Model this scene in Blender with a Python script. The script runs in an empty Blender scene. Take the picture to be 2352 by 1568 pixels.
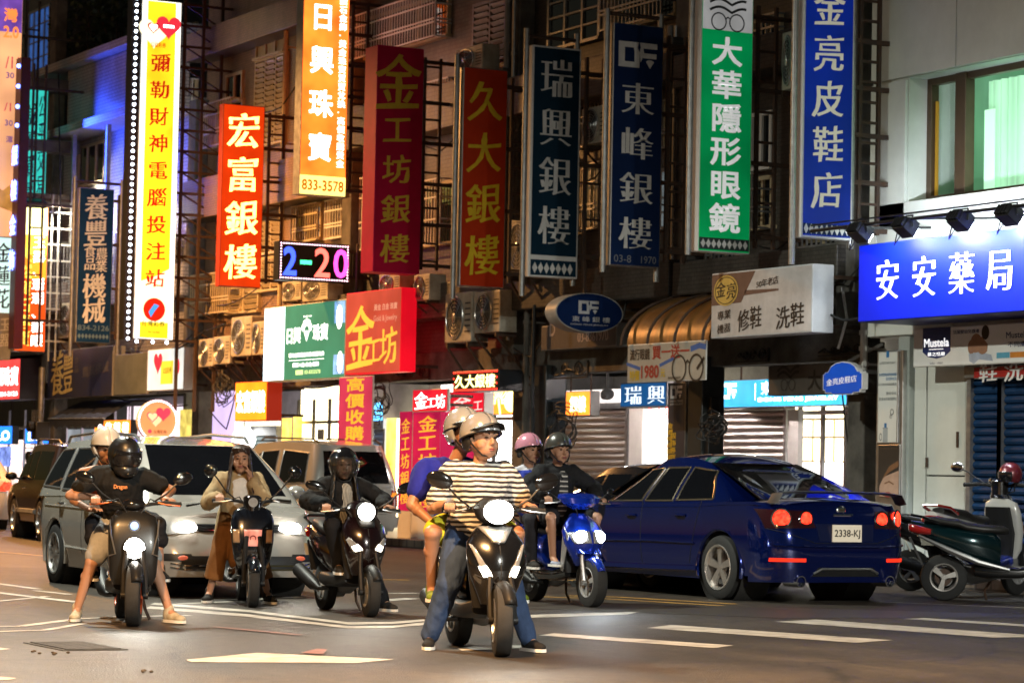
import bpy, bmesh, math, random
from mathutils import Vector, Matrix, noise
V = Vector; PI = math.pi; R = math.radians
sc = bpy.context.scene; col = sc.collection
random.seed(7)

# ------------------------------------------------------------------ camera, sky, light, exposure
# World: X runs along the street (to the right and nearer), Y into the buildings, Z up.
F = 6300.0                      # focal length for a 2352 px wide picture
CAM = V((0, 0, 1.28)); YAW = R(28); PITCH = R(2.8); ROLL = R(1.15)
_f0 = V((-math.cos(YAW), math.sin(YAW), 0)); _r0 = V((math.sin(YAW), math.cos(YAW), 0)); _z = V((0, 0, 1))
FW = _f0 * math.cos(PITCH) + _z * math.sin(PITCH)
_u0 = -_f0 * math.sin(PITCH) + _z * math.cos(PITCH)
RT = _r0 * math.cos(ROLL) + _u0 * math.sin(ROLL); UP = _u0 * math.cos(ROLL) - _r0 * math.sin(ROLL)
cd = bpy.data.cameras.new('camera'); cam = bpy.data.objects.new('camera', cd); col.objects.link(cam)
cd.sensor_width = 36; cd.lens = 36 * F / 2352; cd.clip_start = 0.2; cd.clip_end = 600
cam.matrix_world = Matrix(((RT.x, UP.x, -FW.x, CAM.x), (RT.y, UP.y, -FW.y, CAM.y), (RT.z, UP.z, -FW.z, CAM.z), (0, 0, 0, 1)))
cd.dof.use_dof = True; cd.dof.focus_distance = 22.5; cd.dof.aperture_fstop = 5.0
sc.camera = cam
w = bpy.data.worlds.new('World'); sc.world = w; w.use_nodes = True
nt = w.node_tree; bg = nt.nodes['Background']; sky = nt.nodes.new('ShaderNodeTexSky')
sky.sky_type = 'NISHITA'; sky.sun_disc = False; sky.sun_elevation = R(2.0); sky.sun_rotation = R(200)
nt.links.new(sky.outputs[0], bg.inputs[0]); bg.inputs[1].default_value = 0.02
sl = bpy.data.lights.new('moonlight', 'SUN'); sl.energy = 0.035; sl.angle = R(20); sl.color = (.75, .85, 1)
so = bpy.data.objects.new('moonlight', sl); col.objects.link(so); so.rotation_euler = (R(48), 0, R(-30))
sc.view_settings.view_transform = 'Standard'; sc.view_settings.look = 'None'
sc.view_settings.exposure = 0.45; sc.view_settings.gamma = 1.0; sc.view_settings.use_curve_mapping = False
sc.cycles.use_denoising = True; sc.cycles.max_bounces = 6; sc.cycles.sample_clamp_indirect = 4.0

def ray(x, y): return (FW + RT * ((x - 1176) / F) + UP * ((784 - y) / F))
def on_z(x, y, z=0.0):
    d = ray(x, y); return CAM + d * ((z - CAM.z) / d.z)
def on_y(x, y, Y):
    d = ray(x, y); return CAM + d * ((Y - CAM.y) / d.y)
def on_x(x, y, X):
    d = ray(x, y); return CAM + d * ((X - CAM.x) / d.x)

# ------------------------------------------------------------------ materials
MATS = {}
def _new(name):
    m = bpy.data.materials.new(name); m.use_nodes = True
    return m, m.node_tree.nodes, m.node_tree.links, m.node_tree.nodes['Principled BSDF']
def pmat(name, c, rough=.6, metal=0., var=.25, scale=6., bump=0., coat=0., spec=.5, c2=None, detail=6., ani=(1, 1, 1), rvar=0.):
    """principled surface with procedural wear: colour breaks up between c and c2"""
    if name in MATS: return MATS[name]
    m, N, L, P = _new(name); MATS[name] = m
    P.inputs['Roughness'].default_value = rough; P.inputs['Metallic'].default_value = metal
    P.inputs['Coat Weight'].default_value = coat; P.inputs['Specular IOR Level'].default_value = spec
    if c2 is None: c2 = tuple(x * (1 - var) for x in c)
    tc = N.new('ShaderNodeTexCoord'); mp = N.new('ShaderNodeMapping'); mp.inputs['Scale'].default_value = ani
    nz = N.new('ShaderNodeTexNoise'); nz.inputs['Scale'].default_value = scale; nz.inputs['Detail'].default_value = detail; nz.inputs['Roughness'].default_value = .65
    L.new(tc.outputs['Object'], mp.inputs[0]); L.new(mp.outputs[0], nz.inputs['Vector'])
    rp = N.new('ShaderNodeValToRGB'); rp.color_ramp.elements[0].position = .35; rp.color_ramp.elements[1].position = .68
    rp.color_ramp.elements[0].color = (*c2, 1); rp.color_ramp.elements[1].color = (*c, 1)
    L.new(nz.outputs[0], rp.inputs[0]); L.new(rp.outputs[0], P.inputs['Base Color'])
    if rvar:
        mr = N.new('ShaderNodeMapRange'); mr.inputs[3].default_value = max(.02, rough - rvar); mr.inputs[4].default_value = min(1, rough + rvar)
        L.new(nz.outputs[0], mr.inputs[0]); L.new(mr.outputs[0], P.inputs['Roughness'])
    if bump:
        bp = N.new('ShaderNodeBump'); bp.inputs['Strength'].default_value = bump; bp.inputs['Distance'].default_value = .02
        L.new(nz.outputs[0], bp.inputs['Height']); L.new(bp.outputs[0], P.inputs['Normal'])
    return m
def emat(name, c, s=1.0, var=.0, scale=3., base=None, samp=True, grad=None):
    """lit surface (lamp, lit sign face, screen); var breaks the glow up as tubes behind the sheet do"""
    if name in MATS: return MATS[name]
    m, N, L, P = _new(name); MATS[name] = m
    b = base or tuple(x * .5 for x in c)
    P.inputs['Base Color'].default_value = (*b, 1); P.inputs['Roughness'].default_value = .45; P.inputs['Specular IOR Level'].default_value = .15
    P.inputs['Emission Color'].default_value = (*c, 1); P.inputs['Emission Strength'].default_value = s
    if var:
        tc = N.new('ShaderNodeTexCoord'); nz = N.new('ShaderNodeTexNoise'); nz.inputs['Scale'].default_value = scale; nz.inputs['Detail'].default_value = 2
        L.new(tc.outputs['Object'], nz.inputs['Vector'])
        mr = N.new('ShaderNodeMapRange'); mr.inputs[1].default_value = .3; mr.inputs[2].default_value = .7
        mr.inputs[3].default_value = s * (1 - var); mr.inputs[4].default_value = s * (1 + var)
        L.new(nz.outputs[0], mr.inputs[0]); L.new(mr.outputs[0], P.inputs['Emission Strength'])
    if not samp: m.cycles.emission_sampling = 'NONE'
    return m
def tilemat(name, c, c2, mortar, w=.12, h=.06, rough=.45, bump=.4, dirt=.5):
    """small ceramic facade tiles: brick pattern on both facade directions, grimy"""
    if name in MATS: return MATS[name]
    m, N, L, P = _new(name); MATS[name] = m
    tc = N.new('ShaderNodeTexCoord'); sp = N.new('ShaderNodeSeparateXYZ'); L.new(tc.outputs['Object'], sp.inputs[0])
    ad = N.new('ShaderNodeMath'); ad.operation = 'ADD'; L.new(sp.outputs[0], ad.inputs[0]); L.new(sp.outputs[1], ad.inputs[1])
    cb = N.new('ShaderNodeCombineXYZ'); L.new(ad.outputs[0], cb.inputs[0]); L.new(sp.outputs[2], cb.inputs[1])
    br = N.new('ShaderNodeTexBrick'); br.inputs['Scale'].default_value = 1
    br.inputs['Brick Width'].default_value = w; br.inputs['Row Height'].default_value = h; br.inputs['Mortar Size'].default_value = h * .09
    br.inputs['Color1'].default_value = (*c, 1); br.inputs['Color2'].default_value = (*c2, 1); br.inputs['Mortar'].default_value = (*mortar, 1)
    br.inputs['Bias'].default_value = -.2
    L.new(cb.outputs[0], br.inputs['Vector'])
    nz = N.new('ShaderNodeTexNoise'); nz.inputs['Scale'].default_value = 1.3; nz.inputs['Detail'].default_value = 8; nz.inputs['Roughness'].default_value = .7
    mp = N.new('ShaderNodeMapping'); mp.inputs['Scale'].default_value = (1.6, 1.6, .35)
    L.new(tc.outputs['Object'], mp.inputs[0]); L.new(mp.outputs[0], nz.inputs['Vector'])
    rp = N.new('ShaderNodeValToRGB'); rp.color_ramp.elements[0].position = .3; rp.color_ramp.elements[1].position = .65
    k = 1 - dirt; rp.color_ramp.elements[0].color = (k, k * .97, k * .92, 1); rp.color_ramp.elements[1].color = (1, 1, 1, 1)
    L.new(nz.outputs[0], rp.inputs[0])
    mx = N.new('ShaderNodeMix'); mx.data_type = 'RGBA'; mx.blend_type = 'MULTIPLY'; mx.inputs[0].default_value = 1
    L.new(br.outputs[0], mx.inputs[6]); L.new(rp.outputs[0], mx.inputs[7]); L.new(mx.outputs[2], P.inputs['Base Color'])
    P.inputs['Roughness'].default_value = rough
    bp = N.new('ShaderNodeBump'); bp.inputs['Strength'].default_value = bump; bp.inputs['Distance'].default_value = .01; bp.invert = True
    L.new(br.outputs['Fac'], bp.inputs['Height']); L.new(bp.outputs[0], P.inputs['Normal'])
    return m

# ------------------------------------------------------------------ mesh builder
class MB:
    def __init__(s): s.v = []; s.f = []; s.m = []
    def add(s, vs, fs, m=0):
        o = len(s.v); s.v += [V(p) for p in vs]; s.f += [[i + o for i in f] for f in fs]; s.m += [m] * len(fs); return s
    def box(s, a, b, m=0):
        (x0, y0, z0), (x1, y1, z1) = a, b
        if x0 > x1: x0, x1 = x1, x0
        if y0 > y1: y0, y1 = y1, y0
        if z0 > z1: z0, z1 = z1, z0
        return s.add([(x0,y0,z0),(x1,y0,z0),(x1,y1,z0),(x0,y1,z0),(x0,y0,z1),(x1,y0,z1),(x1,y1,z1),(x0,y1,z1)],
                     [(0,3,2,1),(4,5,6,7),(0,1,5,4),(1,2,6,5),(2,3,7,6),(3,0,4,7)], m)
    def obox(s, c, sz, M=None, m=0):
        n = len(s.v); h = V(sz) / 2; s.box(-h, h, m)
        for i in range(n, len(s.v)): s.v[i] = V(c) + (M @ s.v[i] if M else s.v[i])
        return s
    def bar(s, p0, p1, w, h=None, m=0):
        """square bar between two points"""
        p0 = V(p0); p1 = V(p1); d = (p1 - p0); l = d.length
        if l < 1e-6: return s
        q = d.to_track_quat('X', 'Z').to_matrix(); return s.obox((p0 + p1) / 2, (l, w, h or w), q, m)
    def cyl(s, p0, p1, r0, r1=None, n=12, m=0, caps=True):
        p0 = V(p0); p1 = V(p1); r1 = r0 if r1 is None else r1
        q = (p1 - p0).to_track_quat('Z', 'Y').to_matrix(); vs = []
        for p, r in ((p0, r0), (p1, r1)):
            for i in range(n): a = 2*PI*i/n; vs.append(p + q @ V((r*math.cos(a), r*math.sin(a), 0)))
        fs = [(i, (i+1) % n, n + (i+1) % n, n + i) for i in range(n)]
        if caps: fs += [tuple(range(n-1, -1, -1)), tuple(range(n, 2*n))]
        return s.add(vs, fs, m)
    def tube(s, pts, r, n=8, m=0, closed=False):
        pts = [V(p) for p in pts]; k = len(pts); rs = r if isinstance(r, (list, tuple)) else [r]*k
        t0 = (pts[1] - pts[0]).normalized(); a = t0.orthogonal().normalized(); rings = []
        for i, p in enumerate(pts):
            if closed: t = (pts[(i+1) % k] - pts[i-1]).normalized()
            else: t = (pts[min(i+1, k-1)] - pts[max(i-1, 0)]).normalized()
            a = (a - t * a.dot(t)).normalized(); b = t.cross(a)
            rings.append([p + (a*math.cos(2*PI*j/n) + b*math.sin(2*PI*j/n)) * rs[i] for j in range(n)])
        return s.loft(rings, m=m, cap=not closed, wrap=closed)
    def loft(s, rings, m=0, cap=True, wrap=False):
        n = len(rings[0]); k = len(rings); vs = [p for r in rings for p in r]; fs = []
        for i in range(k if wrap else k-1):
            a = i*n; b = ((i+1) % k)*n
            for j in range(n): j2 = (j+1) % n; fs.append((a+j, a+j2, b+j2, b+j))
        if cap and not wrap: fs += [tuple(range(n-1, -1, -1)), tuple(range((k-1)*n, k*n))]
        return s.add(vs, fs, m)
    def sph(s, c, r, n=14, m=0, M=None, z0=-1., z1=1.):
        if not isinstance(r, (list, tuple)): r = (r, r, r)
        k = max(4, n//2); a0 = math.asin(z0); a1 = math.asin(z1); rings = []
        for i in range(k+1):
            a = a0 + (a1 - a0)*i/k
            rings.append([V((max(1e-4, math.cos(a))*math.cos(2*PI*j/n)*r[0], max(1e-4, math.cos(a))*math.sin(2*PI*j/n)*r[1], math.sin(a)*r[2])) for j in range(n)])
        rings = [[V(c) + (M @ p if M else p) for p in rg] for rg in rings]
        return s.loft(rings, m=m)
    def torus(s, c, axis, R0, r, n=28, k=10, m=0, sq=1.0):
        """ring about axis; sq widens the section along the axis"""
        q = V(axis).to_track_quat('Z', 'Y').to_matrix(); rings = []
        for i in range(n):
            a = 2*PI*i/n; rings.append([V(c) + q @ V(((R0 + r*math.cos(2*PI*j/k))*math.cos(a), (R0 + r*math.cos(2*PI*j/k))*math.sin(a), r*sq*math.sin(2*PI*j/k))) for j in range(k)])
        return s.loft(rings, m=m, wrap=True)
    def lathe(s, c, axis, prof, n=24, m=0, cap=True):
        """prof: (along axis, radius)"""
        q = V(axis).to_track_quat('Z', 'Y').to_matrix()
        return s.loft([[V(c) + q @ V((r*math.cos(2*PI*j/n), r*math.sin(2*PI*j/n), h)) for j in range(n)] for h, r in prof], m=m, cap=cap)
    def prism(s, pts, ext, m=0):
        """polygon (3D points) pushed along ext"""
        pts = [V(p) for p in pts]; n = len(pts); e = V(ext)
        return s.add(pts + [p + e for p in pts], [tuple(range(n-1, -1, -1)), tuple(range(n, 2*n))] + [(i, (i+1) % n, n+(i+1) % n, n+i) for i in range(n)], m)
    def grid(s, rows, m=0, thick=None):
        k = len(rows); n = len(rows[0])
        return s.add([p for r in rows for p in r], [(i*n+j, i*n+j+1, (i+1)*n+j+1, (i+1)*n+j) for i in range(k-1) for j in range(n-1)], m)
    def build(s, name, mats, parent=None, smooth=True, bevel=0, sub=0, local=False, ang=38):
        if not isinstance(mats, (list, tuple)): mats = [mats]
        o0 = V((0, 0, 0))
        if parent is not None and not local:
            t = parent
            while t.parent: t = t.parent
            o0 = t.location
        me = bpy.data.meshes.new(name); me.from_pydata([tuple(p - o0) for p in s.v], [], s.f)
        for mt in mats: me.materials.append(mt)
        for p, i in zip(me.polygons, s.m): p.material_index = i
        bm = bmesh.new(); bm.from_mesh(me)
        if len(bm.faces) < 60000: bmesh.ops.recalc_face_normals(bm, faces=bm.faces)
        bm.to_mesh(me); bm.free()
        if smooth:
            for p in me.polygons: p.use_smooth = True
            me.set_sharp_from_angle(angle=R(ang))
        o = bpy.data.objects.new(name, me); col.objects.link(o)
        if parent is not None: o.parent = parent
        if bevel:
            b = o.modifiers.new('bevel', 'BEVEL'); b.width = bevel; b.segments = 2; b.limit_method = 'ANGLE'; b.angle_limit = R(40)
        if sub:
            b = o.modifiers.new('sub', 'SUBSURF'); b.levels = sub; b.render_levels = sub
        return o
def tag(o, label, cat, group=None):
    o['label'] = label; o['category'] = cat
    if group: o['group'] = group
    return o
def root(name, label, cat, loc=(0, 0, 0), rz=0, group=None):
    o = bpy.data.objects.new(name, None); col.objects.link(o); o.location = loc; o.rotation_euler = (0, 0, rz); o.empty_display_size = .2
    return tag(o, label, cat, group)
def struct(o, kind='structure'): o['kind'] = kind; return o

# ------------------------------------------------------------------ lettering
_G = {}
def glyph(s):
    """flat outline of a string as (verts2d, faces, edge normals), from Blender's own built-in typeface"""
    if s in _G: return _G[s]
    c = bpy.data.curves.new('g', 'FONT'); c.body = s; c.resolution_u = 3
    o = bpy.data.objects.new('g', c); col.objects.link(o)
    me = bpy.data.meshes.new_from_object(o.evaluated_get(bpy.context.evaluated_depsgraph_get()))
    bm = bmesh.new(); bm.from_mesh(me); bmesh.ops.remove_doubles(bm, verts=bm.verts, dist=1e-4); bm.verts.index_update()
    vs = [(v.co.x, v.co.y) for v in bm.verts]; nn = [V((0, 0)) for _ in vs]
    for e in bm.edges:
        if len(e.link_faces) == 1:
            a, b = e.verts; d = (b.co - a.co); n = V((d.y, -d.x)); fc = e.link_faces[0].calc_center_median()
            if n.dot(((a.co + b.co)/2 - fc).to_2d()) < 0: n = -n
            if n.length: n.normalize(); nn[a.index] += n; nn[b.index] += n
    nn = [n.normalized() if n.length else n for n in nn]
    fs = [[v.index for v in f.verts] for f in bm.faces]
    bm.free(); bpy.data.objects.remove(o); bpy.data.curves.remove(c); bpy.data.meshes.remove(me)
    _G[s] = (vs, fs, nn); return _G[s]
STY = {'hei': (.016, .016, 0, 0), 'bold': (.032, .03, 0, 0), 'ming': (.034, -.02, 0, 0), 'kai': (.036, .004, .1, .014), 'thin': (0, 0, 0, 0)}
def shaped(s, style):
    vs, fs, nn = glyph(s); ax, ay, sh, wob = STY[style]; out = []
    for (x, y), n in zip(vs, nn):
        k = 1.0
        if wob: k = .75 + 1.25*noise.noise(V((x*4.1 + ord(s[0]) % 17, y*4.1, 0)))
        x2 = x + n.x*ax*k; y2 = y + n.y*ay*k
        if sh:
            y2 += sh*(x2 - .5) + .02*math.sin(x2*5 + y2*3); x2 += .03*(y2 - .4) + wob*math.sin(y2*7)
        out.append((x2, y2))
    return out, fs
class Face:
    """a flat sign face: P(u,v,d) with u to the right 0..W and v down 0..H in metres, d proud of the face"""
    def __init__(s, o, rx, dn, W, H): s.o = V(o); s.rx = V(rx); s.dn = V(dn); s.n = s.dn.cross(s.rx).normalized(); s.W = W; s.H = H
    def P(s, u, v, d=0): return s.o + s.rx*u + s.dn*v + s.n*d
    def char(s, mb, ch, u, v, w, h, style='hei', d=.008, m=0):
        """one character in a cell centred at u,v"""
        vs, fs = shaped(ch, style)
        mb.add([s.P(u + (x - .5)*w, v - (y - .38)*h, d) for x, y in vs], fs, m)
    def col(s, mb, st, u, v0, v1, w, style='hei', d=.008, m=0, fill=.94):
        """a column of characters filling v0..v1"""
        n = len(st); c = (v1 - v0)/n
        for i, ch in enumerate(st):
            if ch != ' ': s.char(mb, ch, u, v0 + (i + .5)*c, w, c*fill, style, d, m)
    def line(s, mb, st, u0, u1, v0, v1, style='hei', d=.008, m=0):
        """a whole string stretched into a rectangle"""
        vs, fs = shaped(st, style)
        xs = [p[0] for p in vs]; ys = [p[1] for p in vs]; a, b, c, e = min(xs), max(xs), min(ys), max(ys)
        mb.add([s.P(u0 + (x - a)/(b - a)*(u1 - u0), v1 - (y - c)/(e - c)*(v1 - v0), d) for x, y in vs], fs, m)
    def poly(s, mb, pts, d=.005, m=0): mb.add([s.P(u, v, d) for u, v in pts], [tuple(range(len(pts)))], m)
    def rect(s, mb, u0, u1, v0, v1, d=.005, m=0): s.poly(mb, [(u0, v0), (u1, v0), (u1, v1), (u0, v1)], d, m)
    def ell(s, mb, u, v, a, b=None, d=.006, m=0, n=28, r0=0):
        b = b or a; o = [(u + a*math.cos(2*PI*i/n), v + b*math.sin(2*PI*i/n)) for i in range(n)]
        if not r0: return s.poly(mb, o, d, m)
        i_ = [(u + a*r0*math.cos(2*PI*i/n), v + b*r0*math.sin(2*PI*i/n)) for i in range(n)]
        mb.add([s.P(*p, d) for p in o] + [s.P(*p, d) for p in i_], [(i, (i+1) % n, n + (i+1) % n, n + i) for i in range(n)], m)
    def stroke(s, mb, pts, wd, d=.007, m=0):
        for i in range(len(pts)-1):
            a = V(pts[i]); b = V(pts[i+1]); t = (b - a)
            if not t.length: continue
            t.normalize(); n = V((-t.y, t.x))*wd/2; a = a - t*wd*.25; b = b + t*wd*.25
            s.poly(mb, [a - n, b - n, b + n, a + n], d + i*1e-5, m)
    def heart(s, mb, u, v, r, d=.006, m=0):
        pts = []
        for i in range(30):
            t = 2*PI*i/30; pts.append((u + r*.0625*16*math.sin(t)**3, v - r*.0625*(13*math.cos(t) - 5*math.cos(2*t) - 2*math.cos(3*t) - math.cos(4*t))))
        c = (u, v + r*.1); mb.add([s.P(*p, d) for p in pts] + [s.P(*c, d)], [(i, (i+1) % 30, 30) for i in range(30)], m)
# ------------------------------------------------------------------ common materials
YF = 21.7; YS = 24.9            # upper facade plane, shop fronts behind the arcade
M_ = dict(
 steel=pmat('galvanised_steel', (.42,.42,.42), .42, .8, .35, 9, rvar=.15),
 rust=pmat('rusty_steel', (.055,.045,.04), .7, .3, .5, 12, c2=(.09,.045,.025)),
 black=pmat('black_plastic', (.012,.012,.013), .42, 0, .3, 8),
 rubber=pmat('tyre_rubber', (.014,.014,.014), .8, 0, .4, 20, bump=.1),
 alu=pmat('aluminium', (.6,.6,.6), .3, .9, .2, 8), chrome=pmat('chrome', (.75,.75,.77), .1, 1, .05, 5),
 glass=pmat('dark_window_glass', (.012,.014,.016), .06, 0, .2, 3, spec=.7),
 tint=pmat('tinted_car_glass', (.004,.004,.005), .03, 0, .2, 3, spec=.6),
 white=pmat('white_paint', (.7,.69,.66), .45, 0, .12, 4), grey=pmat('grey_paint', (.25,.25,.25), .5, 0, .3, 4),
 dark=pmat('dark_grime', (.03,.028,.026), .8, 0, .5, 5, bump=.3), conc=pmat('old_concrete', (.16,.15,.135), .85, 0, .65, 2, bump=.4),
 cream=pmat('cream_frame_paint', (.55,.45,.28), .5, 0, .2, 6), ac=pmat('aged_ac_casing', (.5,.48,.41), .5, 0, .35, 4, c2=(.3,.26,.2)),
 acg=pmat('ac_fan_grille', (.06,.06,.06), .5, .2, .3, 10), cable=pmat('cable_sheath', (.01,.01,.01), .6, 0, .3, 10),
)
# ------------------------------------------------------------------ ground
asp = pmat('asphalt', (.05,.04,.029), .58, 0, .4, .55, bump=0, c2=(.018,.0145,.011), detail=15, rvar=.16, spec=.4)
def _asphalt(m):
    N, L = m.node_tree.nodes, m.node_tree.links; P = N['Principled BSDF']
    tc = N.new('ShaderNodeTexCoord'); nz = N.new('ShaderNodeTexNoise'); nz.inputs['Scale'].default_value = 9; nz.inputs['Detail'].default_value = 9; nz.inputs['Roughness'].default_value = .8
    vo = N.new('ShaderNodeTexVoronoi'); vo.inputs['Scale'].default_value = 70
    L.new(tc.outputs['Object'], nz.inputs['Vector']); L.new(tc.outputs['Object'], vo.inputs['Vector'])
    mr = N.new('ShaderNodeMapRange'); mr.inputs[1].default_value = .35; mr.inputs[2].default_value = .7; mr.inputs[3].default_value = .45; mr.inputs[4].default_value = 1.75
    L.new(nz.outputs[0], mr.inputs[0]); src = P.inputs['Base Color'].links[0].from_socket
    mx = N.new('ShaderNodeMix'); mx.data_type = 'RGBA'; mx.blend_type = 'MULTIPLY'; mx.inputs[0].default_value = 1
    L.new(src, mx.inputs[6]); L.new(mr.outputs[0], mx.inputs[7]); cur_ = mx.outputs[2]
    def mul(fac_out, lo, hi, a, b):   # darken by a worn pattern: tyre tracks, cracks, oil spots
        nonlocal cur_
        m2 = N.new('ShaderNodeMapRange'); m2.inputs[1].default_value = lo; m2.inputs[2].default_value = hi; m2.inputs[3].default_value = a; m2.inputs[4].default_value = b; L.new(fac_out, m2.inputs[0])
        q = N.new('ShaderNodeMix'); q.data_type = 'RGBA'; q.blend_type = 'MULTIPLY'; q.inputs[0].default_value = 1; L.new(cur_, q.inputs[6]); L.new(m2.outputs[0], q.inputs[7]); cur_ = q.outputs[2]
    mp = N.new('ShaderNodeMapping'); mp.inputs['Scale'].default_value = (.06, 1.1, 1); L.new(tc.outputs['Object'], mp.inputs[0])
    tr = N.new('ShaderNodeTexNoise'); tr.inputs['Scale'].default_value = 1; tr.inputs['Detail'].default_value = 6; L.new(mp.outputs[0], tr.inputs['Vector']); mul(tr.outputs[0], .35, .62, .62, 1.12)
    wp = N.new('ShaderNodeTexNoise'); wp.inputs['Scale'].default_value = 1.5; wp.inputs['Detail'].default_value = 5; L.new(tc.outputs['Object'], wp.inputs['Vector'])
    av = N.new('ShaderNodeMix'); av.data_type = 'VECTOR'; av.inputs[0].default_value = .35; L.new(tc.outputs['Object'], av.inputs[4]); L.new(wp.outputs['Color'], av.inputs[5])
    cr = N.new('ShaderNodeTexVoronoi'); cr.feature = 'DISTANCE_TO_EDGE'; cr.inputs['Scale'].default_value = .55; L.new(av.outputs[1], cr.inputs['Vector']); mul(cr.outputs['Distance'], .0, .014, .35, 1.)
    oi = N.new('ShaderNodeTexNoise'); oi.inputs['Scale'].default_value = 2.2; oi.inputs['Detail'].default_value = 3; L.new(tc.outputs['Object'], oi.inputs['Vector']); mul(oi.outputs[0], .62, .72, 1., .55)
    L.new(cur_, P.inputs['Base Color'])
    bp = N.new('ShaderNodeBump'); bp.inputs['Strength'].default_value = .4; bp.inputs['Distance'].default_value = .01
    L.new(vo.outputs['Distance'], bp.inputs['Height']); L.new(bp.outputs[0], P.inputs['Normal'])
_asphalt(asp)
mb = MB(); mb.add([(-400,-120,0),(150,-120,0),(150,300,0),(-400,300,0)], [(0,1,2,3)])
struct(mb.build('road', asp))
pave = tilemat('pavement_tiles', (.16,.14,.12), (.2,.17,.14), (.06,.06,.06), .3, .3)
mb = MB(); mb.box((-110, 21.0, -.1), (-10, 34, .13)); mb.box((-110, 20.8, -.1), (-10, 20.998, .15))
struct(mb.build('pavement', pave, bevel=.015))
paint_w = pmat('worn_white_road_paint', (.5,.48,.43), .6, 0, .35, 4, c2=(.2,.185,.16), detail=12)
paint_y = pmat('worn_yellow_road_paint', (.55,.3,.05), .55, 0, .35, 3, c2=(.25,.14,.04), detail=12)
paint_r = pmat('faded_red_road_paint', (.2,.07,.05), .6, 0, .4, 5, c2=(.1,.05,.035), detail=12)
def gpoly(mb, pts, z=.004, m=0): mb.add([on_z(x, y, z) for x, y in pts], [tuple(range(len(pts)))], m)
def gline(mb, pts, wd, z=.004, m=0):
    g = [on_z(x, y, z) for x, y in pts]
    for a, b in zip(g, g[1:]):
        t = (b - a).normalized(); n = V((-t.y, t.x, 0))*wd/2; mb.add([a - n, b - n, b + n, a + n], [(0,1,2,3)], m)
mb = MB()
for q in ([(1779,1426.5),(1874,1421.7),(2420,1461),(2282,1463)], [(1485,1441),(1541,1434),(2051,1469),(1965,1475)], [(2074,1420),(2123,1418),(2420,1437),(2420,1442)],
          [(1237,1458),(1273,1453),(1685,1481),(1640,1487)], [(1050,1487),(1110,1482),(1240,1480),(1230,1486),(1060,1493)],
          [(427,1514),(590,1498),(905,1513),(820,1521),(440,1519)], [(-20,1484),(25,1489),(-20,1493)], [(-20,1551),(38,1556),(20,1560),(-20,1561)]):
    gpoly(mb, q)
struct(mb.build('crosswalk_marking', paint_w, smooth=False))
mb = MB()
gpoly(mb, [(355,1383),(574,1400),(800,1428),(900,1427),(975,1421),(975,1426),(900,1432),(800,1433),(574,1405),(345,1387)])
gpoly(mb, [(345,1391),(574,1410),(800,1437),(900,1436),(975,1428),(975,1434),(900,1441),(800,1442),(574,1416),(335,1396)])
gpoly(mb, [(1215,1411),(1470,1404),(1440,1410),(1215,1418)])
for p, wd in (([(-20,1358),(180,1382)],.13), ([(-20,1337),(90,1352)],.1), ([(-20,1381),(75,1372),(110,1368)],.08), ([(-20,1437),(45,1437),(180,1420),(260,1416)],.1),
              ([(-10,1449),(102,1446),(190,1431)],.08), ([(80,1355),(160,1364)],.1), ([(240,1416),(435,1412)],.12), ([(590,1375),(690,1370)],.1), ([(405,1386),(585,1378)],.1)):
    gline(mb, p, wd)
gline(mb, [(2020,1381),(2400,1397)], .07); gline(mb, [(2190,1375),(2400,1383)], .05); gline(mb, [(870,1362),(960,1361)], .12); gline(mb, [(880,1378),(950,1373)], .2)
gline(mb, [(1390,1344),(1640,1352)], .08)
struct(mb.build('stop_line_marking', paint_w, smooth=False))
mb = MB()
gline(mb, [(1230,1369),(1390,1374),(1660,1390)], .12); gline(mb, [(1300,1367),(1420,1370),(1690,1386)], .12); gline(mb, [(-20,1265),(115,1277)], .12); gline(mb, [(870,1330),(940,1331)], .12)
struct(mb.build('yellow_line_marking', paint_y, smooth=False))
mb = MB(); gline(mb, [(490,1438),(690,1457)], .09, .008); gpoly(mb, [(690,1498),(728,1488),(752,1490),(742,1501)], .008)
struct(mb.build('red_line_marking', paint_r, smooth=False))
# patches of newer asphalt and a drain cover
mb = MB(); gpoly(mb, [(1180,1395),(1420,1384),(2420,1412),(2420,1417),(1800,1418)], .0025)
struct(mb.build('asphalt_patch', pmat('newer_asphalt', (.034,.028,.022), .5, 0, .3, 2, c2=(.028,.024,.02), detail=15), smooth=False))
dr = root('drain_grate', 'dark iron drain grate set flush into the road at the lower left', 'drain grate', on_z(172, 1484))
mb = MB(); c = dr.location
for i in range(11): mb.box((c.x-.4+i*.075, c.y-.2, .0), (c.x-.35+i*.075, c.y+.2, .012))
for j in range(5): mb.box((c.x-.4, c.y-.2+j*.094, .0), (c.x+.4, c.y-.175+j*.094, .011))
mb.build('grate', M_['dark'], dr)
mb = MB(); mb.box((c.x-.44, c.y-.24, .001), (c.x+.44, c.y+.24, .006)); mb.build('frame', M_['dark'], dr)
mb = MB(); rr = random.Random(3)
c = on_z(100, 1500)
for i in range(7): mb.sph((c.x + rr.gauss(0,.1), c.y + rr.gauss(0,.05), .008), (.01+.014*rr.random(), .014, .007), 6)
c = on_z(335, 1544)
for i in range(5): mb.sph((c.x + rr.gauss(0,.03), c.y + rr.gauss(0,.03), .012), (.014, .012, .009), 6)
tag(mb.build('dirt_clump', pmat('brown_dirt', (.05,.035,.02), .95, 0, .5, 20)), 'small dark clumps of dirt lying on the road by the drain grate', 'dirt')

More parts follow.
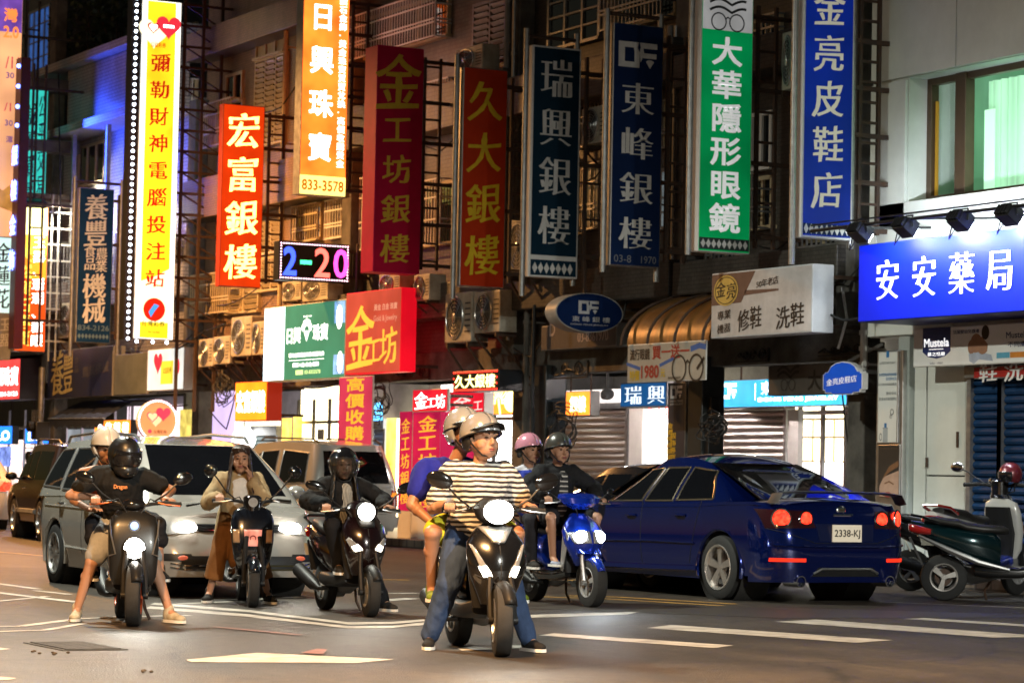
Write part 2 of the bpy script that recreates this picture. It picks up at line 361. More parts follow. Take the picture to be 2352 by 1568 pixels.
# ------------------------------------------------------------------ buildings
def fr(x0, x1, yt, yb, Y):
    xm = (x0 + x1)/2; return on_y(x0, (yt+yb)/2, Y).x, on_y(x1, (yt+yb)/2, Y).x, on_y(xm, yt, Y).z, on_y(xm, yb, Y).z
def fX(x, Y=YF, y=700): return on_y(x, y, Y).x
def window(parent, x0, x1, yt, yb, kind='plain', Y=YF, frame='cream', pane=None, bars='white', nv=2):
    X0, X1, zt, zb = fr(x0, x1, yt, yb, Y); w_ = X1 - X0; mb = MB(); t = .06
    mb.box((X0, Y-.07, zb), (X0+t, Y, zt)); mb.box((X1-t, Y-.07, zb), (X1, Y, zt)); mb.box((X0+t, Y-.068, zt-t), (X1-t, Y, zt)); mb.box((X0-.04, Y-.12, zb-.05), (X1+.04, Y, zb))
    for i in range(1, nv):
        xx = X0 + w_*i/nv; mb.box((xx-t/2, Y-.066, zb), (xx+t/2, Y, zt-t))
    if kind == 'grid':
        for j in range(1, 4): mb.box((X0+t, Y-.062, zb+(zt-zb)*j/4-.015), (X1-t, Y, zb+(zt-zb)*j/4+.015))
    wn = mb.build('window', M_[frame], parent, smooth=False)
    pb = MB(); pb.box((X0+t, Y-.03, zb), (X1-t, Y-.01, zt-t)); pb.build('pane', pane or M_['glass'], wn, smooth=False)
    if kind == 'louvre':
        lb = MB(); n = int((zt-zb)/.11)
        for i in range(n):
            z = zb + .05 + i*(zt-zb-.1)/n
            for k in range(nv): a = X0+w_*k/nv+t; b = X0+w_*(k+1)/nv-t; lb.obox(((a+b)/2, Y-.05, z+.03), (b-a, .015, .1), Matrix.Rotation(R(38), 3, 'X'))
        lb.build('louvre', M_[frame], wn, smooth=False)
    if kind in ('grille', 'cage'):
        gb = MB(); p = .32 if kind == 'cage' else .14; n = max(4, int(w_/.11)); r = .011
        for i in range(n+1): xx = X0 + w_*i/n; gb.box((xx-r, Y-p-r, zb-.05), (xx+r, Y-p+r, zt))
        for f in (0, .3, .38, .72, 1): z = zb-.05+(zt-zb+.05)*f; gb.box((X0, Y-p-.024, z-.016), (X1, Y-p-.0115, z+.016)); gb.box((X0-.012, Y-p, z-.013), (X0+.012, Y, z+.013)); gb.box((X1-.012, Y-p, z-.013), (X1+.012, Y, z+.013))
        gb.build('window_grille', M_[bars], wn, smooth=False)
    return wn
def building(name, label, px0, px1, ztop, wall, bands, pier=.3, col_w=.55, dark_arc=True, ycol=0.):
    X0, X1 = fX(px0), fX(px1); b = root(name, label, 'building', ((X0+X1)/2, YF, 0), group='old shophouses along the street')
    mb = MB(); mb.box((X0+.01, YF, 3.45), (X1-.01, YF+9, ztop)); mb.build('wall', wall, b, smooth=False)
    for (z0, z1, p) in bands: mb = MB(); mb.box((X0+.02, YF-p, z0), (X1-.02, YF-.001, z1)); mb.build('balcony_band', wall, b, smooth=False, bevel=.02)
    mb = MB(); mb.box((X1-.25, YF-pier, 3.3), (X1+.18, YF-.002, ztop+.01)); mb.build('pilaster', M_['conc'], b, smooth=False, bevel=.02)
    mb = MB(); mb.box((X0+.01, YF+.3, 3.25), (X1-.01, YS+.4, 3.449)); mb.build('arcade_ceiling', M_['grey'], b, smooth=False)
    mb = MB(); mb.box((X0+.02, YF-.05, 2.95), (X1-.02, YF+.299, 3.447)); mb.build('arcade_beam', M_['conc'], b, smooth=False, bevel=.015)
    mb = MB(); mb.box((X1-.3, YF-.04+ycol, .13), (X1-.3+col_w*.7, YF+.3, 3.2)); mb.build('column', M_['conc'], b, smooth=False, bevel=.02)
    return b, X0, X1
t_grey = tilemat('grey_facade_tiles', (.13,.125,.12), (.1,.1,.1), (.05,.05,.05))
t_blue = tilemat('pale_facade_tiles', (.42,.42,.45), (.36,.36,.4), (.12,.12,.14), .2, .08, dirt=.35)
t_brick = tilemat('brown_facade_tiles', (.32,.2,.13), (.24,.15,.1), (.1,.08,.06), .12, .05, dirt=.45)
t_dark = tilemat('dark_facade_tiles', (.085,.075,.066), (.055,.05,.045), (.025,.025,.022), .14, .06, dirt=.6)
t_mid = tilemat('beige_facade_tiles', (.14,.13,.115), (.1,.095,.085), (.06,.06,.055), .16, .07, dirt=.55)
bA, *_ = building('shophouse', 'grey shophouse at the far left behind the teal sign', -140, 132, 14.2, t_grey, [(4.0,4.5,.5),(7.2,8.0,.5),(10.4,11.1,.5)])
bB, xB0, xB1 = building('shophouse', 'shophouse with a pale tiled balcony parapet lit blue by neon', 132, 462, 9.2, t_blue, [(5.0,5.7,.45)])
bC, xC0, xC1 = building('shophouse', 'brown tiled shophouse glowing orange beside the lottery sign', 462, 825, 15, t_brick, [(6.55,7.4,.55),(10.0,10.6,.5)])
bD, xD0, xD1 = building('shophouse', 'shophouse with white barred windows behind the crimson sign', 825, 1205, 15, t_mid, [(4.0,4.6,.5),(7.3,8.1,.5)])
bE, xE0, xE1 = building('shophouse', 'dark tiled shophouse behind the two navy silver-shop signs', 1205, 1600, 15, t_dark, [(4.0,4.55,.5),(7.25,7.9,.5)])
bF, xF0, xF1 = building('shophouse', 'dark shophouse between the green sign and the white pharmacy', 1600, 1985, 15, t_dark, [(4.0,4.5,.45),(7.1,7.6,.5)])
mb = MB()   # blue-lit parapet, ledges and recessed storey of bB
Xp0, Xp1 = xB0+.3, xB1-.5
mb.box((Xp0+1.5, YF-.5, 9.35), (Xp1, YF-.2, 10.75)); mb.box((Xp0, YF-.8, 9.15), (Xp1, YF+.4, 9.35)); mb.box((Xp0, YF-.8, 10.75), (Xp1, YF+.1, 10.95))
mb.build('parapet', t_blue, bB, smooth=False, bevel=.02)
mb = MB()
for k in (.25, .5, .78): xx = xB0+(xB1-xB0)*k; mb.box((xx-.05, YF-.55, 5.7), (xx+.05, YF-.45, 9.15))
mb.box((xB0+.2, YF-.53, 6.6), (xB1-.4, YF-.49, 6.64))
for i in range(40): xx = xB0+.3+i*(xB1-xB0-.6)/40; mb.box((xx, YF-.52, 5.7), (xx+.02, YF-.5, 6.6))
mb.build('balcony_railing', M_['steel'], bB, smooth=False)
window(bB, 185, 245, 330, 420, 'plain', nv=3); window(bB, 410, 455, 190, 260, 'grille'); window(bB, 405, 458, 545, 630, 'cage', bars='steel'); window(bB, 405, 455, 60, 120, 'plain', Y=YF+3)
window(bA, 70, 118, 20, 170, 'grid', nv=4, frame='steel', pane=emat('bluish_lit_pane', (.03,.09,.3), .6, .5, 2)); window(bA, 10, 60, 60, 180, 'grid', nv=4, frame='steel'); window(bA, 60, 120, 470, 560, 'grille')
w_lit = emat('warm_lit_pane', (.8,.42,.12), .25, .5, 2)
window(bC, 524, 562, 168, 232, 'plain', nv=2); window(bC, 500, 562, 236, 330, 'cage', bars='cream')
window(bC, 590, 662, 130, 330, 'louvre', nv=3); window(bC, 594, 660, 40, 125, 'plain', nv=3, pane=M_['cream']); window(bC, 585, 650, 505, 580, 'louvre', nv=3); window(bC, 585, 650, 590, 665, 'louvre', nv=3)
window(bC, 684, 744, 472, 549, 'grille', bars='cream'); window(bC, 762, 822, 458, 540, 'grille', bars='white'); window(bC, 470, 560, 630, 715, 'cage', bars='cream'); window(bC, 530, 600, 655, 715, 'louvre', nv=2); window(bC, 764, 815, 110, 280, 'grille')
window(bD, 838, 1036, 14, 108, 'cage', nv=3); window(bD, 1092, 1172, 0, 140, 'louvre', nv=2, frame='grey'); window(bD, 965, 1048, 420, 560, 'cage', bars='white'); window(bD, 968, 1046, 190, 300, 'grille'); window(bD, 842, 960, 400, 560, 'grille'); window(bD, 1165, 1200, 330, 420, 'grid', frame='grey')
window(bE, 1265, 1385, -40, 100, 'grid', nv=3, frame='steel'); window(bE, 1420, 1560, -60, 50, 'cage', bars='steel'); window(bE, 1335, 1392, 160, 330, 'grille', bars='steel'); window(bE, 1338, 1392, 380, 520, 'grille', bars='steel', pane=emat('dim_lit_pane', (.5,.4,.2), .05, .6, 3)); window(bE, 1530, 1590, 230, 330, 'grille', bars='steel'); window(bE, 1524, 1560, 385, 520, 'grid', frame='steel', pane=emat('pale_lit_pane', (.7,.85,.9), .3, .7, 3)); window(bE, 1215, 1262, 640, 720, 'grille', bars='steel')
window(bF, 1730, 1780, 258, 385, 'plain', frame='white', nv=2); window(bF, 1735, 1782, 405, 520, 'cage', bars='steel'); window(bF, 1735, 1800, 40, 140, 'grille', bars='steel'); window(bF, 1965, 1988, 330, 500, 'plain', frame='steel', pane=emat('teal_lit_pane', (.12,.75,.65), .8, .3, 2)); window(bF, 1640, 1700, 560, 640, 'grille', bars='steel'); window(bF, 1850, 1950, 545, 610, 'grille', bars='steel')
# balconies' clutter: conduits and drain pipes on the walls, each pipe its own thing
def pipe(x, y0, y1, r, mt='grey', Y=YF-.36):
    a = on_y(x, y0, Y); b = on_y(x, y1, Y); mb = MB(); mb.tube([(a.x, Y, a.z), (a.x, Y, (a.z+b.z)/2), (a.x, Y, b.z)], r, 8)
    for k in (.2, .5, .8): z = a.z+(b.z-a.z)*k; mb.cyl((a.x, Y, z-.03), (a.x, Y, z+.03), r*1.35, n=8); mb.bar((a.x, Y, z), (a.x, YF, z), .03)
    return mb.build('drain_pipe', M_[mt])
for x, y0, y1, r, mt, lb in ((660,-40,700,.05,'cream','cream drain pipe on the orange-lit wall between two red signs'), (1168,-40,640,.06,'grey','thick grey drain pipe just right of the red-brown sign'), (1183,-40,780,.035,'steel','thin steel conduit left of the first navy sign'),
    (1541,60,640,.05,'grey','grey drain pipe right of the second navy sign'), (1552,60,820,.03,'steel','thin conduit reaching down beside the copper awning'), (1212,640,1140,.05,'conc','concrete coloured pipe running down the dark column'), (1985,740,860,.05,'white','white drain pipe left of the pharmacy banner'), (822,560,900,.03,'rust','rusty conduit under the crimson sign')):
    tag(pipe(x, y0, y1, r, mt), lb, 'pipe', 'pipes on the facades')
# far building and roof plants above the blue parapet
fb = root('apartment_building', 'dark apartment block rising behind the blue-lit parapet', 'building', (fX(250, 40), 40, 0))
mb = MB(); mb.box((-140, 44, 0), (-72, 54, 17)); mb.build('wall', t_grey, fb, smooth=False)
window(fb, 215, 262, 20, 60, 'grid', Y=44, frame='steel', pane=emat('bluish_lit_pane', (.03,.09,.3), .6)); window(fb, 120, 200, 20, 110, 'cage', Y=44, bars='steel')
leafm = pmat('dark_leaves', (.05,.08,.03), .6, 0, .5, 12); rr = random.Random(5)
def bush(x, y, Y, r, label):
    c = on_y(x, y, Y); b = root('roof_plant', label, 'plant', (c.x, Y, 10.95), group='plants on the blue roof terrace'); mb = MB()
    for i in range(420):
        a = rr.random()*6.28; e = rr.random()**.5; p = V((c.x + r*e*math.cos(a)*(.6+rr.random()*.6), Y + r*.6*e*math.sin(a), 10.95 + .3 + rr.random()*r*1.5))
        d = V((rr.gauss(0,1), rr.gauss(0,1), rr.gauss(0,.6))).normalized()*.16; s_ = d.orthogonal().normalized()*.05; mb.add([p, p+d*.5+s_, p+d, p+d*.5-s_], [(0,1,2,3)])
    mb.build('foliage', leafm, b, smooth=False)
    mb = MB()
    for i in range(5): mb.tube([(c.x, Y, 10.9), (c.x+rr.gauss(0,.2), Y+rr.gauss(0,.1), 11.3), (c.x+rr.gauss(0,.4), Y+rr.gauss(0,.2), 11.3+r)], [.04,.03,.01], 5)
    mb.build('stem', M_['rust'], b)
    mb = MB(); mb.cyl((c.x, Y, 10.95), (c.x, Y, 11.25), .2, .26, 12); mb.build('pot', M_['conc'], b)
bush(165, 100, YF+.4, .9, 'loose leafy plant at the left end of the roof terrace'); bush(215, 70, YF+.6, 1.1, 'tall bushy plant in the middle of the roof terrace'); bush(270, 50, YF+.5, 1.0, 'dark bushy plant beside the lottery sign on the roof terrace')
# ------------------------------------------------------------------ signs
def cab(mb, f, th, g=.0): # cabinet box behind a face
    a = f.P(-g, -g, 0); b = f.P(f.W+g, f.H+g, -th); mb.box(a, b)
def diamonds(f, mb, v0, v1, n, u0=0, u1=None, m=0):
    u1 = u1 or f.W; c = (u1-u0)/n
    for i in range(n): u = u0+(i+.5)*c; f.poly(mb, [(u-c*.46, (v0+v1)/2), (u, v0), (u+c*.46, (v0+v1)/2), (u, v1)], .009, m)
def blade(label, xl, xr, yt, yb, Yo, th, cabm, facem, cat='blade sign', name='blade_sign', poles=None, rungs=4, inset=.015, back=True, group='blade signs over the street'):
    ym = (yt+yb)/2; a = on_y(xl, ym, Yo); X = a.x; zt = on_x(xl, yt, X).z; zb = on_x(xl, yb, X).z; Yi = on_x(xr, ym, X).y
    r_ = root(name, label, cat, (X-th/2, (Yo+Yi)/2, zb), group=group); f = Face((X, Yo, zt), (0,1,0), (0,0,-1), Yi-Yo, zt-zb)
    mb = MB(); cab(mb, f, th); mb.build('cabinet', cabm, r_, smooth=False, bevel=.012)
    mb = MB(); f.rect(mb, inset, f.W-inset, inset, f.H-inset, .004)
    if back: mb.add([f.P(inset, inset, -th-.004), f.P(f.W-inset, inset, -th-.004), f.P(f.W-inset, f.H-inset, -th-.004), f.P(inset, f.H-inset, -th-.004)], [(0,3,2,1)])
    mb.build('face_panel', facem, r_, smooth=False)
    if rungs:   # steel ladder bracket back to the wall
        mb = MB(); Xb = X-th/2; n = rungs
        for i in range(n): z = zb+(zt-zb)*(i+.25)/(n-.5); mb.box((Xb-.03, Yi, z-.03), (Xb+.03, YF-.01, z+.03))
        y2 = Yi+.12
        mb.box((Xb-.025, y2, zb+.1), (Xb+.025, y2+.05, zt-.1)); y3 = min(YF-.1, Yi+.42); mb.box((Xb-.024, y3, zb+.1), (Xb+.024, y3+.05, zt-.1))
        k = n*2
        for i in range(k): z = zb+.1+(zt-zb-.2)*(i+.5)/k; mb.box((Xb-.018, y2+.05, z-.018), (Xb+.018, y3, z+.018))
        mb.build('bracket', M_['rust'], r_, smooth=False)
    if poles:
        for u, e0, e1 in poles:
            mb = MB(); y = Yo+u; mb.cyl((X-th/2, y, zb-e1), (X-th/2, y, zt+e0), .045, n=10); mb.build('pole', M_['steel'], r_)
        if len(poles) > 1:
            mb = MB(); mb.cyl((X-th/2, Yo+poles[0][0], zt+.14), (X-th/2, Yo+poles[-1][0], zt+.14), .03, n=8); mb.build('crossbar', M_['rust'], r_)
    return r_, f
def fascia(label, xl, xr, yt, yb, Y, dp, cabm, facem, name='shop_sign', cat='shop sign', inset=.015, group=None, rungs=2):
    X0, X1, zt, zb = fr(xl, xr, yt, yb, Y); r_ = root(name, label, cat, ((X0+X1)/2, Y, zb), group=group)
    f = Face((X0, Y, zt), (1,0,0), (0,0,-1), X1-X0, zt-zb); mb = MB(); cab(mb, f, dp); mb.build('cabinet', cabm, r_, smooth=False, bevel=.012)
    mb = MB(); f.rect(mb, inset, f.W-inset, inset, f.H-inset, .004); mb.build('face_panel', facem, r_, smooth=False)
    if rungs:
        mb = MB(); yb_ = YF if Y < YF else YF+.3
        if Y+dp < yb_-.02:
            for k in (.2, .8):
                for zz in (zt-.12, zb+.12): mb.box((X0+f.W*k-.025, Y+dp, zz-.025), (X0+f.W*k+.025, yb_+.02, zz+.025))
            mb.build('bracket', M_['rust'], r_, smooth=False)
        elif Y > YF+.5:
            for k in (.15, .85): mb.box((X0+f.W*k-.012, Y+dp/2-.012, zt), (X0+f.W*k+.012, Y+dp/2+.012, max(3.26, zt+.02)))
            mb.build('hanger', M_['rust'], r_, smooth=False)
    return r_, f
def lets(r_, draw, mat, name='lettering'):
    mb = MB(); draw(mb); return mb.build(name, mat, r_, smooth=False)
def dots(f, u0, u1, v0, v1, su, sv, r, mb, sides='tblr', d=.01):
    def q(u, v): f.ell(mb, u, v, r, r, d, n=8)
    nu = max(1, int((u1-u0)/su)); nv = max(1, int((v1-v0)/sv))
    for i in range(nu+1):
        u = u0+(u1-u0)*i/nu
        if 't' in sides: q(u, v0)
        if 'b' in sides: q(u, v1)
    for i in range(nv+1):
        v = v0+(v1-v0)*i/nv
        if 'l' in sides: q(u0, v)
        if 'r' in sides: q(u1, v)
gold = pmat('gold_paint', (.85,.55,.04), .5, 0, .15, 8); silver = pmat('silver_lettering', (.78,.78,.78), .5, 0, .25, 5); lwhite = pmat('white_lettering', (.75,.75,.75), .5, 0, .1, 5)
ink = pmat('black_lettering', (.02,.02,.02), .5, 0, .2, 8)
e_red = emat('red_lit_lettering', (.55,.015,.005), .75, samp=False); e_white = emat('white_lit_lettering', (1,.95,.88), 3.2, samp=False); e_led = emat('warm_led_lettering', (1,.62,.12), 4.5, .25, 9, samp=False)
def df_logo(f, mb, u, v, h, d=.009, m=0):
    """the interlocked D and F of the jewellery shop: block D with a square hole, F arms joined to it"""
    s = h; P = lambda pts: f.poly(mb, [(u+x*s, v+y*s) for x, y in pts], d, m)
    P([(0,0),(.28,0),(.28,1),(0,1)]); P([(.28,0),(.9,0),(.86,.22),(.28,.22)]); P([(.28,.78),(.95,.78),(.95,1),(.28,1)])
    P([(.68,.22),(.86,.22),(.95,.4),(.95,.78),(.72,.78),(.72,.4)]); P([(.95,0),(1.75,0),(1.75,.22),(1.0,.22)]); P([(.98,.22),(1.12,.22),(1.16,.44),(1.0,.78),(.95,.4)]); P([(1.1,.4),(1.72,.4),(1.72,.6),(1.1,.6)])
    P([(1.24,.72),(1.36,.66),(1.5,.66),(1.62,.72),(1.43,1.0)])

# 1 far-left poster sign
r_, f = blade('peach and purple lit poster sign cut off by the left edge', -70, 46, -25, 540, 18.6, .25, M_['grey'], emat('peach_poster', (1,.46,.2), .75, .35, .8), rungs=2)
lets(r_, lambda mb: (f.rect(mb, .02, f.W-.02, .02, f.H*.16)), emat('purple_poster_top', (.16,.06,.35), .8, .4, 2, samp=False), 'poster_top')
lets(r_, lambda mb: (f.poly(mb, [(.02,f.H*.8),(f.W*.4,f.H*.77),(f.W*.7,f.H*.81),(f.W-.02,f.H*.76),(f.W-.02,f.H*.9),(f.W*.5,f.H*.87),(.02,f.H*.9)], .006)), emat('ochre_poster_land', (.45,.2,.04), .8, .4, 4, samp=False), 'poster_landscape')
lets(r_, lambda mb: (f.char(mb, '灣', f.W*.76, f.H*.09, .34, .34, 'bold'), f.line(mb, '2.0', f.W*.62, f.W*.93, f.H*.135, f.H*.185, 'bold')), emat('orange_poster_text', (1,.25,.05), 1., samp=False))
lets(r_, lambda mb: (f.line(mb, '/11', f.W*.68, f.W*.95, f.H*.26, f.H*.31), f.line(mb, '/11', f.W*.68, f.W*.93, f.H*.45, f.H*.485)), emat('red_poster_text', (.6,.05,.08), .7, samp=False), 'red_lettering')
lets(r_, lambda mb: (f.line(mb, '30', f.W*.7, f.W*.86, f.H*.325, f.H*.35), f.line(mb, '30', f.W*.7, f.W*.86, f.H*.52, f.H*.545), f.char(mb, '潭', f.W*.8, f.H*.6, .18, .18)), emat('purple_poster_text', (.2,.08,.3), .5, samp=False), 'purple_lettering')
# 2 maroon blade with blue neon
r_, f = blade('narrow maroon blade sign with blue neon characters near the left edge', 40, 62, 130, 800, 19.6, .4, pmat('maroon_sheet', (.12,.01,.02), .5), pmat('maroon_sheet', (.12,.01,.02), .5), rungs=3)
e_bl = emat('blue_neon', (.12,.2,1), 9, samp=True)
def _neon(mb):
    X = f.o.x
    for v in (.03,.1,.17,.235): mb.sph(f.P(-.03, f.H*v, -.1), .05, 8)
    for i, ch in enumerate('銀樓金飾'):
        g = Face(f.P(-.02, f.H*(.3+i*.12), -.38), (1,0,0), (0,0,-1), .5, .5); g.char(mb, ch, .17, .25, .42, .5, 'bold', .012)
lets(r_, _neon, e_bl, 'neon_lettering')
al = bpy.data.lights.new('neon_glow', 'AREA'); al.energy = 150; al.color = (.03,.08,1); al.size = .3; al.size_y = 3; al.shape = 'RECTANGLE'
ao = bpy.data.objects.new('neon_glow', al); col.objects.link(ao); ao.parent = r_; ao.location = (1.0, .9, 4.2); ao.rotation_euler = (R(90), 0, R(-62))
# 3 teal lit sign behind grey beams
r_, f = blade('teal lit sign between grey concrete beams', 58, 108, 195, 470, 20.2, .3, M_['conc'], emat('teal_sign_sheet', (.03,.5,.42), .95, .25, 2), rungs=0)
lets(r_, lambda mb: (f.col(mb, '公平交易', f.W*.74, f.H*.06, f.H*.95, f.W*.36, 'kai'), f.col(mb, '誠實買賣', f.W*.26, f.H*.14, f.H*1.0, f.W*.36, 'kai')), pmat('navy_lettering', (.01,.02,.1), .5))
mb = MB()
for v in (-.06, .45, .9): a = f.P(-.1, f.H*v, .1); b = f.P(f.W+.8, f.H*v+.28, -.4); mb.box(a, b)
mb.build('beam', M_['conc'], r_, smooth=False)
# 4 yellow/red gem sign
r_, f = blade('yellow to red gradient gem-shop sign under a bracket lamp', 36, 108, 470, 806, 19.8, .25, M_['steel'], emat('red_gem_sheet', (.85,.09,.01), .85, .15, 2), rungs=0)
lets(r_, lambda mb: f.rect(mb, .03, f.W-.03, .03, f.H*.2), emat('glowing_yellow_top', (1,.85,.35), 3.0, .3, 2), 'glow_panel')
lets(r_, lambda mb: f.rect(mb, .03, f.W-.03, f.H*.2, f.H*.33), emat('yellow_middle', (1,.62,.06), 1.7, .2, 2), 'yellow_panel')
lets(r_, lambda mb: f.rect(mb, .03, f.W-.03, f.H*.33, f.H*.5), emat('orange_middle', (1,.3,.02), 1.2, .2, 2), 'orange_panel')
lets(r_, lambda mb: (f.col(mb, '玉器、珊瑚、貓眼', f.W*.72, f.H*.2, f.H*.97, f.W*.4, 'kai', .012)), e_white)
lets(r_, lambda mb: (f.col(mb, '天然寶石專賣', f.W*.3, f.H*.28, f.H*.97, f.W*.42, 'kai', .012)), emat('yellow_lit_lettering', (1,.75,.1), 1.6, samp=False), 'yellow_lettering')
mb = MB(); p = f.P(f.W*.5, -.05, .12); mb.obox(p, (.3,.5,.16), Matrix.Rotation(R(20),3,'Y')); mb.bar(p, f.P(f.W*.5, .1, -.2), .05); mb.build('lamp_head', M_['black'], r_, bevel=.02)
sp = bpy.data.lights.new('bracket_lamp_light','SPOT'); sp.energy = 420; sp.color = (1,.9,.68); sp.spot_size = R(160); sp.shadow_soft_size = .1; s_o = bpy.data.objects.new('bracket_lamp_light',sp); col.objects.link(s_o); s_o.parent = r_; s_o.location = p+V((.15,.35,-.15))-r_.location; s_o.rotation_euler = (R(55),0,R(-30))
mb = MB()
for k in (0, .55): mb.cyl(f.P(f.W+.12+k*.3, -.3, -.1), f.P(f.W+.12+k*.3, f.H+.2, -.1), .025, n=8)
for i in range(9): mb.bar(f.P(f.W, f.H*(i+.3)/9, -.1), f.P(f.W+.6, f.H*(i+.3)/9, -.1), .04)
mb.build('bracket', pmat('white_steel', (.5,.5,.48), .5, .2), r_)
# 5 mint sign
r_, f = blade('mint white sign with large black characters at the left edge', -30, 27, 540, 825, 19.2, .2, M_['grey'], emat('mint_sheet', (.62,.9,.82), .85, .15, 2), rungs=0)
lets(r_, lambda mb: f.col(mb, '金蓮花', f.W*.6, f.H*.04, f.H*.6, f.W*.62, 'kai'), ink)
lets(r_, lambda mb: f.rect(mb, .0, f.W, f.H*.62, f.H), pmat('grey_sheet', (.35,.35,.35), .5), 'lower_panel')
lets(r_, lambda mb: f.col(mb, '玉器', f.W*.75, f.H*.65, f.H*.9, f.W*.4, 'kai', .012), lwhite, 'white_lettering')
# 6 farm machinery blade
nav = pmat('navy_sheet', (.012,.035,.085), .35, 0, .3, 2); nav2 = pmat('deep_blue_sheet',(.006,.04,.13),.5,0,.3,2,spec=.15)
r_, f = blade('dull blue blade sign for farm machinery between steel poles', 178, 258, 430, 786, 20.0, .2, M_['steel'], nav2, poles=((-.08,.25,.3),(1.02,.25,.5)), rungs=4, back=False)
lets(r_, lambda mb: (f.char(mb,'養',f.W*.5,f.H*.12,.56,.62,'kai'), f.char(mb,'豐',f.W*.5,f.H*.29,.56,.62,'kai'), f.char(mb,'農',f.W*.68,f.H*.42,.28,.3,'kai'), f.char(mb,'業',f.W*.68,f.H*.5,.28,.3,'kai'), f.char(mb,'食',f.W*.35,f.H*.41,.28,.3,'kai'), f.char(mb,'品',f.W*.35,f.H*.49,.28,.3,'kai'), f.char(mb,'機',f.W*.5,f.H*.63,.56,.6,'kai'), f.char(mb,'械',f.W*.5,f.H*.79,.56,.6,'kai')), silver)
lets(r_, lambda mb: (f.line(mb,'834-2126',f.W*.05,f.W*.95,f.H*.885,f.H*.92), diamonds(f,mb,f.H*.94,f.H*.975,9,f.W*.05,f.W*.95)), pmat('blue_grey_lettering',(.13,.22,.32),.5), 'phone_number')
# 7 lottery blade
r_, f = blade('tall glowing yellow lottery sign edged with white lights', 316, 408, -4, 778, 19.6, .35, M_['steel'], emat('white_sheet_lit', (1,.97,.85), 1.5, .15, 1.5), rungs=0)
lets(r_, lambda mb: f.rect(mb, f.W*.15, f.W*.86, .03, f.H-.03, .006), emat('yellow_sheet_lit', (1,.66,.015), 1.15, .3, 1.2), 'yellow_panel')
lets(r_, lambda mb: f.poly(mb, [(f.W*.15,f.H*.83),(f.W*.5,f.H*.815),(f.W*.86,f.H*.79),(f.W*.86,f.H*.95),(f.W*.15,f.H*.95)], .008), emat('pale_swoosh', (1,.93,.55), 1.3, samp=False), 'pale_swoosh')
lets(r_, lambda mb: f.col(mb, '彌勒財神電腦投注站', f.W*.5, f.H*.145, f.H*.86, f.W*.5, 'kai', .012, fill=.72), e_red)
lets(r_, lambda mb: f.heart(mb, f.W*.32, f.H*.095, .34, .01), emat('cream_heart', (1,.9,.6), 1.2, samp=False), 'pale_heart')
lets(r_, lambda mb: f.heart(mb, f.W*.68, f.H*.075, .27, .012), emat('red_heart', (.75,.03,.05), .9, samp=False), 'red_heart')
lets(r_, lambda mb: (f.line(mb,'公益彩券',f.W*.24,f.W*.62,f.H*.125,f.H*.14,d=.014), f.heart(mb,f.W*.3,f.H*.082,.13,.013), f.ell(mb,f.W*.5,f.H*.912,.24,.24,.014)), e_red, 'logo')
lets(r_, lambda mb: f.poly(mb,[(f.W*.36,f.H*.92),(f.W*.5,f.H*.895),(f.W*.62,f.H*.9),(f.W*.52,f.H*.915),(f.W*.42,f.H*.935)],.018), emat('blue_swirl',(.05,.3,.9),.9,samp=False), 'logo_swirl')
lets(r_, lambda mb: (f.heart(mb,f.W*.3,f.H*.082,.09,.0145), f.line(mb,'好運旺旺來',f.W*.54,f.W*.82,f.H*.07,f.H*.08,'bold',.015)), e_white, 'logo_text')
lets(r_, lambda mb: (f.line(mb,'台灣彩券',f.W*.2,f.W*.78,f.H*.945,f.H*.962,d=.012), f.line(mb,'投注站',f.W*.35,f.W*.65,f.H*.975,f.H*.981,d=.012)), emat('dark_green_text',(.05,.1,.02),.4,samp=False), 'small_lettering')
mb = MB(); mb.box(f.P(-.2,-.1,-.3), f.P(-.01,f.H+.02,-.02)); mb.build('light_strip_backing', M_['black'], r_, smooth=False)
mb = MB()
for i in range(52): mb.sph(f.P(-.11, f.H*i/51, -.01), .035, 6)
for k in (.1,.5,.85): mb.sph(f.P(f.W*k, f.H+.05, -.02), .035, 6)
mb.build('light_strip', emat('cold_led', (.75,.85,1), 9, samp=False), r_)
mb = MB(); Yi = f.o.y+f.W; Xb = f.o.x-.18
for k in range(3): mb.bar((Xb, Yi+.15+k*.42, on_y(430,790,YF).z-1.5), (Xb, Yi+.15+k*.42, f.o.z+.5), .06)
for i in range(17):
    z = f.o.z-f.H*i/16; mb.bar((Xb, Yi, z), (Xb, YF, z), .05)
    if i < 16: mb.bar((Xb, Yi+.15, z), (Xb, Yi+.99, z-f.H/16), .03)
mb.build('bracket', M_['rust'], r_, smooth=False)
# 8 red LED blade
r_, f = blade('red-orange blade sign with glowing LED characters', 508, 604, 237, 657, 19.9, .2, pmat('dark_red_sheet',(.35,.03,.01),.5), emat('red_orange_sheet',(.85,.05,.003),.6,.15,2), rungs=6)
lets(r_, lambda mb: f.col(mb,'宏富銀樓',f.W*.5,f.H*.02,f.H*.98,f.W*.8,'kai',.012,fill=.86), e_led)
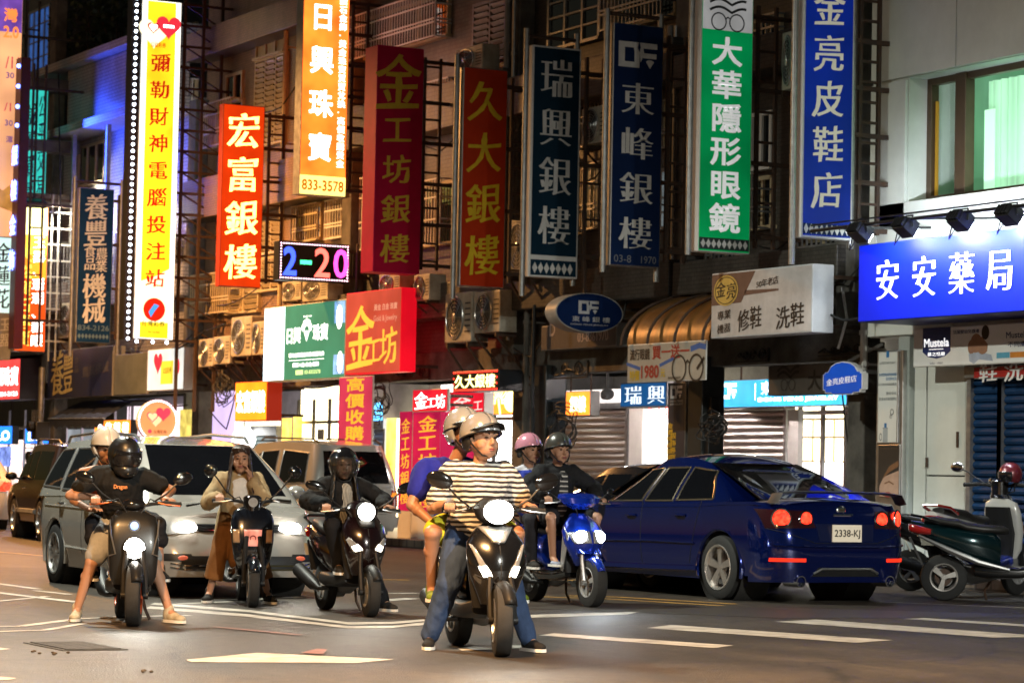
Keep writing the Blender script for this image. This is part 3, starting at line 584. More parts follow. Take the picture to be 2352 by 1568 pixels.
# 9 orange jewellery blade
r_, f = blade('bright orange lit blade sign with white characters and a phone number', 692, 799, -26, 446, 19.9, .3, M_['steel'], emat('orange_sheet_lit',(1,.15,.015),1.9,.45,1.6), rungs=7)
lets(r_, lambda mb: f.col(mb,'日興珠寶',f.W*.42,f.H*.02,f.H*.87,f.W*.52,'bold',.012,fill=.66), e_white)
lets(r_, lambda mb: f.col(mb,'鑽石金飾·黃金珠寶買賣兌換·高價收購黃金',f.W*.86,f.H*.02,f.H*.86,f.W*.17,'bold',.012), emat('white_small_lit',(1,.92,.8),2.4,samp=False),'side_lettering')
lets(r_, lambda mb: f.rect(mb,.01,f.W-.01,f.H*.905,f.H-.01,.007), emat('yellow_strip_lit',(1,.85,.2),1.5,.1,2), 'phone_panel')
lets(r_, lambda mb: f.line(mb,'833-3578',f.W*.05,f.W*.95,f.H*.925,f.H*.978,'bold',.014), emat('orange_digits',(.7,.16,.0),.7,samp=False), 'phone_number')
# LED ticker
r_, f = blade('small LED ticker box showing 2-20 in colours', 640, 803, 552, 642, 19.8, .25, M_['black'], pmat('led_screen',(.01,.01,.012),.3), cat='LED sign', rungs=2, back=False)
lets(r_, lambda mb: f.line(mb,'2',f.W*.06,f.W*.25,f.H*.14,f.H*.88,'bold',.012), emat('blue_led',(.04,.08,1),2.6,samp=False),'led_digit')
lets(r_, lambda mb: f.rect(mb,f.W*.3,f.W*.46,f.H*.47,f.H*.57,.012), emat('green_led',(.05,1,.3),3,samp=False),'led_dash')
lets(r_, lambda mb: f.line(mb,'2',f.W*.5,f.W*.72,f.H*.13,f.H*.88,'hei',.012), emat('red_led',(1,.1,.07),3,samp=False),'led_digit')
lets(r_, lambda mb: (f.line(mb,'0',f.W*.77,f.W*.98,f.H*.13,f.H*.88,'hei',.012)), emat('magenta_led',(1,.06,.5),2.6,samp=False),'led_digit')
lets(r_, lambda mb: dots(f,f.W*.03,f.W*.97,f.H*.06,f.H*.94,.05,.05,.014,mb), emat('pink_led',(1,.6,.7),4,samp=False),'led_border')
# 10 crimson blade
r_, f = blade('deep crimson box blade sign with gold brush characters', 862, 969, 102, 624, 19.7, .5, pmat('crimson_sheet',(.62,.005,.11),.5,0,.2,2,spec=.15), pmat('crimson_face',(.6,.007,.06),.5,0,.2,2,spec=.15), rungs=6, back=False)
lets(r_, lambda mb: (f.char(mb,'金',f.W*.46,f.H*.155,f.W*1.0,1.05,'kai'), f.col(mb,'工坊銀樓',f.W*.46,f.H*.28,f.H*.98,f.W*.64,'kai',fill=.78)), gold)
# 11 red-brown blade
r_, f = blade('red-brown blade sign with yellow brush characters on a steel pole', 1060, 1162, 152, 657, 19.8, .22, M_['steel'], pmat('brick_red_face',(.52,.04,.008),.5,0,.2,2,spec=.15), poles=((-.06,.2,.2),), rungs=4, back=False)
lets(r_, lambda mb: f.col(mb,'久大銀樓',f.W*.5,f.H*.03,f.H*.97,f.W*.8,'kai',fill=.84), pmat('yellow_paint',(.8,.58,.02),.5))
# 12,13 navy blades
r_, f = blade('navy blade sign with white border and a diamond row', 1219, 1331, 102, 635, 19.9, .15, lwhite, pmat('teal_navy_face',(.006,.03,.06),.5,0,.2,2,spec=.15), poles=((-.07,.25,.3),(.82,.25,.1)), rungs=3, inset=.03, back=False)
lets(r_, lambda mb: f.col(mb,'瑞興銀樓',f.W*.5,f.H*.03,f.H*.88,f.W*.68,'ming',fill=.86), silver)
lets(r_, lambda mb: f.rect(mb,.02,f.W-.02,f.H*.905,f.H*.925,.007), lwhite,'white_band')
lets(r_, lambda mb: diamonds(f,mb,f.H*.935,f.H*.985,7,.05,f.W*.9), silver,'diamond_row')
r_, f = blade('navy blade sign topped by a silver DF monogram', 1405, 1520, 50, 609, 19.9, .18, M_['steel'], pmat('navy_face',(.006,.022,.09),.5,0,.2,2,spec=.15), poles=((-.06,.2,.1),(.85,.2,.2)), rungs=4, back=False)
lets(r_, lambda mb: f.col(mb,'東峰銀樓',f.W*.5,f.H*.215,f.H*.955,f.W*.68,'ming',fill=.78), silver)
lets(r_, lambda mb: df_logo(f,mb,f.W*.1,f.H*.075,f.W*.44), silver,'monogram')
lets(r_, lambda mb: (f.line(mb,'03-8',f.W*.08,f.W*.42,f.H*.955,f.H*.985,'thin'), f.line(mb,'1970',f.W*.62,f.W*.92,f.H*.955,f.H*.985,'thin')), pmat('dull_grey_text',(.22,.23,.25),.5),'phone_number')
# 14 green optician blade
r_, f = blade('green optician blade sign with white characters and a glasses emblem', 1607, 1727, -22, 577, 19.8, .2, lwhite, emat('green_face',(.0,.22,.06),.5,.3,1.2,base=(.0,.2,.05)), poles=((-.09,.3,.05),), rungs=4, back=False)
lets(r_, lambda mb: f.rect(mb,.02,f.W-.02,.02,f.H*.145,.006), emat('grey_white_panel',(.5,.5,.5),.35,.2,2,samp=False),'white_panel')
lets(r_, lambda mb: f.col(mb,'大華隱形眼鏡',f.W*.5,f.H*.16,f.H*.93,f.W*.6,'bold',fill=.9), emat('pale_lettering',(.6,.6,.6),.5,samp=False,base=(.6,.6,.6)))
def waves(f, mb, u, v, w_, amp, wd):
    f.stroke(mb, [(u+w_*(i/18-.5), v-amp*abs(math.sin(i/18*PI*1.5+.3))) for i in range(19)], wd, .012)
def glasses(f, mb, u, v, r):
    f.ell(mb,u-r*1.15,v,r,r,.012,r0=.84); f.ell(mb,u+r*1.15,v,r,r,.012,r0=.84); f.stroke(mb,[(u-r*.25,v-r*.35),(u,v-r*.55),(u+r*.25,v-r*.35)],r*.14,.0125)
lets(r_, lambda mb: (waves(f,mb,f.W*.5,f.H*.045,f.W*.68,.07,.035), waves(f,mb,f.W*.5,f.H*.075,f.W*.68,.07,.035), glasses(f,mb,f.W*.5,f.H*.112,f.W*.15)), pmat('dark_grey_emblem',(.06,.07,.08),.5),'emblem')
lets(r_, lambda mb: f.rect(mb,.02,f.W-.02,f.H*.945,f.H*.99,.007), pmat('dark_band',(.015,.03,.03),.5),'dark_band')
lets(r_, lambda mb: diamonds(f,mb,f.H*.95,f.H*.985,9,.04,f.W-.04,), silver,'diamond_row')
# 15 blue shoe-shop blade
r_, f = blade('royal blue shoe-shop blade sign with pale brush characters', 1843, 1961, -60, 545, 19.8, .15, lwhite, emat('royal_blue_face',(.002,.02,.3),.3,.4,1.,base=(.003,.02,.2)), poles=((-.08,.3,.35),(.83,.2,.1)), rungs=6, inset=.03, back=False)
lets(r_, lambda mb: f.col(mb,'金亮皮鞋店',f.W*.5,f.H*.03,f.H*.9,f.W*.62,'kai',fill=.86), emat('pale_gold_lettering',(.5,.47,.38),.35,samp=False,base=(.55,.52,.42)))
lets(r_, lambda mb: f.rect(mb,.03,f.W-.03,f.H*.945,f.H*.985,.007), pmat('navy_face',(.006,.016,.055)),'navy_band')
lets(r_, lambda mb: diamonds(f,mb,f.H*.945,f.H*.985,9,.04,f.W-.04), silver,'diamond_row')

# ---- signs that face the street, above the arcade
YA = YF-.75
r_, f = fascia('small red lit sign with white characters at the far left edge', -30, 46, 826, 918, YA, .5, pmat('dark_cabinet',(.05,.04,.05),.5), emat('red_sheet_lit',(1,.07,.06),1.1,.3,2))
lets(r_, lambda mb: (f.line(mb,'金銀珠寶',f.W*.05,f.W*.95,f.H*.18,f.H*.66,'bold'), f.line(mb,'電話 834-2126',f.W*.05,f.W*.95,f.H*.78,f.H*.92,'bold')), e_white)
r_, f = fascia('faded blue fascia with two yellow brush characters at its left end', 110, 258, 800, 912, YA, .3, M_['grey'], pmat('faded_blue_fascia',(.012,.02,.1),.5,0,.5,1.2,c2=(.035,.035,.06)))
lets(r_, lambda mb: (f.char(mb,'養',f.W*.16,f.H*.48,.95,1.15,'kai'), f.char(mb,'豐',f.W*.33,f.H*.47,.75,1.05,'kai')), pmat('old_yellow_paint',(.6,.5,.22),.5))
lets(r_, lambda mb: (f.col(mb,'食品',f.W*.46,f.H*.15,f.H*.5,.3,'kai'), f.line(mb,'農業機械',f.W*.55,f.W*.95,f.H*.3,f.H*.6,'kai')), pmat('faded_lettering',(.13,.12,.13),.6),'faded_lettering')
r_, f = fascia('blank greenish grey fascia panel beside the lottery fascia', 262, 337, 812, 906, YA, .25, M_['grey'], pmat('blank_fascia',(.2,.23,.22),.4,0,.4,1.5))
r_, f = fascia('white and yellow lottery fascia with a red heart', 339, 422, 800, 896, YA, .25, M_['white'], emat('lottery_white',(.9,.9,.82),.75,.2,2))
lets(r_, lambda mb: f.rect(mb,f.W*.38,f.W*.72,f.H*.3,f.H*.85,.006), emat('lottery_yellow',(.9,.7,.05),.8,samp=False),'yellow_panel')
lets(r_, lambda mb: (f.heart(mb,f.W*.3,f.H*.32,.26,.008), f.ell(mb,f.W*.85,f.H*.45,.1,.16,.008)), emat('red_heart',(.75,.03,.05),.9,samp=False),'heart')
lets(r_, lambda mb: f.line(mb,'公益彩券',f.W*.44,f.W*.68,f.H*.45,f.H*.6,d=.01), pmat('brown_text',(.25,.1,.02),.5))
r_, f = fascia('orange LED sign box with white silver-shop characters', 540, 613, 876, 966, YF-.9, .32, emat('red_cabinet_glow',(.5,.03,.01),.4,samp=False), emat('orange_sign_lit',(1,.22,.01),1.6,.2,2))
lets(r_, lambda mb: f.line(mb,'宏富銀樓',f.W*.06,f.W*.95,f.H*.22,f.H*.8,'bold'), e_white)
r_, f = fascia('wide green and white jewellery shop sign', 606, 793, 697, 872, YF-1.0, .35, M_['white'], emat('green_sign_lit',(.035,.17,.1),1.0,.15,1.5))
lets(r_, lambda mb: f.rect(mb,.02,f.W*.27,.02,f.H-.02,.006), emat('bluish_white_panel',(.62,.85,1),1.6,.5,1.5),'white_panel')
lets(r_, lambda mb: (f.rect(mb,f.W*.87,f.W-.02,f.H*.02,f.H*.3,.006), f.rect(mb,f.W*.87,f.W-.02,f.H*.7,f.H*.95,.006)), emat('blue_photo_panel',(.2,.42,.75),.9,.6,6),'photo_panel')
lets(r_, lambda mb: (f.ell(mb,f.W*.93,f.H*.22,.13,.22,.009), f.ell(mb,f.W*.95,f.H*.8,.12,.2,.009), f.ell(mb,f.W*.2,f.H*.5,.16,.6,.009,r0=.7)), e_white,'pearl')
lets(r_, lambda mb: (f.line(mb,'日興',f.W*.3,f.W*.47,f.H*.3,f.H*.52,'bold'), f.line(mb,'珠寶',f.W*.62,f.W*.8,f.H*.28,f.H*.5,'bold'), f.line(mb,'鑽石金飾黃金珠寶·買賣兌換',f.W*.33,f.W*.76,f.H*.64,f.H*.7,'bold'), f.rect(mb,f.W*.33,f.W*.76,f.H*.735,f.H*.742,.008), f.line(mb,'鑽石·K金·白金·銀飾',f.W*.38,f.W*.7,f.H*.77,f.H*.83,'bold'), f.line(mb,'SINCE 1944',f.W*.5,f.W*.6,f.H*.16,f.H*.185)), emat('white_lit_lettering2',(.9,1,.95),2,samp=False))
def _gem(mb):
    for k in range(5): a = -PI/2+(k-2)*.5; f.ell(mb,f.W*.545+.2*math.cos(a),f.H*.33+.22*math.sin(a)+.1,.07,.07,.01)
    f.poly(mb,[(f.W*.51,f.H*.36),(f.W*.58,f.H*.36),(f.W*.545,f.H*.5)],.01)
lets(r_, _gem, emat('white_lit_lettering2',(.9,1,.95),2,samp=False),'emblem')
lets(r_, lambda mb: (f.line(mb,'03-8333578',f.W*.53,f.W*.72,f.H*.875,f.H*.925), f.rect(mb,f.W*.42,f.W*.51,f.H*.87,f.H*.93,.008)), emat('lime_digits',(.6,.9,.35),1.1,samp=False),'phone_number')
r_, f = fascia('square red lit jewellery sign with gold brush characters', 794, 921, 667, 856, YF-1.0, .3, emat('red_box_glow',(.75,.004,.015),.75,.2,1.2), emat('coral_red_face',(.42,.06,.035),.75,.3,1.3))
lets(r_, lambda mb: (f.char(mb,'金',f.W*.28,f.H*.55,f.W*.52,f.H*.85,'kai'), f.char(mb,'工',f.W*.53,f.H*.73,f.W*.26,f.H*.35,'kai'), f.char(mb,'坊',f.W*.79,f.H*.68,f.W*.32,f.H*.48,'kai')), emat('gold_lit_lettering',(.75,.4,.05),.75,samp=False,base=(.6,.4,.05)))
lets(r_, lambda mb: (f.line(mb,'黃金 白金 珠寶',f.W*.52,f.W*.93,f.H*.17,f.H*.25), f.line(mb,'Gold & Jewelry',f.W*.52,f.W*.93,f.H*.31,f.H*.4,'thin')), emat('faint_gold_text',(.6,.3,.2),.8,samp=False),'small_lettering')
r_, f = fascia('LED sign with yellow running characters and red border lights', 1040, 1145, 850, 898, YF-.9, .45, M_['black'], pmat('led_screen',(.01,.01,.012),.3), cat='LED sign')
lets(r_, lambda mb: f.line(mb,'久大銀樓',f.W*.06,f.W*.94,f.H*.2,f.H*.84,'hei',.012), emat('yellow_led',(1,.8,.25),4,.3,8,samp=False))
lets(r_, lambda mb: dots(f,.05,f.W-.05,f.H*.08,f.H*.93,.07,.08,.018,mb), emat('red_led_dot',(1,.04,.02),4,samp=False),'led_border')
# grey fascia with phone number, then the oval
r_, f = fascia('dull grey fascia with a faded phone number under the oval sign', 1243, 1416, 742, 800, YF-.35, .3, M_['grey'], pmat('dull_grey_fascia',(.09,.08,.085),.5,0,.3,2))
lets(r_, lambda mb: (f.line(mb,'03-8361970',f.W*.5,f.W*.9,f.H*.35,f.H*.75,'ming'), f.line(mb,'D',f.W*.12,f.W*.2,-f.H*.1,f.H*.45,'bold')), pmat('pinkish_text',(.45,.36,.34),.5))
oc = on_y(1354,718,20.7); od = (oc-CAM).dot(FW)/F; ra, rb = 79*od*1.13, 45*od
o_ = root('shop_sign', 'oval navy sign with a white rim and DF monogram', 'shop sign', oc); f = Face(oc+V((0,-ra,rb)),(0,1,0),(0,0,-1),ra*2,rb*2)
def oval(k, d0, d1, n=48):
    mb = MB(); mb.loft([[oc+V((d,ra*k*math.cos(2*PI*i/n),rb*k*math.sin(2*PI*i/n))) for i in range(n)] for d in (d0,d1)]); return mb
oval(1,-.34,0).build('cabinet', pmat('dirty_white_rim',(.5,.49,.46),.5,0,.35,3), o_)
oval(.965,-.01,.006).build('face_panel', pmat('navy_oval',(.006,.022,.1),.5,0,.2,2,spec=.1), o_)
lets(o_, lambda mb: (df_logo(f,mb,f.W*.33,f.H*.2,f.H*.34,.012), f.line(mb,'東 峰 銀 樓',f.W*.24,f.W*.8,f.H*.6,f.H*.74,'hei',.012), f.line(mb,'DONG FENG JEWELRY',f.W*.22,f.W*.78,f.H*.79,f.H*.84,'hei',.012)), pmat('white_sign_lettering',(.6,.6,.63),.5))
mb = MB()
for k in (-.3,.3): mb.bar(oc+V((-.17,ra*.9,rb*k)),V((oc.x-.17,YF,oc.z+rb*k)),.05)
mb.bar(oc+V((-.17,0,rb)),oc+V((-.17,0,rb+.5)),.04); mb.build('bracket',M_['rust'],o_)
# copper awning + its banner
X0, X1, zt, zb = fr(1441,1628,662,788,20.4); aw = root('awning','curved copper-brown awning over the optician banner','awning',((X0+X1)/2,21,zb))
mb = MB(); n = 14; rows = []
for k in range(2):
    for i in range(n+1):
        a = PI/2*i/n; rr_ = 1-.02*k; rows.append([V((X0+(X1-X0)*u, YF-.05-(YF-20.4-.05)*math.sin(a)*rr_, zb+(zt-zb)*math.cos(a)*rr_)) for u in (0,.166,.333,.5,.666,.833,1)])
mb.grid(rows[:n+1]); mb.grid(rows[n+1:]); mb.build('canopy', pmat('copper_awning',(.3,.13,.025),.4,.2,.5,1.6,c2=(.1,.055,.02),ani=(3,1,.5),coat=.5), aw)
for u in (0,.333,.666,1): mb = MB(); mb.tube([V((X0+(X1-X0)*u, YF-.05-(YF-20.35)*math.sin(PI/2*i/10), zb+(zt-zb)*math.cos(PI/2*i/10))) for i in range(11)], .022, 6); mb.build('rib', M_['rust'], aw)
r_, f = fascia('wrinkled white optician banner with a red price and drawn glasses', 1441, 1622, 786, 876, 20.38, .02, M_['white'], pmat('banner_cloth',(.42,.38,.32),.7,0,.2,3,bump=.3), name='banner', cat='banner', rungs=0)
lets(r_, lambda mb: (f.line(mb,'流行眼鏡',f.W*.04,f.W*.3,f.H*.12,f.H*.42,'bold',.01), glasses(f,mb,f.W*.78,f.H*.68,.2), f.stroke(mb,[(f.W*.9,f.H*.7),(f.W*.98,f.H*.45)],.05,.012), f.line(mb,'800-800片',f.W*.54,f.W*.7,f.H*.87,f.H*.95,d=.01)), ink)
lets(r_, lambda mb: (f.line(mb,'買一送一',f.W*.33,f.W*.8,f.H*.06,f.H*.42,'bold',.01), f.line(mb,'1980',f.W*.19,f.W*.42,f.H*.56,f.H*.9,'bold',.01)), pmat('red_print',(.35,.03,.02),.6),'red_lettering')
lets(r_, lambda mb: (f.line(mb,'特價',f.W*.04,f.W*.17,f.H*.68,f.H*.95,'bold',.01), f.line(mb,'元',f.W*.44,f.W*.5,f.H*.68,f.H*.88,'bold',.01)), pmat('yellow_print',(.6,.42,.02),.6),'yellow_lettering')
lets(r_, lambda mb: (f.stroke(mb,[(0,f.H*.5),(f.W*.17,f.H*.64)],.05,.006), f.stroke(mb,[(f.W*.43,f.H*.58),(f.W*.6,f.H*.42)],.05,.006), f.stroke(mb,[(f.W*.82,f.H*.2),(f.W*.92,f.H*.13),(f.W*.99,f.H*.17)],.08,.006)), pmat('blue_print',(.03,.12,.4),.6),'blue_line')
# white shoe-repair box sign
r_, f = fascia('white shoe-repair box sign with black characters and a gold disc', 1634, 1866, 617, 770, 20.4, .34, pmat('white_sheet_cool',(.7,.72,.76),.45,0,.2,2), pmat('grimy_white_sheet',(.68,.64,.63),.5,0,.35,1.3), inset=.02)
lets(r_, lambda mb: (f.poly(mb,[(.02,.02),(f.W*.45,.02),(f.W*.31,f.H*.48),(.02,f.H*.5)],.006), f.poly(mb,[(f.W*.35,f.H*.3),(f.W*.68,f.H*.32),(f.W*.68,f.H*.35),(f.W*.34,f.H*.38)],.006)), pmat('brown_panel',(.16,.09,.075),.5),'brown_panel')
lets(r_, lambda mb: f.ell(mb,f.W*.155,f.H*.28,f.W*.125,f.H*.235,.01), pmat('gold_disc',(.75,.5,.12),.45),'disc')
lets(r_, lambda mb: (f.ell(mb,f.W*.155,f.H*.28,f.W*.112,f.H*.21,.013,r0=.94), f.char(mb,'金',f.W*.105,f.H*.26,f.W*.1,f.H*.26,'kai',.013), f.char(mb,'亮',f.W*.21,f.H*.29,f.W*.1,f.H*.26,'kai',.013), f.line(mb,'50年老店',f.W*.46,f.W*.68,f.H*.13,f.H*.28,'kai',.01),
    f.line(mb,'專業',f.W*.07,f.W*.21,f.H*.57,f.H*.73,'kai',.01), f.line(mb,'機器',f.W*.07,f.W*.21,f.H*.78,f.H*.94,'kai',.01), f.line(mb,'修鞋',f.W*.28,f.W*.52,f.H*.55,f.H*.93,'kai',.01), f.line(mb,'洗鞋',f.W*.66,f.W*.93,f.H*.55,f.H*.93,'kai',.01)), ink)
# optician fascia behind the plaque, and the plaque
r_, f = fascia('brown-grey optician fascia half hidden by a blue plaque', 1764, 1990, 835, 905, YF-.25, .25, M_['conc'], pmat('brown_grey_fascia',(.085,.075,.065),.5,0,.3,2))
lets(r_, lambda mb: (waves(f,mb,f.W*.22,f.H*.25,f.W*.22,.08,.04), waves(f,mb,f.W*.22,f.H*.42,f.W*.22,.08,.04), glasses(f,mb,f.W*.22,f.H*.66,f.H*.2), f.line(mb,'大',f.W*.42,f.W*.56,f.H*.2,f.H*.88,'bold')), pmat('dark_brown_emblem',(.02,.015,.012),.5),'emblem')
X0, X1, zt, zb = fr(1890,1982,831,906,20.95); pq = root('plaque_sign','blue scalloped plaque with white shoe-shop characters','shop sign',((X0+X1)/2,20.95,zb)); f = Face((X0,20.95,zt),(1,0,0),(0,0,-1),X1-X0,zt-zb)
def pqout(k):
    W_, H_ = f.W, f.H; o = []
    for u, v in ((0,.36),(.04,.36),(.05,.3),(.12,.3),(.2,.12),(.32,.02),(.5,-.02),(.68,.02),(.8,.12),(.88,.3),(.95,.3),(.96,.36),(1,.36),(1,.85),(.95,.86),(.94,.94),(.78,.95),(.76,1),(.24,1),(.22,.95),(.06,.94),(.05,.86),(0,.85)):
        o.append((W_*(.5+(u-.5)*k), H_*(.5+(v-.5)*k)))
    return o
mb = MB(); mb.prism([f.P(u,v,-.001) for u,v in pqout(1)],(0,.08,0)); mb.build('backing',lwhite,pq,smooth=False)
mb = MB(); mb.prism([f.P(u,v,.012) for u,v in pqout(.93)],(0,.02,0)); mb.build('face_panel',emat('plaque_blue',(.006,.06,.42),.45,.2,2,base=(.01,.06,.35)),pq,smooth=False)
lets(pq, lambda mb: f.line(mb,'金亮皮鞋店',f.W*.12,f.W*.88,f.H*.42,f.H*.72,'kai',.02), emat('pale_lettering',(.6,.6,.6),.5))
mb = MB(); mb.bar((X0+.1,21.04,zb+.35),(X0+.45,21.6,zb+.7),.04); mb.bar((X1-.1,21.04,zb+.3),(X1-.1,21.6,zb+.3),.05); mb.build('bracket',M_['steel'],pq)
# ---- signs under the arcade (perpendicular-free, hung in front of the shops)
e_cy = emat('cyan_sheet_lit',(.03,.36,.72),1.25,.2,1.5)
r_, f = fascia('bright cyan lit jewellery sign with white DF lettering', 1645, 1946, 868, 934, YS-.5, .25, M_['grey'], e_cy)
lets(r_, lambda mb: (df_logo(f,mb,f.W*.05,f.H*.12,f.H*.55,.01), f.line(mb,'東峰銀樓',f.W*.36,f.W*.7,f.H*.1,f.H*.55,'ming'), f.line(mb,'DONG FENG JEWELRY',f.W*.34,f.W*.94,f.H*.66,f.H*.84,'bold'), f.rect(mb,f.W*.315,f.W*.319,f.H*.15,f.H*.75,.008)), e_white)
r_, f = fascia('small blue silver-shop sign hanging below the banner', 1425, 1531, 878, 934, YF+.6, .15, M_['grey'], emat('mid_blue_sheet',(.01,.1,.3),.6,.15,2))
lets(r_, lambda mb: f.line(mb,'瑞 興',f.W*.1,f.W*.97,f.H*.14,f.H*.88,'ming'), emat('white_small_lit2',(.85,.95,1),.95,samp=False))
r_, f = fascia('dark grey upright sign with a DF monogram on the column', 1533, 1574, 878, 1062, YF-.12, .08, M_['steel'], pmat('slate_panel',(.035,.04,.06),.45,0,.2,2), rungs=0)
lets(r_, lambda mb: (df_logo(f,mb,f.W*.16,f.H*.04,f.W*.38), f.line(mb,'DONG FENG',f.W*.14,f.W*.86,f.H*.22,f.H*.245,'thin'), f.line(mb,'JEWELRY',f.W*.14,f.W*.86,f.H*.26,f.H*.29,'thin')), silver,'monogram')
lets(r_, lambda mb: (f.col(mb,'金鑽珠寶翠玉',f.W*.15,f.H*.5,f.H*.98,.2,'kai'), f.col(mb,'銀飾專賣',f.W*.35,f.H*.62,f.H*.98,.18,'kai')), gold)
r_, f = fascia('orange lit sign with glowing white character by the roller shutter', 1290, 1356, 898, 955, YS-.6, .2, M_['grey'], emat('hot_orange_sheet',(1,.22,.02),2.0,.3,2))
lets(r_, lambda mb: f.line(mb,'銀樓',f.W*.3,f.W*.85,f.H*.2,f.H*.85,'bold'), emat('hot_white_lettering',(1,.8,.4),5,samp=False))
r_, f = fascia('orange sign with a yellow sunburst emblem over the bright doorway', 1112, 1198, 892, 952, YS-.7, .2, M_['grey'], emat('hot_orange_sheet',(1,.22,.02),2.0,.3,2))
def _sunb(mb):
    for k in range(11): a = PI*k/10; f.stroke(mb,[(f.W*.4-.12*math.cos(a),f.H*.55-.12*math.sin(a)),(f.W*.4-.5*math.cos(a),f.H*.55-.45*math.sin(a))],.035,.01)
    f.stroke(mb,[(f.W*.4,f.H*.4),(f.W*.45,f.H*.95)],.07,.011); f.ell(mb,f.W*.75,f.H*.5,.3,.2,.012)
lets(r_, _sunb, emat('sunburst_yellow',(1,.85,.25),4,samp=False),'sunburst')
r_, f = fascia('small rounded red sign with white goldsmith characters', 948, 1028, 893, 945, YF-.6, .06, M_['white'], emat('rounded_red',(.75,.01,.03),.75,.15,2))
lets(r_, lambda mb: (f.char(mb,'金',f.W*.25,f.H*.5,f.W*.38,f.H*.82,'kai'), f.char(mb,'工',f.W*.54,f.H*.6,f.W*.24,f.H*.5,'kai'), f.char(mb,'坊',f.W*.8,f.H*.55,f.W*.3,f.H*.66,'kai')), e_white)
r_, f = fascia('second red goldsmith sign partly hidden behind the silver helmet', 1030, 1112, 898, 952, YF+.5, .2, M_['white'], emat('rounded_red',(.75,.01,.03),.75,.15,2))
lets(r_, lambda mb: (f.char(mb,'金',f.W*.4,f.H*.55,f.W*.5,f.H*.9,'kai'), f.char(mb,'工',f.W*.84,f.H*.62,f.W*.26,f.H*.5,'kai')), emat('pink_lit_lettering',(1,.5,.45),1.2,samp=False))
mag = emat('magenta_sheet',(.45,.008,.06),.7,.2,2)
r_, f = fascia('magenta banner with gold characters hanging above the silver van', 777, 855, 864, 1050, YF-1.5, .03, M_['white'], emat('rose_banner',(.42,.03,.075),.75,.25,1.5), name='banner', cat='banner', rungs=0)
lets(r_, lambda mb: f.col(mb,'高價收購黃',f.W*.5,0,f.H,f.W*.56,'bold',fill=.9), emat('gold_banner_text',(.8,.42,.03),.75,samp=False))
X0, X1, zt, zb = fr(948,1010,945,1136,YF-.3); pl = root('advertising_pillar','magenta clad pillar with gold goldsmith characters down two sides','pillar',((X0+X1)/2,YF-.3,.13))
mb = MB(); mb.box((X0,YF-.3,.13),(X1,YF+.4,zt)); mb.build('shaft',M_['white'],pl,smooth=False)
f = Face((X0,YF-.3,zt),(1,0,0),(0,0,-1),X1-X0,zt-.62); mb = MB(); f.rect(mb,0,f.W,0,f.H,.005); g = Face((X1,YF-.3,zt),(0,1,0),(0,0,-1),.7,f.H); mb.build('front_cladding',mag,pl,smooth=False)
lets(pl, lambda mb: f.col(mb,'金工坊銀樓',f.W*.55,.05,f.H-.05,f.W*.7,'kai'), emat('gold_banner_text',(.8,.42,.03),.75))
mb = MB(); g.rect(mb,0,g.W,0,g.H,.005); mb.build('side_cladding',mag,pl,smooth=False)
X0, X1, zt, zb = fr(917,946,945,1136,YF-.25); pl = root('advertising_board','narrow magenta board with small gold characters left of the clad pillar','sign',((X0+X1)/2,YF-.25,.13))
f = Face((X0,YF-.25,zt),(1,0,0),(0,0,-1),X1-X0,zt-.62); mb = MB(); mb.box((X0,YF-.25,.13),(X1,YF-.15,zt)); mb.build('board',M_['white'],pl,smooth=False)
mb = MB(); f.rect(mb,0,f.W,0,f.H,.005); mb.build('cladding',mag,pl,smooth=False); lets(pl, lambda mb: f.col(mb,'金工坊銀樓',f.W*.5,.1,f.H-.1,f.W*.7,'kai'), emat('gold_banner_text',(.8,.42,.03),.75))
r_, f = fascia('orange lit gold-shop sign above the white van roof', 218, 300, 964, 998, YS-.6, .2, M_['grey'], emat('hot_orange_sheet',(1,.22,.02),2.0,.3,2))
lets(r_, lambda mb: f.line(mb,'金 飾 銀 樓',f.W*.08,f.W*.95,f.H*.15,f.H*.9,'bold'), e_white)
e_b2 = emat('bright_blue_sheet',(.02,.2,1),1.7,.15,2)
r_, f = fascia('bright blue lit sign with white square lettering in the far arcade', 58, 136, 982, 1019, YS-.6, .2, M_['grey'], e_b2)
lets(r_, lambda mb: f.line(mb,'LOFT',f.W*.1,f.W*.92,f.H*.22,f.H*.8,'bold'), e_white)
r_, f = fascia('second blue lit arcade sign cut off by the left edge', -40, 28, 978, 1020, YS-.6, .2, M_['grey'], e_b2)
lets(r_, lambda mb: f.line(mb,'LO',f.W*.5,f.W*.92,f.H*.25,f.H*.8,'bold'), e_white)
# round lottery sign on a stand
c = on_y(362,966,YF-1.6); Rr = 47*(c-CAM).dot(FW)/F; rs = root('round_sign','round peach lottery sign ringed with small lights','round sign',(c.x,c.y,.13)); f = Face(c+V((0,-Rr,Rr)),(0,1,0),(0,0,-1),Rr*2,Rr*2)
mb = MB(); mb.cyl((c.x-.14,c.y,c.z),(c.x,c.y,c.z),Rr,n=44); mb.build('cabinet',M_['white'],rs)
lets(rs, lambda mb: f.ell(mb,f.W/2,f.H/2,Rr*.95,Rr*.95,.005,n=44), emat('peach_sheet',(1,.42,.17),.5,.15,2), 'face_panel')
lets(rs, lambda mb: (f.heart(mb,f.W*.64,f.H*.32,Rr*.38,.012), f.ell(mb,f.W*.3,f.H*.76,Rr*.1,Rr*.1,.012), f.heart(mb,f.W*.36,f.H*.4,Rr*.3,.01)), emat('rose_heart',(.7,.05,.1),.8,samp=False),'heart')
lets(rs, lambda mb: (f.heart(mb,f.W*.36,f.H*.4,Rr*.24,.013), f.heart(mb,f.W*.45,f.H*.5,Rr*.3,.009)), emat('peach_light',(1,.6,.35),.9,samp=False),'pale_heart')
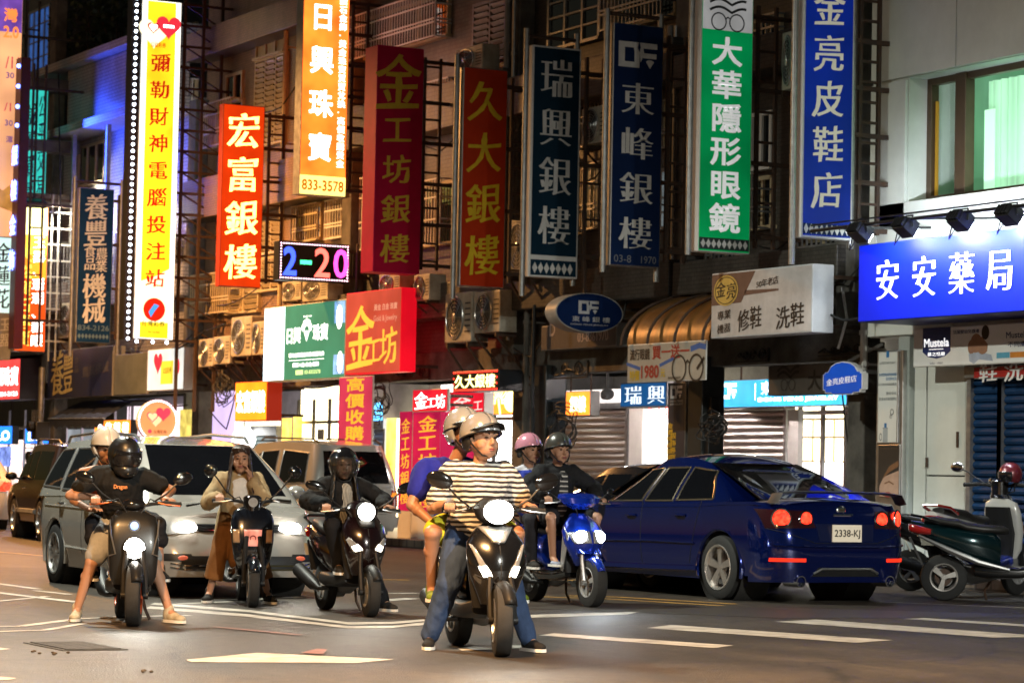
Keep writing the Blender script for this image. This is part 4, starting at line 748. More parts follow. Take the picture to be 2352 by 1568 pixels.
lets(rs, lambda mb: (f.line(mb,'台灣彩券',f.W*.4,f.W*.74,f.H*.72,f.H*.81,'hei',.012)), emat('brown_lit_text',(.3,.08,.02),.5,samp=False))
def _ring(mb):
    for k in range(44): a = 2*PI*k/44; mb.sph(f.P(f.W/2+Rr*.98*math.cos(a),f.H/2+Rr*.98*math.sin(a),.02),.022,6)
lets(rs,_ring,emat('pink_led',(1,.6,.7),4),'bulb')
mb = MB(); mb.cyl((c.x-.07,c.y,.13),(c.x-.07,c.y,c.z-Rr),.05,n=10); mb.cyl((c.x-.07,c.y,.13),(c.x-.07,c.y,.2),.35,n=20); mb.build('stand',M_['steel'],rs)
# ------------------------------------------------------------------ shop fronts in the arcade (parts of their buildings)
def fbox(x0, x1, yt, yb, Y, dp, mb=None):
    X0, X1, zt, zb = fr(x0, x1, yt, yb, Y); mb = mb or MB(); mb.box((X0, Y, max(.13, zb)), (X1, Y+dp, zt)); return mb
def lit(b, name, x0, x1, yt, yb, m, Y=None, dp=.05): return fbox(x0, x1, yt, yb, YS if Y is None else Y, dp).build(name, m, b, smooth=False)
for b, X0, X1 in ((bA, fX(-140), fX(132)), (bB, xB0, xB1), (bC, xC0, xC1), (bD, xD0, xD1), (bE, xE0, xE1), (bF, xF0, xF1)):
    mb = MB(); mb.box((X0, YS+2, .13), (X1+.6, YS+2.2, 3.25)); mb.box((X1+.4, YS, .14), (X1+.6, YS+2, 3.25)); mb.build('rear_wall', M_['grey'], b, smooth=False)
e_ww = emat('warm_white_interior', (1,.84,.5), 4.2, .45, 1.1); e_w = emat('white_interior', (1,.96,.9), 3.6, .3, 1.5); e_lav = emat('lavender_panel', (.72,.55,.95), .95, .15, 1)
e_yel = emat('yellow_lit_post', (1,.62,.1), 1.8, .5, 3); e_pk = emat('pink_neon_panel', (1,.25,.85), 2.2, .5, 4); e_cyp = emat('cyan_neon_panel', (.1,.5,1), 2.6, .5, 4)
shut = pmat('galvanised_shutter', (.5,.45,.43), .35, .6, .25, 3, ani=(.4,1,4)); shutd = pmat('dark_green_shutter', (.05,.08,.08), .45, .3, .3, 3); shutb = pmat('blue_shutter_paint', (.006,.04,.12), .6, 0, .4, 2.5, ani=(1,1,.3), spec=.2)
def shutter(b, x0, x1, yt, yb, Y, m, pitch=.11, name='roller_shutter'):
    X0, X1, zt, zb = fr(x0, x1, yt, yb, Y); zb = .14; n = int((zt-zb)/pitch); rows = []
    for i in range(n):
        z = zb+(zt-zb)*i/n; d = (zt-zb)/n
        for k, o in ((0,0),(.18,-.03),(.5,-.042),(.82,-.03)): rows.append([V((X0, Y+o, z+d*k)), V((X1, Y+o, z+d*k))])
    rows.append([V((X0, Y, zt)), V((X1, Y, zt))]); mb = MB(); mb.grid(rows); s_ = mb.build(name, m, b, ang=20)
    mb = MB(); mb.box((X0-.09, Y-.08, .14), (X0-.004, Y+.06, zt)); mb.box((X1+.004, Y-.08, .14), (X1+.09, Y+.06, zt)); mb.box((X0-.09, Y-.12, zt+.004), (X1+.09, Y+.1, zt+.22)); mb.build('shutter_frame', M_['steel'], b, smooth=False)
    return s_
def shop_glass(b, x0, x1, Y, n=3):
    X0, X1, _, _ = fr(x0, x1, 1000, 1000, Y); mb = MB()
    for i in range(n+1): xx = X0+(X1-X0)*i/n; mb.box((xx-.03, Y, .14), (xx+.03, Y+.06, 2.9))
    mb.box((X0, Y+.001, 2.35), (X1, Y+.059, 2.42)); mb.box((X0, Y+.002, .14), (X1, Y+.058, .28)); mb.build('shop_door_frame', M_['alu'], b, smooth=False)
def shelves(b, x0, x1, Y, zs, m):
    X0, X1, _, _ = fr(x0, x1, 1000, 1000, Y); mb = MB()
    for z in zs: mb.box((X0, Y, z), (X1, Y+.3, z+.03))
    for k in (0, .33, .66, 1): xx = X0+(X1-X0)*k; mb.box((xx-.012, Y+.27, .3), (xx+.012, Y+.295, 2.3))
    mb.build('display_shelf', m, b, smooth=False)
sh_m = pmat('pale_wood_shelf', (.7,.52,.28), .5, 0, .2, 6)
# bC
lit(bC,'lit_panel',474,538,885,1100,e_lav); lit(bC,'lit_panel',540,640,965,998,emat('cream_name_panel',(1,.93,.72),1.3,.15,2)); shutter(bC,588,640,1000,1130,YS+.05,shutd,.12)
lit(bC,'lit_panel',538,586,1000,1130,e_w,YS+.3)
mb = MB(); c = on_y(560,1008,YS-.3); mb.sph(c,.28,20); mb.build('globe_lamp',emat('globe_glow',(1,1,.97),4),bC)
mb = MB(); mb.bar((c.x,c.y,c.z+.28),(c.x,c.y,3.26),.02); mb.build('lamp_cord',M_['black'],bC)
lit(bC,'lit_post',646,664,960,1130,e_yel,YS-.1); lit(bC,'lit_post',672,688,955,1130,e_yel,YS-.1); lit(bC,'showroom_back',690,800,880,1130,e_ww,YS+1.2); shop_glass(bC,682,790,YS,3)
lit(bC,'wall_strip',800,812,880,1130,e_pk,YS-.1)
t = lit(bC,'poster',728,742,985,1040,pmat('dark_poster',(.06,.05,.05)),YS+.9,.03)
# bD
lit(bD,'neon_panel',850,874,925,965,e_cyp,YS-.4); shutter(bD,860,886,985,1130,YS,pmat('blue_grey_shutter',(.2,.3,.55),.4,.2)); lit(bD,'lit_post',886,905,960,1130,e_yel,YS-.2)
lit(bD,'showroom_back',1010,1205,880,1200,e_w,YS+1.2); lit(bD,'lit_post',1178,1198,955,1180,e_yel,YS-.3); shop_glass(bD,1030,1185,YS,3)
lit(bD,'showroom_back',890,1008,960,1200,e_ww,YS+1.2)
# bE
shutter(bE,1296,1442,940,1200,YS,shut); lit(bE,'door_jamb',1443,1474,938,1200,M_['white'],YS-.15,.1); lit(bE,'lit_door',1482,1533,938,1200,e_w,YS-.05)
g = on_y(1507,950,YS-.07); f = Face((g.x-.6,YS-.06,g.z+.12),(1,0,0),(0,0,-1),1.2,.24); lets(bE, lambda mb: f.line(mb,'久 大 銀',.28,1.12,-.02,.2,'ming',.012), emat('red_door_text',(.8,.05,.03),.9),'door_lettering')
lit(bE,'lit_panel',1285,1440,895,925,emat('white_ceiling_strip',(1,.9,.85),1.2,.2,2),YS-.2)
lit(bE,'dark_wall',1215,1290,950,1200,M_['dark'],YS+.1); lit(bE,'lit_post',1212,1222,955,1180,emat('grey_wall_light',(.5,.5,.5),.3),YS)
# bF
shutter(bF,1644,1806,942,1200,YS,shut); lit(bF,'door_jamb',1808,1832,940,1200,M_['white'],YS-.15,.1)
lit(bF,'showroom_back',1800,2005,900,1200,emat('pale_yellow_interior',(1,.9,.6),3.2,.3,1.2),YS+1.2); shelves(bF,1835,1985,YS+.8,(.75,1.2,1.6,2.0,2.3),sh_m); shop_glass(bF,1834,1995,YS,3)
lit(bF,'lit_counter',1835,1990,1062,1110,e_w,YS+.5,.3); lit(bF,'dark_wall',1600,1643,960,1200,M_['dark'],YS+.1)
mb = MB(); c = on_y(1952,1005,YS+.4)
mb.tube([c+V((0,0,.5)),c],.008,5); mb.sph(c+V((0,0,-.02)),(.05,.05,.07),8); mb.tube([c,c+V((0,0,-.35))],[.03,.01],6); mb.build('hanging_charm',pmat('brass',(.6,.35,.06),.3,.8),bF)
# bB / bA
lit(bB,'showroom_back',290,470,930,1150,emat('pink_white_interior',(1,.8,.9),1.0,.4,1),YS+1.2); lit(bB,'showroom_back',120,290,985,1200,emat('cool_interior',(.75,.8,.85),.35,.5,1),YS+1.2); shop_glass(bB,150,300,YS,4); lit(bB,'lit_panel',412,458,940,1100,emat('yellow_poster_panel',(.9,.7,.15),.8,.5,4),YS-.1)
lit(bA,'showroom_back',-60,130,1010,1180,emat('pinkish_lit_interior',(1,.75,.65),1.7,.6,1.4),YS+1.2); shop_glass(bA,-50,130,YS,5); shelves(bA,60,130,YS+.6,(.6,1.0,1.4,1.8,2.2),M_['steel'])
lit(bA,'lit_panel',-30,22,1025,1070,emat('blue_yellow_panel',(.25,.35,.9),.8,.6,5),YS-.3)
# awning cloth under the farm-machinery fascia
X0, X1, zt, zb = fr(112,240,930,965,YF-.9); aw = root('awning','drooping dark blue cloth awning under the faded blue fascia','awning',((X0+X1)/2,YF-.5,zb)); rows = []
for i in range(5): rows.append([V((X0+(X1-X0)*k/30, YF-.05-.85*i/4, zt+.15-(zt-zb+.1)*(i/4)**1.2*(1+.06*math.sin(k*1.3)))) for k in range(31)])
rows.append([V((p.x,p.y-.02,p.z-.2-.05*math.sin(i*1.7))) for i, p in enumerate(rows[-1])]); mb = MB(); mb.grid(rows); mb.build('cloth',pmat('dark_blue_cloth',(.02,.03,.06),.8,0,.3,4),aw)
mb = MB(); mb.cyl(rows[-2][0],rows[-2][-1],.025,n=8); mb.build('rail',M_['steel'],aw)
# wrought iron scroll brackets under the arcade beams
def scroll(x0, x1, yt, yb, lb):
    X0, X1, zt, zb = fr(x0, x1, yt, yb, YF-.1); mb = MB(); W_ = X1-X0; H_ = zt-zb
    mb.bar((X0,YF-.1,zb),(X1,YF-.1,zb),.025); mb.bar((X1,YF-.1,zb),(X1,YF-.1,zt),.025)
    for k, r in ((.12,.22),(.3,.3),(.52,.42),(.8,.5)):
        cx = X0+W_*k; cz = zb+H_*.5; mb.tube([(cx+r*H_*(1-i/22)*math.cos(i*.55),YF-.1,cz+r*H_*(1-i/22)*math.sin(i*.55)) for i in range(20)],.014,5)
    mb.tube([(X0+W_*i/12,YF-.1,zb+H_*(.35+.2*math.sin(i*1.1))) for i in range(13)],.014,5)
    tag(mb.build('scroll_bracket',M_['black']),lb,'ironwork','wrought iron scrolls under the arcade beams')
scroll(1238,1350,830,868,'black wrought iron scroll below the dull grey fascia'); scroll(905,985,840,872,'black wrought iron scroll right of the red square sign'); scroll(1690,1765,800,830,'black iron scroll left of the brown-grey optician fascia'); scroll(1880,1990,790,815,'small black iron scroll under the white shoe-repair sign')
# ------------------------------------------------------------------ air conditioners
def ac_proto():
    r_ = root('air_conditioner','x','air conditioner',(0,0,0),group='air conditioner units on the facades')
    mb = MB(); mb.box((-.42,0,0),(.42,.33,.62)); mb.build('casing',M_['ac'],r_,smooth=False,bevel=.02)
    mb = MB(); mb.cyl((-.1,-.003,.31),(-.1,.004,.31),.255,n=28); mb.build('fan_recess',M_['acg'],r_)
    mb = MB(); mb.torus((-.1,-.012,.31),(0,1,0),.262,.014,28,6)
    for k in range(5): mb.torus((-.1,-.018,.31),(0,1,0),.05+.045*k,.004,24,4)
    for k in range(8): a = k*PI/4; mb.bar((-.1,-.017,.31),(-.1+.26*math.cos(a),-.017,.31+.26*math.sin(a)),.006)
    mb.sph((-.1,-.02,.31),(.06,.02,.06),12); mb.build('fan_guard',M_['alu'],r_)
    mb = MB()
    for k in range(6): mb.box((.22,-.006,.12+k*.07),(.38,-.001,.14+k*.07))
    mb.build('vent',M_['acg'],r_,smooth=False)
    mb = MB()
    for s in (-.34,.3): mb.box((s,-.02,-.06),(s+.05,.36,-.003)); mb.bar((s+.025,.36,-.4),(s+.025,0,-.06),.03)
    mb.build('mount',M_['rust'],r_,smooth=False); return r_
def clone(o, **kw):
    c = o.copy(); col.objects.link(c)
    def rec(src, dst):
        for ch in list(src.children): d = ch.copy(); col.objects.link(d); d.parent = dst; rec(ch, d)
    rec(o, c)
    for k, v in kw.items(): c[k] = v
    return c
acp = ac_proto(); acs = [(530,577,727,818,'yellowish AC unit, larger left one beside the orange LED sign box'),(579,606,738,815,'yellowish AC unit squeezed against the green jewellery sign'),(456,488,778,842,'small grey AC unit, leftmost below the orange-lit wall'),(490,527,772,836,'small pale AC unit right of the grey one below the orange-lit wall'),
 (1022,1083,672,786,'pale AC unit under the red-brown blade, left of the pair'),(1088,1148,668,764,'pale AC unit under the red-brown blade, right of the pair'),(1166,1226,502,630,'large white AC unit between the red-brown and navy blades'),(648,690,646,690,'orange-lit AC unit under the LED ticker, left'),(694,752,640,690,'orange-lit AC unit under the LED ticker, right'),
 (133,178,695,775,'dark AC unit left of the farm-machinery blade'),(1796,1830,72,205,'AC unit high up between the green and royal blue blades'),(870,918,628,676,'pink-lit AC unit below the crimson blade'),(950,986,630,690,'red-lit AC unit behind the square red sign'),(1045,1108,108,165,'pale box AC unit above the red-brown blade'),(1335,1392,245,330,'AC unit between the two navy blades')]
for i, (x0, x1, yt, yb, lb) in enumerate(acs):
    Y = YF-.72; X0, X1, zt, zb = fr(x0, x1, yt, yb, Y); a = acp if i == 0 else clone(acp); a['label'] = lb
    s_ = (X1-X0)/.84; a.location = ((X0+X1)/2, Y, zb); a.scale = (s_, 1, (zt-zb)/.62)
# ------------------------------------------------------------------ pharmacy building at the right
panel = pmat('white_wall_panel', (.74,.77,.72), .45, 0, .16, 1.2); YP = 21.2
X0 = fX(1994, YP, 600); ph = root('pharmacy_building','white panelled pharmacy building with a green-curtained window','building',(X0+3,YP,0))
mb = MB(); mb.box((X0, YP+.05, 3.2),(X0+9, YP+.5, 4.75)); 
Xw0, Xw1, zwt, zwb = fr(2080, 2420, 120, 440, YP); zwt = on_y(2080,178,YP).z; zwb = on_y(2080,462,YP).z
mb.box((X0, YP+.05, 4.75),(Xw0, YP+.5, 14)); mb.box((Xw0, YP+.05, zwt),(X0+9, YP+.5, 14)); mb.box((Xw0, YP+.05, 4.75),(X0+9, YP+.5, zwb)); mb.box((X0+.02, YP+1.2, 3.2),(X0+9, YP+9, 14)); mb.box((X0+.02, YP+.5, 3.2),(Xw0-.1, YP+1.2, 14)); mb.box((Xw0-.1, YP+.5, 3.2),(X0+9, YP+1.2, zwb-.02)); mb.box((Xw0-.1, YP+.5, zwt+.02),(X0+9, YP+1.2, 14)); mb.build('wall', panel, ph, smooth=False)
mb = MB(); g_ = .02
zs = [3.2, zwb-.75, zwb, zwt, zwt+1.35, zwt+2.7, 14]; xs = [X0, Xw0-.62, Xw0]
def pan(xa, xb, za, zb_): mb.box((xa+g_/2, YP, za+g_/2),(xb-g_/2, YP+.045, zb_-g_/2))
pan(X0, Xw0-.62, 3.2, zwb-.35); pan(X0, Xw0-.001, zwb-.33, zwt-.02); pan(X0, Xw0-.62, zwt, 14)
for xa, xb in ((Xw0-.62,Xw0+1.05),(Xw0+1.05,Xw0+2.9),(Xw0+2.9,Xw0+5)):
    pan(xa,xb,3.2,zwb); pan(xa,xb,zwt,zwt+1.3); pan(xa,xb,zwt+1.3,zwt+2.6); pan(xa,xb,zwt+2.6,zwt+4)
mb.build('wall_panel', panel, ph, smooth=False, bevel=.006)
wn = MB(); wd = pmat('brown_window_frame',(.09,.055,.03),.4,.3,.2,4); Yw = YP+.34
wn.box((Xw0,Yw,zwb),(Xw0+.1,Yw+.12,zwt)); wn.box((Xw0+.64,Yw-.03,zwb),(Xw0+.86,Yw+.12,zwt)); wn.box((Xw0+.1,Yw,zwt-.09),(Xw0+6,Yw+.1,zwt)); wn.box((Xw0+.1,Yw,zwb),(Xw0+6,Yw+.1,zwb+.08))
wn = wn.build('window', wd, ph, smooth=False, bevel=.006)
cur = emat('green_curtain', (.33,.66,.4), .62)
def _curt(m):
    N, L = m.node_tree.nodes, m.node_tree.links; P = N['Principled BSDF']; tc = N.new('ShaderNodeTexCoord'); sx = N.new('ShaderNodeSeparateXYZ'); L.new(tc.outputs['Object'], sx.inputs[0])
    wv = N.new('ShaderNodeTexWave'); wv.inputs['Scale'].default_value = 2.6; wv.inputs['Distortion'].default_value = 1.2; wv.inputs['Detail'].default_value = 1
    nz = N.new('ShaderNodeTexNoise'); nz.inputs['Scale'].default_value = .5
    L.new(tc.outputs['Object'], wv.inputs[0]); L.new(tc.outputs['Object'], nz.inputs['Vector'])
    a = N.new('ShaderNodeMapRange'); a.inputs[3].default_value = .7; a.inputs[4].default_value = 1.05; L.new(wv.outputs['Fac'], a.inputs[0])
    b = N.new('ShaderNodeMapRange'); b.inputs[1].default_value = .3; b.inputs[2].default_value = .7; b.inputs[3].default_value = .7; b.inputs[4].default_value = 1.2; L.new(nz.outputs[0], b.inputs[0])
    mu = N.new('ShaderNodeMath'); mu.operation = 'MULTIPLY'; L.new(a.outputs[0], mu.inputs[0]); L.new(b.outputs[0], mu.inputs[1]); L.new(mu.outputs[0], P.inputs['Emission Strength'])
_curt(cur)
rows = []
for k in range(2): rows.append([V((Xw0+.98+i*.05, Yw+.25+.03*math.sin(i*1.9), zwb+.1+(zwt-zwb-.22)*k)) for i in range(100)])
mb = MB(); mb.grid(rows); mb.build('curtain', cur, wn)
mb = MB(); mb.box((Xw0+.1,Yw+.4,zwb),(Xw0+6,Yw+.42,zwt)); mb.build('lit_room', emat('dim_green_room',(.16,.4,.22),.35,.3,1), wn, smooth=False)
mb = MB(); mb.box((Xw0+.47,Yw+.2,zwb+.1),(Xw0+.6,Yw+.23,zwt-.35)); mb.box((Xw0+1.0,Yw+.17,zwb+.1),(Xw0+1.2,Yw+.19,zwt-.5)); mb.build('blind', emat('pale_green_blind',(.5,.95,.6),.8,.2,1), wn, smooth=False)
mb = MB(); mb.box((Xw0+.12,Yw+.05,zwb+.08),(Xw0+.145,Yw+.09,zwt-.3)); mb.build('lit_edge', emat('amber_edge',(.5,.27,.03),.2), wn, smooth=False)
# ground floor
Yg = YP+.1; mb = MB(); Xa, Xb, zt, zb = fr(2072,2098,800,1215,Yg); mb.box((Xa,YP+.02,.13),(Xb,YP+.6,3.19)); mb.build('column', pmat('grey_green_column',(.38,.42,.4),.45,0,.2,2), ph, smooth=False, bevel=.01)
Xa, Xb, zt, zb = fr(2012,2072,805,1215,YP-.05); mb = MB(); mb.box((Xa,YP-.05,.13),(Xb-.004,YP+.5,zt)); mb.build('sign_column', M_['alu'], ph, smooth=False, bevel=.01)
Xd0, Xd1, _, _ = fr(2098,2232,900,1215,Yg); mb = MB()
for a, b_ in ((.14,1.38),(1.4,3.19)): mb.box((Xd0+.27,Yg+.01,a),(Xd1-.16,Yg+.06,b_))
mb.box((Xd0+.003,Yg,.13),(Xd0+.25,Yg+.06,3.19)); mb.box((Xd1-.14,Yg,.13),(Xd1,Yg+.06,3.19)); mb.build('door_panel', panel, ph, smooth=False, bevel=.005)
mb = MB(); mb.box((Xd1-.32,Yg-.006,1.75),(Xd1-.28,Yg+.012,1.95)); mb.cyl((Xd0+.3,Yg-.01,1.5),(Xd0+.3,Yg-.01,1.62),.018,n=8); mb.build('door_hardware', M_['rust'], ph, smooth=False)
mb = MB(); mb.box((Xd0+.25,Yg+.065,.13),(Xd1+6,Yg+.1,3.2)); mb.build('wall_core', M_['dark'], ph, smooth=False)
shutter(ph,2240,2300,868,1250,Yg-.02,shutb,.1); 
Xs = fX(2302,Yg); mb = MB(); mb.box((Xs+.02,Yg-.07,.13),(Xs+.09,Yg+.03,2.9)); mb.build('shutter_frame', shutb, ph, smooth=False)
shutter(ph,2311,2480,868,1250,Yg-.02,shutb,.1)
# pharmacy signs
r_, f = fascia('long blue pharmacy sign with white characters lit by floodlights', 1972, 2520, 533, 722, YP-.9, .9, pmat('blue_cabinet',(.005,.02,.2),.4), emat('pharmacy_blue',(.002,.012,.42),.45,.15,1,base=(.003,.012,.42)))
wX = lambda x: on_y(x, 640, YP-.9).x-f.o.x
lets(r_, lambda mb: [f.char(mb,ch,wX(x),f.H*.48,.52,.56,'ming',.012) for ch, x in (('安',2040),('安',2124),('藥',2210),('局',2298))], emat('white_vinyl',(.9,.9,.9),.8,base=(.8,.8,.8)))
# floodlights on a rail
rail = root('floodlight_rail','black rail of arms along the top of the blue pharmacy sign','lamp rail',(f.o.x,YP-1.5,f.o.z)); mb = MB(); zr = f.o.z+.16
mb.cyl((f.o.x-.2,YP-1.5,zr),(f.o.x+8,YP-1.5,zr),.022,n=8); mb.cyl((f.o.x-.2,YP-1.5,zr+.07),(f.o.x+8,YP-1.5,zr+.07),.012,n=6)
for k in range(5): mb.bar((f.o.x+.3+k*1.7,YP-1.5,zr),(f.o.x+.3+k*1.7,YP,zr+.1),.03)
mb.build('rail',M_['black'],rail)
for i, x in enumerate((1976,2080,2206,2318)):
    p = on_y(x,552,YP-1.5); p.z = zr-.1; fl = root('floodlight',('small black floodlight at the left end of the lamp rail','black floodlight above the first pharmacy character','black floodlight above the third pharmacy character','black floodlight nearest the right edge of the picture')[i],'floodlight',p,group='floodlights over the pharmacy sign')
    Mx = Matrix.Rotation(R(-35),3,'X'); mb = MB(); mb.obox(p,(.24,.2,.16),Mx); mb.obox(p+Mx@V((0,.02,.1)),(.2,.14,.05),Mx)
    for k in range(5): mb.obox(p+Mx@V((-.1+k*.05,-.12,0)),(.015,.05,.14),Mx)
    mb.build('housing',M_['black'],fl,smooth=False,bevel=.01)
    mb = MB(); mb.tube([p+V((-.14,0,0)),p+V((-.14,0,.14)),p+V((.14,0,.14)),p+V((.14,0,0))],.012,6); mb.build('yoke',M_['black'],fl)
    mb = MB(); mb.obox(p+Mx@V((0,.108,0)),(.2,.012,.12),Mx); mb.build('lens',emat('floodlight_lens',(.9,.95,1),25),fl,smooth=False)
    mb = MB(); mb.tube([p+V((-.1,-.05,-.05)),p+V((-.2,-.02,-.2)),p+V((-.22,.1,-.05)),p+V((-.15,.2,.15))],.008,5); mb.build('cord',M_['cable'],fl)
    sp = bpy.data.lights.new('floodlight_beam','SPOT'); sp.energy = (60,120,130,130)[i]; sp.color = (.85,.93,1); sp.spot_size = R(168); sp.spot_blend = .35; sp.shadow_soft_size = .06
    s_o = bpy.data.objects.new('floodlight_beam',sp); col.objects.link(s_o); s_o.parent = fl; s_o.location = (0,.16,-.02); s_o.rotation_euler = (R(66),0,0)
r_, f = fascia('white baby-care banner with a blue crest under the pharmacy sign', 2098, 2520, 742, 835, YP-.25, .03, M_['white'], pmat('white_banner_cloth',(.8,.8,.79),.6,0,.1,2), name='banner', cat='banner', rungs=0)
wX = lambda x: fX(x, YP-.25, 790)-f.o.x
lets(r_, lambda mb: f.poly(mb,[(wX(2120),0),(wX(2184),0),(wX(2184),f.H*.62),(wX(2172),f.H*.74),(wX(2152),f.H*.8),(wX(2132),f.H*.74),(wX(2120),f.H*.62)]), pmat('crest_blue',(.01,.03,.16),.5),'crest')
lets(r_, lambda mb: (f.line(mb,'Mustela',wX(2124),wX(2181),f.H*.28,f.H*.5,'bold',.01), f.line(mb,'慕之恬廊',wX(2132),wX(2172),f.H*.63,f.H*.73,'hei',.01), f.rect(mb,wX(2135),wX(2168),f.H*.55,f.H*.565,.01)), emat('white_vinyl',(.9,.9,.9),.8))
lets(r_, lambda mb: (f.line(mb,'Mustela',wX(2312),wX(2362),f.H*.22,f.H*.38,'hei',.01), f.line(mb,'不同膚質',wX(2316),wX(2372),f.H*.46,f.H*.6,'hei',.01), f.line(mb,'baby · child',wX(2138),wX(2166),f.H*.88,f.H*.95,'thin',.01), f.line(mb,'法國嬰幼兒護膚',wX(2190),wX(2250),f.H*.1,f.H*.2,'hei',.01)), pmat('slate_print',(.06,.08,.16),.6),'small_lettering')
lets(r_, lambda mb: (f.ell(mb,wX(2243),f.H*.42,.11,.1,.006), f.ell(mb,wX(2232),f.H*.55,.07,.09,.0065), f.ell(mb,wX(2258),f.H*.62,.09,.06,.007), f.poly(mb,[(wX(2228),f.H*.4),(wX(2256),f.H*.3),(wX(2270),f.H*.5),(wX(2268),f.H*.68),(wX(2240),f.H*.7),(wX(2226),f.H*.6)],.0062)), pmat('printed_skin',(.38,.19,.11),.6),'printed_figure')
lets(r_, lambda mb: f.poly(mb,[(wX(2226),f.H*.72),(wX(2250),f.H*.68),(wX(2278),f.H*.76),(wX(2282),f.H*.92),(wX(2250),f.H*.86),(wX(2238),f.H*.97),(wX(2228),f.H*.9)],.0068), pmat('printed_jeans',(.45,.5,.62),.6),'printed_trousers')
lets(r_, lambda mb: f.ell(mb,wX(2264),f.H*.2,.075,.09,.0075), pmat('printed_hair',(.03,.018,.015),.6),'printed_hair')
lets(r_, lambda mb: f.rect(mb,wX(2290),wX(2320),f.H*.72,f.H*.86), pmat('sky_blue_print',(.12,.42,.6),.6),'blue_block')
lets(r_, lambda mb: f.rect(mb,wX(2321),wX(2400),f.H*.72,f.H*.86), pmat('orange_print',(.7,.25,.03),.6),'orange_block')
r_, f = fascia('red strip sign with partial white characters above the blue shutter', 2236, 2500, 836, 866, Yg-.2, .08, M_['grey'], pmat('red_strip_sheet',(.4,.015,.01),.5), rungs=0)
lets(r_, lambda mb: [f.char(mb,ch,.3+i*.5,.06,.38,.3,'kai',.01) for i, ch in enumerate('鞋洗洗')], lwhite)
r_, f = fascia('tall white skin-care poster board beside the pharmacy door', 2016, 2062, 806, 1018, YP-.07, .02, M_['alu'], pmat('poster_paper',(.75,.77,.74),.45,0,.06,2), name='poster_board', cat='poster', rungs=0)
lets(r_, lambda mb: (f.rect(mb,f.W*.42,f.W*.56,0,f.H*.07), f.line(mb,'HYDRAPHASE',f.W*.1,f.W*.95,f.H*.24,f.H*.27,'hei',.01), f.line(mb,'ESSENCE',f.W*.45,f.W*.95,f.H*.285,f.H*.315,'thin',.01), f.rect(mb,f.W*.36,f.W*.48,f.H*.78,f.H*.83)), pmat('poster_blue',(.02,.2,.5),.5),'blue_print')
lets(r_, lambda mb: (f.line(mb,'LA ROCHE-POSAY',f.W*.1,f.W*.9,f.H*.115,f.H*.14,'thin',.01), f.line(mb,'全日雙效保濕精華液',f.W*.05,f.W*.95,f.H*.345,f.H*.375,'thin',.01), f.line(mb,'雙效活化',f.W*.45,f.W*.95,f.H*.44,f.H*.475,'thin',.01), f.line(mb,'肌膚自然保濕機制',f.W*.1,f.W*.95,f.H*.5,f.H*.535,'thin',.01), f.ell(mb,f.W*.75,f.H*.66,.04,.04,.01,r0=.7), f.ell(mb,f.W*.7,f.H*.71,.025,.025,.01,r0=.7), f.ell(mb,f.W*.2,f.H*.93,.03,.05,.01,r0=.75), f.rect(mb,f.W*.3,f.W*.54,f.H*.83,f.H*.845)), pmat('grey_print',(.2,.22,.24),.5),'grey_print')
lets(r_, lambda mb: (f.poly(mb,[(f.W*.36,f.H*.83),(f.W*.48,f.H*.83),(f.W*.54,f.H*.86),(f.W*.54,f.H*.99),(f.W*.3,f.H*.99),(f.W*.3,f.H*.86)],.0055)), pmat('pale_bottle_print',(.42,.47,.5),.5),'bottle_print')
r_, f = fascia('dark poster with a pale face and brown hair below the skin-care board', 2016, 2066, 1020, 1140, YP-.07, .02, M_['alu'], pmat('dark_poster_sheet',(.04,.037,.033),.4), name='poster_board', cat='poster', rungs=0)
lets(r_, lambda mb: f.poly(mb,[(f.W*.1,f.H*.8),(f.W*.3,f.H*.62),(f.W*.7,f.H*.55),(f.W*.98,f.H*.5),(f.W*.98,f.H),(f.W*.1,f.H)]), pmat('printed_face',(.5,.33,.24),.5),'printed_face')
lets(r_, lambda mb: (f.poly(mb,[(f.W*.2,f.H*.68),(f.W*.55,f.H*.42),(f.W*.98,f.H*.3),(f.W*.98,f.H*.42),(f.W*.6,f.H*.52)],.007), f.stroke(mb,[(f.W*.35,f.H*.75),(f.W*.55,f.H*.71),(f.W*.75,f.H*.76)],.02,.007), f.line(mb,'AMBREE SOIN',f.W*.1,f.W*.9,f.H*.07,f.H*.09,'thin',.01)), pmat('printed_brown_hair',(.2,.1,.05),.5),'printed_hair')
lets(r_, lambda mb: f.ell(mb,f.W*.5,f.H*.96,.08,.035,.007), pmat('printed_lips',(.35,.06,.06),.5),'printed_lips')
# ------------------------------------------------------------------ cables and small fixtures
def cable(lb, pts, r=.018, cat='cable', mt='cable', name='cable'):
    P = [on_y(x, y, Y) for x, y, Y in pts]; o = []
    for i in range(len(P)-1):
        for k in range(8): t = k/8; a, b = P[i], P[i+1]; o.append(a.lerp(b, t)-V((0,0,.25*t*(1-t)*(b-a).length*.35)))
    o.append(P[-1]); mb = MB(); mb.tube(o, r, 6); return tag(mb.build(name, M_[mt]), lb, cat, 'cables along the facades')
cable('black cable sagging below the green jewellery sign',[(655,880,YF-.2),(700,890,YF-.2),(780,880,YF-.2)]); cable('black cable bundle beside the dark column',[(1228,700,YF-.5),(1222,900,YF-.5),(1225,1120,YF-.5)],.035)
cable('long cable swagged under the yellow lottery sign',[(410,800,YF-.8),(470,760,YF-.6),(520,742,YF-.4)]); cable('cable running from the white shoe sign to the pharmacy sign',[(1903,720,YP-.5),(1940,735,YP-.5),(1975,730,YP-.5)]); cable('white conduit curling beside the pharmacy poster',[(1935,660,YF-.5),(1945,730,YF-.5),(1925,800,YF-.5)],.02,mt='white')
